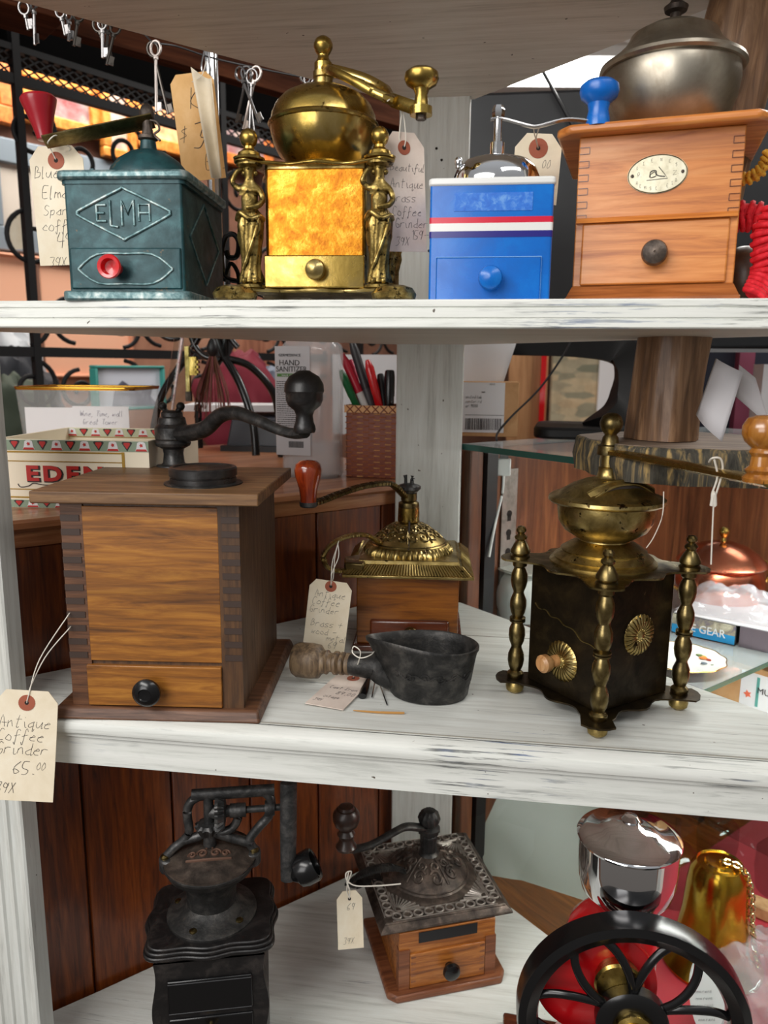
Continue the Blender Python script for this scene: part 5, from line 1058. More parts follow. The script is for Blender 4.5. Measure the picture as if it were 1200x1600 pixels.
for i in range(1, len(full)):
    acc += (full[i]-full[i-1]).length
    if acc >= .0048:
        acc = 0; k += 1; t = (full[i]-full[i-1]).normalized(); sd = t.cross(Vector((0, -1, .2))).normalized(); ot = t.cross(sd)
        e_ = (sd+ot*.9).normalized() if k % 2 else (sd-ot*.9).normalized()
        MB().tube([full[i]+t*.0040*math.cos(2*PI*m/12)+e_*.0030*math.sin(2*PI*m/12) for m in range(12)], .0012, 6, closed=True).build('chain_link', M_['linkm'], chain)
q = MB().box(-.02, .02, -.013, .013, 0, .020).build('cork_block', metalm('cork', (176, 130, 90), (200, 156, 112), (214, 172, 130), (.7, .8), 60, 0), None, bevel=.003, loc=put(1196, 1432, .7065), rot=(0, 0, R(-30)))
tag(q, 'light brown cork block lying on the red velvet', 'block')
def wineglass(x, y, s, lab, z=.7065):
    g = thing('drinking_glass', lab, 'glass', put(x, y, z), 0, None)
    MB().lathe([(.030*s, 0), (.034*s, .03*s), (.033*s, .06*s), (.018*s, .078*s), (.004*s, .084*s), (.0035*s, .118*s), (.008*s, .122*s), (.030*s, .124*s), (.031*s, .1255*s), (1e-7, .127*s)], 36).build('glass_body', M_['glass'], g)
wineglass(1050, 1400, 1.05, 'upturned stemmed glass between the chrome hopper and the bell')
wineglass(1118, 1338, .9, 'upturned stemmed glass behind the brass bell', .7065)
wineglass(1215, 1390, 1.0, 'upturned stemmed glass at the right edge above the cork block')
crumple('plastic_wrap', 'crumpled clear plastic wrap on the velvet right of the flywheel', 'plastic wrap', put(1190, 1560, .7065), .07, .09, .075, 8.1, film, 34)
g = thing('paper_label', 'white oval paper label with tiny print behind the flywheel spokes', 'label', put(1104, 1560, .745), .2)
q = MB(); q.prism([(.020*math.cos(2*PI*i/40), .043*math.sin(2*PI*i/40)) for i in range(40)], 0, .0006, Matrix.Rotation(R(62), 4, 'X')); q.build('card', M_['paper'], g)
q = MB()
for k in range(5): write(q, 'nnm ruins', -.013, .006-k*.007, .0006, .00012, 0, M=Matrix.Rotation(R(-28), 4, 'X') @ Matrix.Translation((0, -.0008, 0)))
q.build('handwriting', M_['ink'], g)
# ================================================================ things standing on the glass top of the case
def flat_on(w_, h_, t): pass
ZGT = ZG+.0005
g = thing('monitor', 'black flat monitor seen from behind on a curved black stand on the glass counter', 'monitor', (0, 0, 0), 0)
Ym = 1.42
pl_ = [at(738, 150, Y=Ym), at(1262, 112, Y=Ym+.0), at(1262, 553, Y=Ym), at(738, 553, Y=Ym)]
q = MB(); x0, x1 = pl_[0].x-.02, pl_[1].x; z1 = at(850, 140, Y=Ym).z; z0 = at(1150, 545, Y=Ym).z
q.box(x0, x1, Ym, Ym+.035, z0, z1); scr = q.build('panel_back', metalm('charcoal_plastic', (13, 14, 18), (17, 19, 24), (22, 25, 30), (.35, .45), 8, 0, .2, 800), g, bevel=.006)
a_ = at(852, 118, Y=Ym-.01); b_ = at(905, 215, Y=Ym-.01); MB().tube([a_+(a_-b_)*.08, b_], .0028, 6).build('cable', M_['black_m'], g)
MB().box(x0+.004, x1, Ym-.002, Ym, z0-.006, z0).build('lower_bezel', M_['chrome_s'], g)
# curved stand : band running down, sweeping into a foot
st = at(985, 548, Y=1.30); pts = [at(800, 541, Y=1.30), at(900, 541, Y=1.30), at(965, 548, Y=1.30), at(986, 575, Y=1.28), at(984, 610, Y=1.26), at(965, 645, Y=1.23), at(930, 668, Y=1.18)]
q = MB(); c = cr([(p.x, p.y, p.z) for p in pts], 6); q.tube(c, lerpl([.02, .024, .030, .036, .036, .028, .018], len(c)), 4, rh=.026, up=(0, 1, 0)); q.build('stand_neck', M_['blackp'], g, angle=60)
fp_ = at(925, 690, Z=ZGT); q = MB(); q.prism(rrect(-.105, .115, -.07, .09, .03, 8), 0, .017); q.build('stand_foot', M_['blackp'], g, bevel=.004, loc=(fp_.x+.03, fp_.y+.085, ZGT), rot=(0, 0, -.1))
# branch lamp on a wood slice
w0 = at(1098, 762, Z=ZGT); wc2 = Vector((w0.x+.012, w0.y+.106, ZGT))
g = thing('wood_slice', 'thick round wood slice with rough bark standing on the glass counter', 'wood slice', wc2, 0)
def bw_(a, z): return 1+.03*math.sin(5*a)+.02*math.sin(13*a+z*60)+.008*math.sin(90*a)
SR = .105
q = MB(); q.lathe([(SR, 0), (SR*1.02, .015), (SR, .029), (SR*.985, .032), (SR*.97, .0325)], 220, wob=bw_); q.build('bark', M_['bark'], g, angle=80)
q = MB(); q.lathe([(SR*.97, .0315), (SR*.97, .0328), (1e-7, .033)], 96, wob=bw_); q.build('sawn_top', M_['slice'], g)
tb = at(1036, 668, Y=wc2.y-.01); t1 = at(1150, 60, Y=wc2.y+.0); dd = (t1-tb)
g = thing('tree_branch', 'thick stripped tree branch rising from the round wood slice', 'branch', (tb.x, tb.y, ZGT+.0335), 0)
q = MB(); 
def logw(a, z): return 1+.06*math.sin(3*a+z*8)+.03*math.sin(7*a-z*20)
n = 40; vs = []; m_ = 64
for j in range(n+1):
    t = j/n*1.35; p = Vector((dd.x*t*t*.9+dd.x*.1*t, 0, dd.z*t+.0)); rr = .0325+.003*t+.012*max(0, .12-t)
    for i in range(m_): a = 2*PI*i/m_; k = logw(a, p.z)*(1+.012*math.sin(40*a+p.z*30)); vs.append((p.x+rr*k*math.cos(a), rr*k*math.sin(a), p.z))
q.add(vs, [(j*m_+i, j*m_+(i+1) % m_, (j+1)*m_+(i+1) % m_, (j+1)*m_+i) for j in range(n) for i in range(m_)]+[tuple(range(m_-1, -1, -1))]); q.build('trunk', M_['w_log'], g, angle=60)
def sheet_thing(name, lab, cat, corners, m, thick=.0008, bend=.0):
    'a thin card through four world corners'
    c = [Vector(p) for p in corners]; nn = (c[1]-c[0]).cross(c[3]-c[0]).normalized()
    q = MB(); q.sheet(lambda u, v: tuple(c[0].lerp(c[1], u).lerp(c[3].lerp(c[2], u), v)+nn*bend*math.sin(PI*u)), 10, 4)
    o = q.build(name, m, None, solid=thick); tag(o, lab, cat); return o
Yc = wc2.y-.075; zt_ = ZGT+.045
fc = sheet_thing('folded_card', 'grey-white card leaning upright on the wood slice beside the branch', 'card', [at(1128, 690, Y=Yc-.02), at(1088, 648, Y=Yc), at(1119, 560, Y=Yc), at(1161, 582, Y=Yc-.02)], M_['paper2'], bend=-.006)
sheet_thing('folded_card', 'second grey-white card leaning away on the right of the first one', 'card', [at(1150, 620, Y=Yc+.01), at(1205, 668, Y=Yc+.01), at(1180, 590, Y=Yc+.01), at(1155, 570, Y=Yc+.01)], M_['paper2'])
bx_ = at(760, 684, Z=ZGT); cy_ = bx_.y+.02
g = thing('shipping_box', 'small cardboard shipping box with a white barcode label on the glass counter', 'box', (0, 0, 0), 0)
p0, p1 = at(700, 690, Y=cy_), at(808, 690, Y=cy_); hh = at(800, 597, Y=cy_).z-ZGT
MB().box(p0.x, p1.x, cy_, cy_+.09, ZGT, ZGT+hh).build('carton_body', M_['carton'], g, bevel=.001)
lb_ = MB().box(p0.x+.002, at(788, 640, Y=cy_).x, cy_-.001, cy_, ZGT+.006, ZGT+hh-.001).build('shipping_label', M_['paper'], g)
q = MB(); xx = at(727, 660, Y=cy_).x; zb = ZGT+.010; rnd = random.Random(3)
while xx < at(782, 660, Y=cy_).x: wd = rnd.choice((.0005, .0009, .0014)); q.box(xx, xx+wd, cy_-.0014, cy_-.001, zb, zb+.017); xx += wd+rnd.choice((.0007, .0012))
q.box(at(727, 650, Y=cy_).x, at(787, 650, Y=cy_).x, cy_-.0013, cy_-.001, zb+.0215, zb+.0222); q.build('barcode', M_['dkprint'], lb_)
q = MB()
for k, (tx, x, y) in enumerate((('united lab', 727, 622), ('center rd', 727, 629), ('or 9000', 727, 636), ('nnn', 765, 602), ('mm', 752, 614))): p_ = at(x, y, Y=cy_); write(q, tx, p_.x, p_.z, .0007, .00022, cy_-.0013, jit=.1)
q.build('small_print', M_['dkprint'], lb_)
sheet_thing('white_paper', 'blank pale sheet of paper standing above the shipping box behind the post', 'paper', [at(690, 640, Y=cy_+.05), at(768, 655, Y=cy_+.05), at(812, 520, Y=cy_+.05), at(700, 500, Y=cy_+.05)], M_['paper'])
q = MB(); q.tube(cr([at(905, 500, Y=1.25), at(886, 545, Y=1.22), at(845, 605, Y=1.18), at(800, 650, Y=1.14), at(778, 676, Y=1.13), at(776, 688, Z=ZGT+.003)], 6), .0017, 6); tag(q.build('black_cable', M_['black_m'], None), 'thin black cable curving down beside the shipping box', 'cable')
# red knitted cord, yellow tassel cord and brown bell on the top shelf at right
def cord(name, lab, pts, r, mm, step, cat):
    q = MB(); c = cr(pts, 10); L = 0; nx = 0; g_ = None
    for i in range(1, len(c)):
        L += (c[i]-c[i-1]).length
        if L >= nx:
            nx += step; t = (c[i]-c[i-1]).normalized(); sd = t.cross(Vector((0, 1, 0))).normalized()
            for s_ in (-1, 1): q.tube(cr([c[i]+sd*s_*r*1.0+t*step*.2, c[i]+sd*s_*r*.6+Vector((0, -r*.55, 0))-t*step*.1, c[i]-t*step*.35+Vector((0, -r*.6, 0))], 3), step*.42, 6)
    q.tube(c, r*.95, 10, rh=r*.5, up=(0, 1, 0)); o = q.build(name, mm, None, angle=70); tag(o, lab, cat); return o
Yr = .70
cord('red_braid', 'thick bright red knitted cord hanging down at the right end of the top shelf', [at(1212, 330, Y=Yr), at(1197, 365, Y=Yr), at(1196, 400, Y=Yr), at(1194, 430, Y=Yr), at(1180, 462, Y=Yr-.02)], .0105, M_['redyarn'], .0062, 'cord')
cord('red_braid', 'short red knitted band looped beside the honey wooden grinder', [at(1146, 340, Y=Yr+.04), at(1164, 338, Y=Yr+.04), at(1182, 340, Y=Yr+.04)], .0115, M_['redyarn'], .0062, 'cord')
cord('yellow_cord', 'twisted yellow and orange cord beside the lid of the honey wooden grinder', [at(1150, 280, Y=Yr+.05), at(1172, 278, Y=Yr+.05), at(1192, 262, Y=Yr+.05), at(1203, 235, Y=Yr+.05)], .0045, M_['yelyarn'], .005, 'cord')
q = MB(); bp = at(1166, 420, Y=.76); q.lathe([(.006, 0), (.020, .004), (.027, .018), (.028, .034), (.022, .048), (.012, .056), (.006, .058), (1e-7, .058)], 32); tag(q.build('round_gourd', metalm('dark_brown_shell', (42, 30, 20), (74, 56, 40), (104, 84, 64), (.25, .4), 30, 0), None, loc=(bp.x, .765, Z2)), 'dark brown rounded gourd behind the red knitted cord', 'gourd')
sheet_thing('paper_card', 'cream paper card hanging at the right edge behind the branch', 'card', [at(1178, 130, Y=1.2), at(1290, 140, Y=1.2), at(1290, 0, Y=1.2), at(1196, -10, Y=1.2)], M_['card'])

# ================================================================ wooden counter on the left
# local: x runs along the counter front (to the right and back), y goes behind it
LO = Vector((-.4366, .739, 0)); cz = 1.2965
cnt = thing('wooden_counter', 'red brown wooden counter standing behind the left side of the corner shelf', 'counter', (LO.x-.42*.7193, LO.y-.42*.6947, 0), math.atan2(.97, 1))
W0 = .93
for k in range(9):
    x0_ = k*.1035; MB().box(x0_+.0012, x0_+.1023, .002, .02, .05, cz-.03).build('front_board', M_['w_cnt'], cnt, bevel=.0015, seg=1)
MB().box(0, W0, .012, .60, .0, cz-.026).build('counter_body', M_['w_cnt'], cnt)
q = MB(); pr = [(.6, 0), (-.006, 0), (-.010, -.003), (-.010, -.009), (-.006, -.012), (-.002, -.014), (-.0005, -.024), (.0, -.03), (.6, -.03)]
vs = [(0, y, cz+z) for y, z in pr]+[(W0+.02, y, cz+z) for y, z in pr]; n = len(pr)
q.add(vs, [(i, (i+1) % n, n+(i+1) % n, n+i) for i in range(n)]+[tuple(range(n-1, -1, -1)), tuple(range(n, 2*n))]); q.build('counter_top', M_['w_cntt'], cnt, angle=30)
def putc(x, y): p = at(x, y, Z=cz); return (p.x, p.y, cz)

# ---- decorated open cigar box
e0 = at(28, 793, Z=cz); g = thing('cigar_box', 'open cream cigar box with printed border and red lettering on the wooden counter', 'cigar box', (e0.x-.022, e0.y, cz), .06)
BW, BH_, BD = .172, at(60, 687, Y=e0.y).z-cz, .165
lz_ = lambda y, x=60: at(x, y, Y=e0.y).z-cz
WT = .003
MB().box(0, BW, 0, BD, 0, WT).build('box_bottom', M_['cream'], g)
def wallp(x0, x1, y0, y1, nm): return MB().box(x0, x1, y0, y1, 0, BH_).build(nm, M_['cream'], g, bevel=.0004)
wf = wallp(0, BW, 0, WT, 'front_wall'); wb = wallp(0, BW, BD-WT, BD, 'back_wall'); wallp(0, WT, WT, BD-WT, 'side_wall'); wallp(BW-WT, BW, WT, BD-WT, 'side_wall')
RX90 = Matrix.Rotation(PI/2, 4, 'X')
def border(par, x0, x1, yf, z0, z1, inner=False):
    bd = MB().box(x0, x1, yf-.0005, yf, z0, z1).build('printed_border', M_['greenprint'] if not inner else base('border_back', (190, 194, 164), .5), par); hgt = z1-z0
    n_ = int((x1-x0)/.0155); st_ = (x1-x0)/n_
    for k in range(n_):
        x = x0+(k+.5)*st_; Mz = Matrix.Translation((0, yf, z0)) @ RX90; u = hgt/12
        if k % 2:
            MB().prism([(x-.0058, u*10), (x-.0048, u*11.5), (x+.0048, u*11.5), (x+.0058, u*10), (x, u*.5)], .0005, .0008, Mz).build('border_motif', M_['dkprint'], bd)
            MB().prism([(x-.0036, u*8.5), (x-.003, u*10.5), (x+.003, u*10.5), (x+.0036, u*8.5), (x, u*3)], .0008, .0011, Mz).build('border_motif', M_['redprint'], bd)
        else:
            MB().prism([(x-.0068, u*.8), (x+.0068, u*.8), (x+.0055, u*4), (x+.0042, u*10.5), (x+.002, u*11.6), (x-.002, u*11.6), (x-.0042, u*10.5), (x-.0055, u*4)], .0005, .0008, Mz).build('border_motif', M_['paper'], bd)
            MB().prism([(x-.0064, u*.8), (x+.0064, u*.8), (x+.0052, u*3.2), (x-.0052, u*3.2)], .0008, .0011, Mz).build('border_motif', M_['redprint'], bd)
            MB().prism([(x+.0022*math.cos(2*PI*i/10)*(1 if i % 2 else .6), u*7.5+.0022*math.sin(2*PI*i/10)*(1 if i % 2 else .6)) for i in range(10)], .0008, .0011, Mz).build('border_motif', M_['redprint'], bd)
border(wf, 0, BW, 0, BH_-.0118, BH_-.0006); border(wf, 0, BW, 0, .0004, lz_(782)); border(wb, 0, BW, BD-WT, BH_-.011, BH_-.0006, True)
q = MB()
for y_, t_ in ((708, .0016), (722, .0010), (766, .0010), (779, .0016)): q.box(0, BW-.030, -.0005, 0, lz_(y_), lz_(y_)+t_)
q.box(BW-.030, BW-.0268, -.0005, 0, 0.008, BH_-.0125); q.build('gold_lines', M_['gold'], wf)
q = MB(); q.box(WT, BW-WT, BD-WT-.0005, BD-WT, BH_-.0122, BH_-.0114); q.build('gold_line', M_['gold'], wb)
xE = loc_of(g, at(42, 740, Y=e0.y)).x
text_mesh('lettering', 'EDEN', .0225, M_['redprint'], wf, (xE-.002, -.0011, lz_(751)), align='LEFT', sx_=1.3, bold=.0009, sp=1.3)
text_mesh('lettering_shadow', 'EDEN', .0225, M_['dkprint'], wf, (xE-.0012, -.0005, lz_(751)-.0007), align='LEFT', sx_=1.3, bold=.0014, sp=1.3)
q = MB(); zf = lz_(760); q.tube(cr([(xE-.012, -.0005, zf+.002), (xE-.009, -.0005, zf-.0015), (xE, -.0005, zf), (xE+.006, -.0005, zf+.003), (xE+.020, -.0005, zf+.0012), (xE+.045, -.0005, zf+.003)], 5), .0005, 5); q.build('flourish', M_['dkprint'], wf)
# ---- gold rimmed glass dish with a folded note
d0 = at(140, 668, Z=cz); d0 = Vector((at(140, 600, Y=e0.y+.34).x, e0.y+.34, cz)); HG = at(140, 606, Y=d0.y-.05).z-cz; RX = (at(230, 610, Y=d0.y-.06).x-at(50, 610, Y=d0.y-.06).x)/2
g = thing('glass_dish', 'clear glass square dish with a gold rim behind the cigar boxes', 'dish', d0, .1)
q = MB(); q.prism(rrect(-RX*.93, RX*.93, -.055, .055, .01), 0, .006)
for (zz, a_, b_) in (): pass
sq1 = rrect(-RX*.92, RX*.92, -.055, .055, .012); sq2 = rrect(-RX, RX, -.062, .062, .012); n = len(sq1)
q.add([(x, y, .004) for x, y in sq1]+[(x, y, HG) for x, y in sq2], [(i, (i+1) % n, n+(i+1) % n, n+i) for i in range(n)]); q.build('glass_body', M_['glass2'], g)
q = MB(); q.tube([(x, y, HG) for x, y in sq2], .0016, 8, closed=True); q.add([(x*1.001, y*1.002, HG-.0035) for x, y in sq2]+[(x*1.004, y*1.01, HG) for x, y in sq2], [(i, (i+1) % n, n+(i+1) % n, n+i) for i in range(n)]); q.build('gold_rim', M_['goldrim'], g)
g3 = thing('folded_note', 'white folded note with faint handwriting standing inside the glass dish', 'note', (d0.x, d0.y-.045, cz+.005), .1)
MB().box(-RX*.86, RX*.88, 0, .001, .002, HG*.72).build('note_paper', M_['paper'], g3); MB().box(-.004, RX*.9, -.0015, 0, .003, HG*.74).build('note_front', M_['paper'], g3)
q = MB(); write(q, 'Wine, Time, wall', .006, HG*.74-.014, .00125, .0003, -.0018); write(q, 'Great Tower', .010, HG*.74-.026, .00125, .0003, -.0018); q.build('handwriting', base('grey_ink', (110, 104, 130), .7), g3)

# ---- hand sanitizer bottle
s0 = putc(482, 748); g = thing('sanitizer_bottle', 'clear plastic hand sanitizer bottle with printed label on the wooden counter', 'bottle', (s0[0], s0[1]+.03, cz), -YAW)
rx_ = .043; zt_ = at(480, 540, Y=s0[1]).z-cz
def ov(rx, ry, z, n=48): return [(rx*math.copysign(abs(math.cos(2*PI*i/n))**.7, math.cos(2*PI*i/n)), ry*math.copysign(abs(math.sin(2*PI*i/n))**.7, math.sin(2*PI*i/n)), z) for i in range(n)]
q = MB(); L_ = [(0.93, 0), (1, .006), (1, .02), (.985, .08), (1, zt_-.01), (.97, zt_), (.6, zt_+.02), (.3, zt_+.028), (.3, zt_+.05)]; vs = []
for k_, z in L_: vs += ov(rx_*k_, .03*k_, z)
n = 48; q.add(vs, [(j*n+i, j*n+(i+1) % n, (j+1)*n+(i+1) % n, (j+1)*n+i) for j in range(len(L_)-1) for i in range(n)]+[tuple(range(n-1, -1, -1))])
cp = base('clear_plastic', (232, 234, 236), .12, 0, Alpha=.35, coat=.5); q.build('bottle_body', cp, g, angle=50)
q = MB(); vs = ov(rx_*.95, .028, .004)+ov(rx_*.95, .028, .05); q.add(vs, [(i, (i+1) % n, n+(i+1) % n, n+i) for i in range(n)]+[tuple(range(n, 2*n))]); q.build('gel', base('clear_gel', (214, 218, 226), .1, 0, Alpha=.35), g)
lx0, lx1 = -.043, .0085; lz = lambda y: at(480, y, Y=s0[1]).z-cz
lab = MB().box(lx0, lx1, -.0318, -.0312, lz(712), lz(541)).build('label', M_['paper2'], g)
text_mesh('lettering', 'HAND', .0105, M_['dkprint'], lab, (-.0215, -.0322, lz(571)), ext=.0002)
text_mesh('lettering', 'SANITIZER', .0105, M_['dkprint'], lab, (-.0185, -.0322, lz(581)), ext=.0002, sx_=.92)
text_mesh('lettering', 'GERMESSENCE', .0050, M_['dkprint'], lab, (-.021, -.0322, lz(557)), ext=.0002)
gb = MB().box(-.040, .003, -.0322, -.0318, lz(589), lz(584)).build('green_bar', base('leaf_green', (74, 128, 44), .5), lab)
text_mesh('lettering', 'MADE TO SHARE', .0036, M_['paper'], lab, (-.019, -.0327, lz(588.5)), ext=.0002)
q = MB(); rnd = random.Random(5)
for k in range(26):
    y_ = 596+k*3.3; x_ = -.041
    while x_ < .000: wd = rnd.uniform(.001, .004); q.box(x_, min(x_+wd, .002), -.0320, -.0318, lz(y_+1.3), lz(y_)); x_ += wd+.0007
q.build('small_print', M_['dkprint'], lab)
q = MB(); x_ = -.024
while x_ < -.002: wd = rnd.choice((.0003, .0006)); q.box(x_, x_+wd, -.0322, -.0318, lz(700), lz(690)); x_ += wd+.0005
q.build('barcode', M_['dkprint'], lab)
# ---- woven basket with pens
b0 = putc(580, 748); g = thing('woven_basket', 'small square woven cane basket holding pens on the wooden counter', 'basket', (b0[0]+.004, b0[1]+.04, cz), -.12)
bw2 = .037; bh2 = at(580, 634, Y=b0[1]).z-cz
cane = [base('cane_light', (222, 166, 104), .45), base('cane_dark', (134, 62, 32), .45)]
q = MB()
for a_ in range(4): 
    Ms = Matrix.Rotation(a_*PI/2, 4, 'Z'); q.box(-bw2, bw2, -bw2, -bw2+.0015, 0, bh2, Ms)
q.box(-bw2, bw2, -bw2, bw2, 0, .002); bk = q.build('basket_wall', cane[1], g)
nC, nRw = 9, 22
for a_ in range(4):
    Ms = Matrix.Rotation(a_*PI/2, 4, 'Z'); qq = [MB(), MB()]
    for i in range(nC):
        xw = 2*bw2/nC; x = -bw2+i*xw
        for j in range(nRw):
            z = j*(bh2-.010)/nRw; 
            if (i+j) % 2 == 0: qq[0 if i in (2, 5, 7) else 1].tube([(x, -bw2-.0002, z+.0024), (x+xw*.5, -bw2-.0016, z+.0024), (x+xw, -bw2-.0002, z+.0024)], .0017, 6, rh=.0008, up=(0, 0, 1), M=Ms)
    qq[0].build('weave', cane[0], bk); qq[1].build('weave', base('cane_mid', (176, 102, 56), .45), bk)
    q2 = MB(); q2.box(-bw2-.0015, bw2+.0015, -bw2-.0025, -bw2, bh2-.010, bh2, Ms); q2.build('rim_band', cane[0], g)
    q3 = MB()
    for i in range(6): x = -bw2+(i+.5)*2*bw2/6; q3.tube([(x-.005, -bw2-.003, bh2-.010), (x+.005, -bw2-.003, bh2)], .0008, 5, M=Ms); q3.tube([(x+.005, -bw2-.003, bh2-.010), (x-.005, -bw2-.003, bh2)], .0008, 5, M=Ms)
    q3.build('rim_stitching', cane[1], g)
bb_ = Vector((b0[0]+.004, b0[1]+.04, cz))
def pen(lab, x0, y0, x1, y1, dy, r, mm, tipm, name='pen', blunt=.6):
    a = at(x0, y0, Y=bb_.y+dy*1.0); b = at(x1, y1, Y=bb_.y+dy*.3); ax = (a-b); a0 = b-ax*.9
    g_ = thing(name, lab, 'pen', a0, 0, None); L = (a-a0).length; Mx = ax.to_track_quat('Z', 'Y').to_matrix().to_4x4()
    q = MB(); q.lathe([(r*.8, 0), (r, .004), (r, L*.62), (1e-7, L*.62)], 20, M=Mx); q.build('barrel', mm, g_)
    q = MB(); q.lathe([(r*1.1, L*.6), (r*1.12, L*.9), (r*blunt, L*.985), (r*blunt*.7, L), (1e-7, L)], 20, M=Mx); q.build('cap', tipm, g_)
gr, rd, wh = base('green_plastic', (20, 110, 60), .3), M_['red'], M_['wblue']
pen('green capped pen leaning left in the woven basket', 532, 578, 556, 632, -.015, .0052, gr, gr)
pen('white pen with a red cap leaning left in the woven basket', 534, 552, 570, 632, -.005, .0055, wh, base('crimson_plastic', (184, 24, 50), .3))
pen('tall dark grey stick pen rising past the shelf edge', 548, 528, 580, 632, .0, .0058, base('grey_plastic', (70, 68, 72), .4), base('grey_cap', (46, 44, 48), .4))
pen('bright red pen near the middle of the basket', 574, 562, 592, 632, -.01, .0058, rd, rd)
pen('glossy black pen standing upright at the right of the basket', 609, 578, 608, 632, .0, .0070, M_['black'], M_['black'], blunt=.95)
pen('short black pen between the red pen and the upright black pen', 594, 584, 600, 632, .01, .005, M_['black_m'], M_['black_m'], blunt=.9)
pen('pink topped pen behind the red and white pen', 548, 562, 562, 632, .018, .005, base('pink_plastic', (206, 40, 80), .3), base('pink_cap', (206, 40, 80), .3))

# ---- wrought iron table stand with a tassel, glass tube and brass key
q0 = at(345, 715, Z=cz); g = thing('iron_stand', 'black wrought iron curled plant stand on the counter behind the big grinder', 'stand', (q0.x, q0.y, cz), 0)
Yi = q0.y; M0 = Vector((q0.x, q0.y, cz))
def w2(x, y, dy=0.): return at(x, y, Y=Yi+dy)-M0
for pts, r_ in (([(352, 560, 0), (375, 600, -.02), (395, 660, -.04), (400, 712, -.05)], .0065), ([(352, 560, 0), (390, 572, .01), (425, 610, .02), (436, 655, .03), (440, 720, .03)], .0065), ([(345, 560, .0), (318, 600, .0), (310, 640, 0), (312, 700, 0)], .006), ([(300, 548, .02), (262, 600, .03), (246, 640, .03), (236, 700, .03)], .0065)):
    q = MB(); q.tube(cr([w2(*p) for p in pts], 7), r_, 12); q.build('leg', M_['black'], g)
q = MB()
q.tube(cr([w2(320, 470), w2(340, 530), w2(352, 562)], 6), .0065, 12); q.tube(cr([w2(290, 480), w2(300, 530), w2(318, 556), w2(345, 562)], 6), .005, 12)
q.tube(spiral(w2(400, 500), .055, 1.2, (1, 0, 0), (0, 0, -1), 2.2, 40, .35), .005, 10, up=(0, 1, 0)); q.tube(spiral(w2(272, 505), .05, 1.2, (-1, 0, 0), (0, 0, -1), 2.2, 40, .35), .005, 10, up=(0, 1, 0))
q.build('scrollwork', M_['black'], g, angle=60)
q = MB(); q.tube([w2(352, 562), w2(352, 400)], .0055, 10); q.build('stem', M_['black'], g)
t0 = at(332, 545, Y=Yi-.04); g = thing('tassel', 'long brown and red tassel hanging from the iron stand', 'tassel', t0, 0)
rnd = random.Random(2); fr = [MB(), MB()]
for k in range(70):
    a = rnd.uniform(0, 2*PI); r_ = rnd.uniform(.3, 1)**.5; L = rnd.uniform(.075, .115); e_ = Vector((math.cos(a)*.032*r_-.003, math.sin(a)*.02*r_, -L))
    fr[k % 2].tube(cr([(0, 0, 0), (e_.x*.45, e_.y*.45, -L*.4), (e_.x*.85, e_.y*.85, -L*.75), e_], 3), .0007, 4)
fr[0].build('brown_fringe', base('brown_thread', (104, 66, 46), .7), g); fr[1].build('red_fringe', base('dusty_red_thread', (140, 70, 72), .7), g)
MB().lathe([(.004, -.012), (.009, -.006), (.010, .002), (.006, .012), (1e-7, .02)], 20).build('tassel_head', M_['black_m'], g)
u0, u1 = at(258, 706, Y=Yi-.10), at(284, 526, Y=Yi-.10); ax = (u1-u0)
g = thing('glass_tube', 'tall leaning clear glass tube with a red patterned strip on the counter', 'glass tube', (u0.x, u0.y, cz), 0)
Mx = ax.to_track_quat('Z', 'Y').to_matrix().to_4x4(); L = ax.length*1.6
q = MB(); q.shell([(.017, .0), (.0165, .02), (.015, L*.4), (.014, L)], 32, M=Mx); q.build('glass_body', M_['glass'], g)
q = MB(); q.box(-.0145, -.0115, -.004, -.002, .02, L, Mx); o_ = q.build('red_strip', metalm('red_white_strip', (150, 20, 44), (206, 180, 180), (230, 220, 220), (.3, .4), 240, 0), g)
q = MB(); q.box(.000, .006, .002, .003, .04, L, Mx); q.build('inner_strip', metalm('inner_strip', (170, 60, 50), (200, 170, 160), (210, 200, 200), (.3, .4), 30, 0), g)
k0 = at(294, 590, Y=Yi-.06); g = thing('brass_lock', 'small brass key lock piece hanging behind the glass tube', 'lock', k0, 0)
q = MB(); q.box(-.004, .004, -.003, .003, -.030, .05); q.build('shaft', M_['brass_old'], g, bevel=.001)
q = MB(); q.box(.004, .016, -.004, .004, .004, .033); [q.box(.014, .019, -.004, .004, .007+k*.008, .011+k*.008) for k in range(3)]; q.build('notched_plate', M_['brass'], g)
q = MB(); q.box(-.0045, .0045, -.0035, .0035, -.038, -.022); q.build('dark_tip', M_['iron_br'], g)
# machine and papers behind
g = thing('card_reader', 'dark grey desk machine standing behind the big grinder crank', 'machine', (0, 0, 0), 0)
m0, m1 = at(352, 716, Y=Yi+.12), at(470, 716, Y=Yi+.12); mz = at(400, 655, Y=Yi+.12).z
MB().hexa([(m0.x, m0.y, cz), (m1.x, m0.y, cz), (m1.x, m0.y+.1, cz), (m0.x, m0.y+.1, cz)], [(m0.x+.012, m0.y+.005, mz), (m1.x, m0.y+.005, mz), (m1.x, m0.y+.1, mz+.008), (m0.x+.012, m0.y+.1, mz+.008)]).build('case', base('slate_plastic', (52, 54, 62), .35), g, bevel=.004)
MB().box(m0.x-.002, m1.x, m0.y-.02, m0.y, cz, cz+.010).build('front_lip', M_['black_m'], g)
pb_ = at(372, 660, Y=Yi+.2)
tag(MB().box(-.09, .13, -.04, .06, 0, .012).build('paper_stack', M_['paper'], None, loc=(pb_.x, pb_.y-.02, mz+.012), rot=(0, 0, .2)), 'white stack of papers lying on the dark desk machine', 'paper')
g = tag(MB().box(-.10, .10, 0, .004, 0, .16).build('white_board', M_['paper'], None, loc=(at(590, 600, Y=1.5).x, 1.55, cz+.02)), 'white board standing behind the woven basket', 'board')
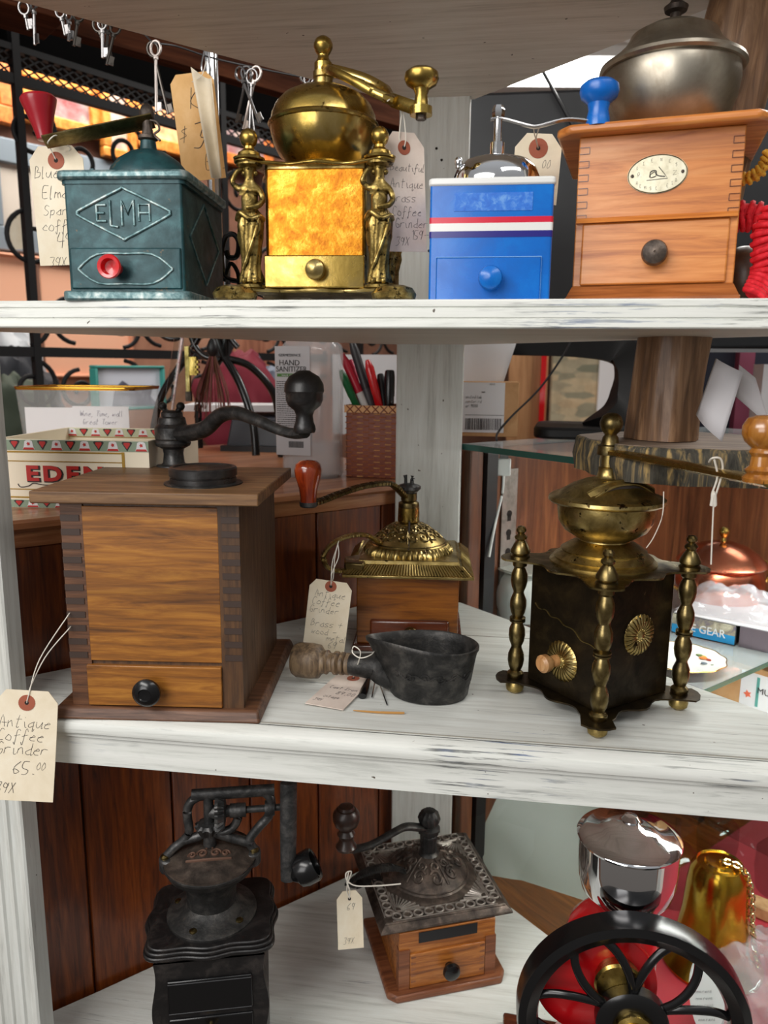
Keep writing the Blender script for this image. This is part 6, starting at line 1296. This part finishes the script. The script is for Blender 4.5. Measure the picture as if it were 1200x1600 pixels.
red = base('dull_red_case', (150, 30, 34), .5); r0 = at(618, 440, Y=1.30)
tag(MB().box(-.03, .015, 0, .05, -.06, .065).build('red_box', red, None, bevel=.003, loc=r0), 'dull red box behind the brass grinder next to the post', 'box')
# ================================================================ iron gate beyond the counter
GP = at(28, 160, Y=1.5); gd = Vector((math.sin(R(33)), math.cos(R(33)), 0)); gn = Vector((gd.y, -gd.x, 0))
def gat(x, y): return at(x, y, P=GP, n=gn)
def gl(x, y): p = gat(x, y)-GP; return (p.dot(gd), p.z+GP.z)   # along the gate, height
zt1, zm1, zmid = gl(28, 78)[1], gl(28, 126)[1], gl(58, 550)[1]
gate = thing('iron_gate', 'black wrought iron gate with scrolls and an expanded mesh band on the left', 'gate', (GP.x, GP.y, 0), math.atan2(gd.y, gd.x))
s0_, s1_ = -.75, 1.55
for z, h in ((zt1, .012), (zm1, .018), (zmid, .020), (zmid-.62, .022)): MB().box(s0_, s1_, -.008, .008, z-h/2, z+h/2).build('rail', M_['frameb'], gate)
for k in range(5):
    s_ = -.49*1+k*.49
    MB().box(s_-.0075, s_+.0075, -.009, .009, .55, zt1+.45).build('upright_bar', M_['frameb'], gate)
q = MB(); H_ = zt1-zm1; dx_ = .0235; nn_ = int((s1_-s0_)/dx_)
for k in range(-2, nn_+2):
    for sg in (-1, 1):
        a = s0_+k*dx_; b = a+sg*H_*1.5
        q.tube([(a, 0, zm1), (b, 0, zt1)], .0021, 4)
o = q.build('expanded_mesh', M_['frameb'], gate); o['kind'] = 'stuff'
def scroll(c, r, a0, sg, mirror=1):
    q = MB(); q.tube(spiral((c[0], 0, c[1]), r, 1.35, (mirror, 0, 0), (0, 0, sg), a0, 36, .16), .0048, 8, up=(0, 1, 0)); q.build('scroll', M_['frameb'], gate, angle=60)
for k in range(10):
    s_ = -.43+k*.21
    scroll((s_, zmid+.062), .048, -PI/2, 1, 1); scroll((s_+.095, zmid+.075), .055, -PI/2, 1, -1)
    scroll((s_, zmid-.070), .055, PI/2, 1, -1); scroll((s_+.1, zmid-.08), .045, PI/2, 1, 1)
    scroll((s_+.02, zmid+.22), .06, PI/2, 1, 1); scroll((s_+.03, zm1-.085), .06, PI/2, 1, -1); scroll((s_+.13, zm1-.12), .055, PI/2, 1, 1)
# beam and dark header above the gate
BPd = Vector((math.sin(R(41)), math.cos(R(41)), 0)); BP = at(20, 45, Y=1.22); bn = Vector((BPd.y, -BPd.x, 0))
zb0 = at(60, 37, P=BP, n=bn).z; zb1 = zb0+.12
tag(MB().box(-.5, 1.6, 0, .030, 0, .12).build('wooden_beam', M_['w_beam'], None, loc=(BP.x, BP.y, zb0), rot=(0, 0, math.atan2(BPd.y, BPd.x))), 'long brown wooden beam crossing overhead above the iron gate', 'beam')
tag(MB().box(-.12, .012, -.10, -.002, 0, .05).build('beam_block', M_['w_beam'], None, bevel=.002, loc=(BP.x+.02, BP.y+.03, zb0-.022), rot=(0, 0, math.atan2(BPd.y, BPd.x))), 'square wooden block under the brown beam at far left', 'wood block')
tag(MB().box(-.8, 1.8, .02, .10, 0, .34).build('black_header', base('black_header', (4, 4, 4), .95, Specular_IOR_Level=.1), None, loc=(GP.x, GP.y, zt1+.004), rot=(0, 0, math.atan2(gd.y, gd.x))), 'wide black header board directly above the gate mesh', 'board')
# wire with keys
Yk = 1.0
q = MB(); wp = [at(-30, -22, Y=Yk-.16), at(40, 0, Y=Yk-.12), at(130, 26, Y=Yk-.05), at(215, 48, Y=Yk), at(240, 66, Y=Yk), at(275, 72, Y=Yk), at(330, 90, Y=Yk+.02), at(400, 106, Y=Yk+.03), at(480, 122, Y=Yk+.04)]
q.tube(cr(wp, 6), .0012, 6); tag(q.build('hanging_wire', M_['black_m'], None), 'thin black wire strung along the rear edge of the shelf above', 'wire')
def key(lab, x, y, L, Y, ang, mm, r=.009, twist=0.):
    p = at(x, y, Y=Y); g_ = thing('key', lab, 'key', p, 0, 'old keys on the wire'); g_.rotation_euler = (0, R(ang), R(twist))
    q = MB(); q.tube([(r*.8*math.cos(2*PI*i/20), 0, -r+r*1.0*math.sin(2*PI*i/20)) for i in range(20)], .0016, 8, closed=True, up=(0, 1, 0)); q.build('bow', mm, g_)
    q = MB(); q.tube([(0, 0, -2*r), (0, 0, -L)], .0019, 8); q.box(0, .007, -.001, .001, -L+.001, -L+.011); q.box(.004, .0075, -.001, .001, -L+.001, -L+.004); q.tube([(0, 0, -2*r-.004), (0, 0, -2*r-.001)], .003, 8); q.build('shank', mm, g_)
ks, kc, kw = base('shaded_key_metal', (74, 70, 66), .3, 1), base('key_metal', (120, 118, 118), .25, 1), base('pale_key_metal', (190, 180, 174), .35, .6)  # shade on most of the hanging keys is put into the darker steels
for i, (x, y, L, a, mm, lab) in enumerate(((52, -6, .05, 4, kc, 'bright flat key at the far left end of the wire'), (35, 2, .03, -8, kc, 'short wide key beside the bright flat one'), (92, 8, .034, -10, kc, 'grey key in the second bunch from the left'), (108, 12, .036, 6, kc, 'silver key at the right of the second bunch'), (124, 14, .042, 12, ks, 'slim silver key just before the third bunch'),
    (150, 30, .048, -14, ks, 'dark key leaning left in the third bunch'), (160, 26, .045, 3, kc, 'shiny key in the middle of the third bunch'), (170, 28, .042, 10, ks, 'thin key at the right of the third bunch'), (182, 34, .05, 16, ks, 'key with dark shank leaning right in the third bunch'),
    (236, 66, .085, -12, ks, 'long slim dark key beside the pale key'), (243, 64, .082, 2, kw, 'long pale notched key hanging on the wire'),
    (372, 106, .075, -24, kc, 'silver key spread left in the bunch by the brass grinder'), (384, 104, .085, -6, kc, 'silver key hanging straight in the bunch by the brass grinder'), (394, 108, .09, 4, kc, 'long silver key behind the brass bowl edge'), (402, 104, .075, 16, kw, 'pale key at the right of the bunch by the brass grinder'), (388, 110, .062, 20, kc, 'short silver key crossing the bunch by the brass grinder'), (472, 112, .035, -30, kc, 'small key lying under the brass crank at left'), (486, 114, .04, 24, kc, 'small key lying under the brass crank at right'))):
    key(lab, x, y, L, Yk-.10 if x < 80 else (Yk-.05 if x < 200 else Yk+(.02 if x > 300 else 0)), a, mm, .0085 if L > .06 else .007, (i*37) % 50-25)
# chrome pole and kraft tags
pp = at(331, 300, Y=1.05); q = MB(); q.lathe([(.0095, -.10), (.0095, .42), (1e-7, .42)], 24); tag(q.build('chrome_pole', M_['chrome'], None, loc=(pp.x, 1.06, cz+.35)), 'slim vertical chrome pole rising behind the kraft tags', 'pole')
hp = at(300, 128, Y=.98)
price_tag('price_tag', 'orange kraft tag with large handwriting K and 3 hanging by the chrome pole', hp, .054, .124, [('Ke', -.008, -.030, .0040), ('3.', -.010, -.076, .0046), ('El.', .002, -.102, .0030), ('$', -.025, -.066, .0028)], yaw=.1, tilt=R(-6), card='kraft', holes=False, top=.010, cut=.010, strings=[[hp, at(315, 118, Y=.97), at(322, 96, Y=1.0)]])
sheet_thing('paper_strip', 'pale curled paper strip hanging in front of the orange kraft tag', 'paper', [at(330, 278, Y=.955), at(345, 268, Y=.955), at(330, 122, Y=.96), at(298, 105, Y=.97)], M_['card'], bend=-.012)
g = thing('wire_hanger', 'small silver wire loop holding the kraft tags to the pole', 'hanger', at(322, 115, Y=1.0), 0)
q = MB(); q.tube(cr([(0, 0, -.006), (-.006, 0, .006), (-.002, 0, .024), (0, 0, .03), (.003, 0, .024), (.006, 0, .006)], 6, True), .0012, 6, closed=True, up=(0, 1, 0)); q.build('loop', M_['chrome_s'], g)
# small iron scroll ornament between teal and brass grinders
so = at(362, 468, Y=.80); g = thing('iron_scroll', 'small black wrought iron scroll ornament between the teal and brass grinders', 'ornament', (so.x, .80, Z2), 0)
def s2(x, y): p = at(x, y, Y=.80); return p-Vector((so.x, .80, Z2))
q = MB(); q.tube(cr([s2(372, 440), s2(352, 432), s2(346, 400), s2(352, 372), s2(364, 366), s2(373, 378), s2(370, 400), s2(358, 402), s2(354, 392)], 6), .0028, 8, up=(0, 1, 0)); q.build('large_curl', M_['black'], g)
q = MB(); q.tube(cr([s2(350, 440), s2(360, 412), s2(372, 428), s2(374, 462)], 6), .0022, 8, up=(0, 1, 0)); q.build('small_curl', M_['black'], g)
q = MB(); q.tube([s2(352, 455), s2(352, 470)], .0025, 8); q.tube([s2(347, 469), s2(374, 469)], .0025, 8); q.build('foot', M_['black'], g)

# ================================================================ things beyond the gate
PWd = Vector((math.sin(R(33)), math.cos(R(33)), 0)); PWn = -Vector((PWd.y, -PWd.x, 0)); PW = at(100, 200, Y=2.45); PWon = True
struct(MB().box(-2.5, 5, .0, .08, 0, 2.75).build('wall_rear_left', metalm('brown_plaster_wall', (96, 62, 48), (124, 84, 66), (148, 104, 82), (.7, .9), 3, 0), None, loc=(PW+PWn*.002).to_tuple()[:2]+(0,), rot=(0, 0, math.atan2(PWd.y, PWd.x))))
def panel(name, lab, cat, x0, y0, x1, y1, d, frame, fw, mats, az=33, extra=None):
    'a framed picture on a plane beyond the gate, facing the shop'
    P0 = (PW-PWn*(.004*(int(d*10) % 7)) if PWon else at((x0+x1)/2, (y0+y1)/2, Y=d)); dd = Vector((math.sin(R(az)), math.cos(R(az)), 0)); n_ = Vector((dd.y, -dd.x, 0))
    A_ = at(x0, (y0+y1)/2, P=P0, n=n_); B_ = at(x1, (y0+y1)/2, P=P0, n=n_); zt = at((x0+x1)/2, y0, P=P0, n=n_).z; zb = at((x0+x1)/2, y1, P=P0, n=n_).z
    w_ = (B_-A_).dot(dd); g_ = thing(name, lab, cat, (A_.x, A_.y, zb), math.atan2(dd.y, dd.x)); h = zt-zb
    fr = MB(); fr.box(0, w_, -.03, 0, 0, fw); fr.box(0, w_, -.03, 0, h-fw, h); fr.box(0, fw, -.03, 0, fw, h-fw); fr.box(w_-fw, w_, -.03, 0, fw, h-fw); fr.build('frame', frame, g_, bevel=.004)
    MB().box(fw*.9, w_-fw*.9, -.015, -.002, fw*.9, h-fw*.9).build('picture', mats, g_)
    return g_, w_, h
gf = metalm('gilt_frame', (180, 96, 30), (226, 140, 56), (244, 176, 96), (.3, .5), 40, .4)
ofr = metalm('orange_wood_frame', (170, 84, 30), (216, 120, 52), (236, 156, 84), (.3, .5), 40, .1)
p1_ = metalm('floral_painting', (150, 60, 60), (150, 130, 130), (214, 190, 170), (.5, .6), 16, 0)
p2_ = metalm('pale_landscape', (120, 110, 130), (200, 170, 150), (236, 220, 206), (.5, .6), 9, 0)
p3_ = metalm('warm_painting', (180, 90, 60), (220, 160, 110), (240, 210, 170), (.5, .6), 12, 0)
panel('framed_picture', 'gilt framed floral painting beyond the gate at upper left', 'picture', 30, 120, 150, 205, 2.3, gf, .035, p1_)
panel('framed_picture', 'orange framed picture at the far left edge beyond the gate', 'picture', -60, 95, 18, 190, 2.2, ofr, .05, p2_)
panel('framed_picture', 'tall orange framed picture right of the floral painting', 'picture', 152, 90, 205, 250, 2.7, gf, .03, p2_)
panel('framed_picture', 'warm toned gilt framed picture behind the kraft tag', 'picture', 206, 110, 300, 240, 3.0, gf, .04, p3_)
panel('framed_picture', 'pale framed picture seen through the mesh at the chrome pole', 'picture', 302, 120, 420, 260, 3.4, ofr, .04, p1_)
blue_f = base('grey_blue_frame', (128, 140, 150), .5)
g_, w_, h_ = panel('window_frame', 'grey-blue painted window frame behind the cream tag', 'window frame', -40, 232, 175, 400, 2.1, blue_f, .07, base('frame_mat', (206, 196, 184), .6))
MB().box(.22, w_-.14, -.02, -.012, .11, h_-.13).build('mirror_pane', base('pale_blue_glass', (176, 190, 204), .2), g_)
hp = at(24, 340, Y=1.66); price_tag('price_tag', 'small cream tag on the grey-blue window frame at far left', hp, .036, .075, [], yaw=.3, tilt=R(-5), holes=True, ringr=.003, ringm='card', top=.008, cut=.01)
panel('peach_screen', 'peach coloured board behind the lower gate scrolls', 'board', -120, 400, 200, 590, 2.4, base('peach_edge', (214, 150, 118), .6), .01, base('peach_board', (244, 186, 154), .7))
PWon = False
g_, w_, h_ = panel('picture_card', 'white card with a grey animal picture hanging below the gate rail', 'picture', 140, 571, 248, 640, 1.62, base('teal_edge', (60, 150, 140), .5), .006, base('pale_card', (208, 212, 222), .5))
q = MB(); q.prism([(w_*.25, h_*.1), (w_*.3, h_*.5), (w_*.4, h_*.66), (w_*.5, h_*.55), (w_*.7, h_*.5), (w_*.85, h_*.56), (w_*.8, h_*.3), (w_*.9, h_*.1)], .016, .018, Matrix.Rotation(PI/2, 4, 'X')); q.build('grey_dog_picture', metalm('grey_animal', (60, 60, 76), (110, 112, 128), (150, 152, 166), (.5, .6), 20, 0), g_)
PWon = True
panel('brown_board', 'brown board behind the iron gate below the framed pictures', 'board', 60, 430, 420, 680, 2.9, base('brown_edge', (120, 84, 66), .6), .01, metalm('brown_plaster', (140, 96, 76), (168, 122, 98), (186, 142, 118), (.7, .9), 5, 0))
wp_ = at(400, 600, Y=2.2); tag(MB().box(-.10, .22, 0, .05, -.5, .35).build('timber_screen', wood('reddish_timber', (110, 60, 36), (168, 104, 72), (196, 136, 102), 'z', .25), None, loc=wp_), 'reddish timber panel behind the sanitizer bottle', 'panel')
for lab, (x, y, Y), s_, c in (('crumpled silver grey cloth bundle at the left behind the glass dish', (16, 600, 1.9), (.10, .08, .16), (196, 200, 204)), ('dark crimson cloth heap behind the tassel', (372, 640, 1.75), (.10, .08, .12), (120, 26, 44)), ('dark green cloth heap at far left on the counter', (20, 660, 1.6), (.10, .08, .10), (74, 84, 70)), ('dark grey bag heap behind the glass dish', (40, 640, 1.75), (.09, .08, .14), (48, 50, 56)), ('bluish grey crumpled cloth beside the sanitizer bottle', (412, 645, 1.9), (.07, .06, .12), (124, 134, 150))):
    p_ = at(x, y, Y=Y); q = MB()
    def cl(u, v, s_=s_, sd=x): 
        th, ph = u*2*PI, v*PI; d_ = Vector((math.cos(th)*math.sin(ph), math.sin(th)*math.sin(ph), math.cos(ph))); k = 1+.35*noise.fractal(d_*2+Vector((sd, 0, 0)), 1., 2., 3); return (d_.x*s_[0]*k, d_.y*s_[1]*k, d_.z*s_[2]*k)
    q.sheet(cl, 28, 18); tag(q.build('cloth_heap', base('cloth', c, .8), None, loc=p_, angle=60), lab, 'cloth')
tag(MB().box(-.55, .85, 0, .5, 0, .03).build('rear_table', M_['w_cntt'], None, loc=(-.9, 1.62, 1.12), rot=(0, 0, .25)), 'long wooden rear table beyond the counter carrying cloth heaps', 'table')
# right background: timber post, stone, ceiling lamp
tp0 = at(826, 610, Y=2.4); tag(MB().box(-.06, .055, 0, .1, -1.2, .8).build('timber_post', wood('tan_post', (140, 96, 56), (180, 132, 88), (200, 154, 108), 'z', .3), None, loc=tp0), 'tan timber post seen through the monitor stand', 'post')
tag(MB().box(-.008, .008, 0, .02, -.8, .8).build('red_strip', M_['red'], None, loc=at(848, 610, Y=2.38)), 'narrow red strip beside the tan timber post', 'strip')
tag(MB().box(-.05, .05, 0, .02, -.14, .18).build('white_sign', M_['paper'], None, loc=at(955, 590, Y=3.378)), 'small white sign against the stone wall', 'sign')
sw_ = MB().box(.25, 4, 3.4, 3.5, 0, 2.15).build('wall_partition', stone_mat()); struct(sw_)
tag(MB().box(-.12, .3, 0, .2, -1.4, .1).build('dark_cabinet', base('navy_fabric', (44, 50, 66), .7), None, loc=at(1120, 610, Y=1.75)), 'dark navy box standing behind the folded cards', 'box')
tag(MB().box(-.02, .01, 0, .03, -.26, .1).build('pink_folder', base('pink_folder', (150, 70, 96), .6), None, loc=at(1168, 600, Y=1.70)), 'pink folder upright between the folded cards', 'folder')
tag(MB().box(-.0, .12, 0, .06, -.07, .05).build('white_carton', M_['paper'], None, loc=at(1190, 610, Y=1.6)), 'white carton at the right edge behind the folded cards', 'carton')
lm = bpy.data.materials.new('lamp_tube'); lm.use_nodes = True; b_ = lm.node_tree.nodes['Principled BSDF']; b_.inputs['Emission Color'].default_value = (1, .98, .95, 1); b_.inputs['Emission Strength'].default_value = 6
l0 = at(930, 112, Z=2.70); g = thing('ceiling_light', 'long white fluorescent ceiling light glimpsed beside the pewter bowl', 'ceiling light', (l0.x, l0.y, 2.68), R(8))
MB().box(-.62, .62, -.14, .14, .03, .07).build('housing', M_['wblue'], g); MB().box(-.6, .6, -.12, .12, 0, .03).build('diffuser', lm, g)
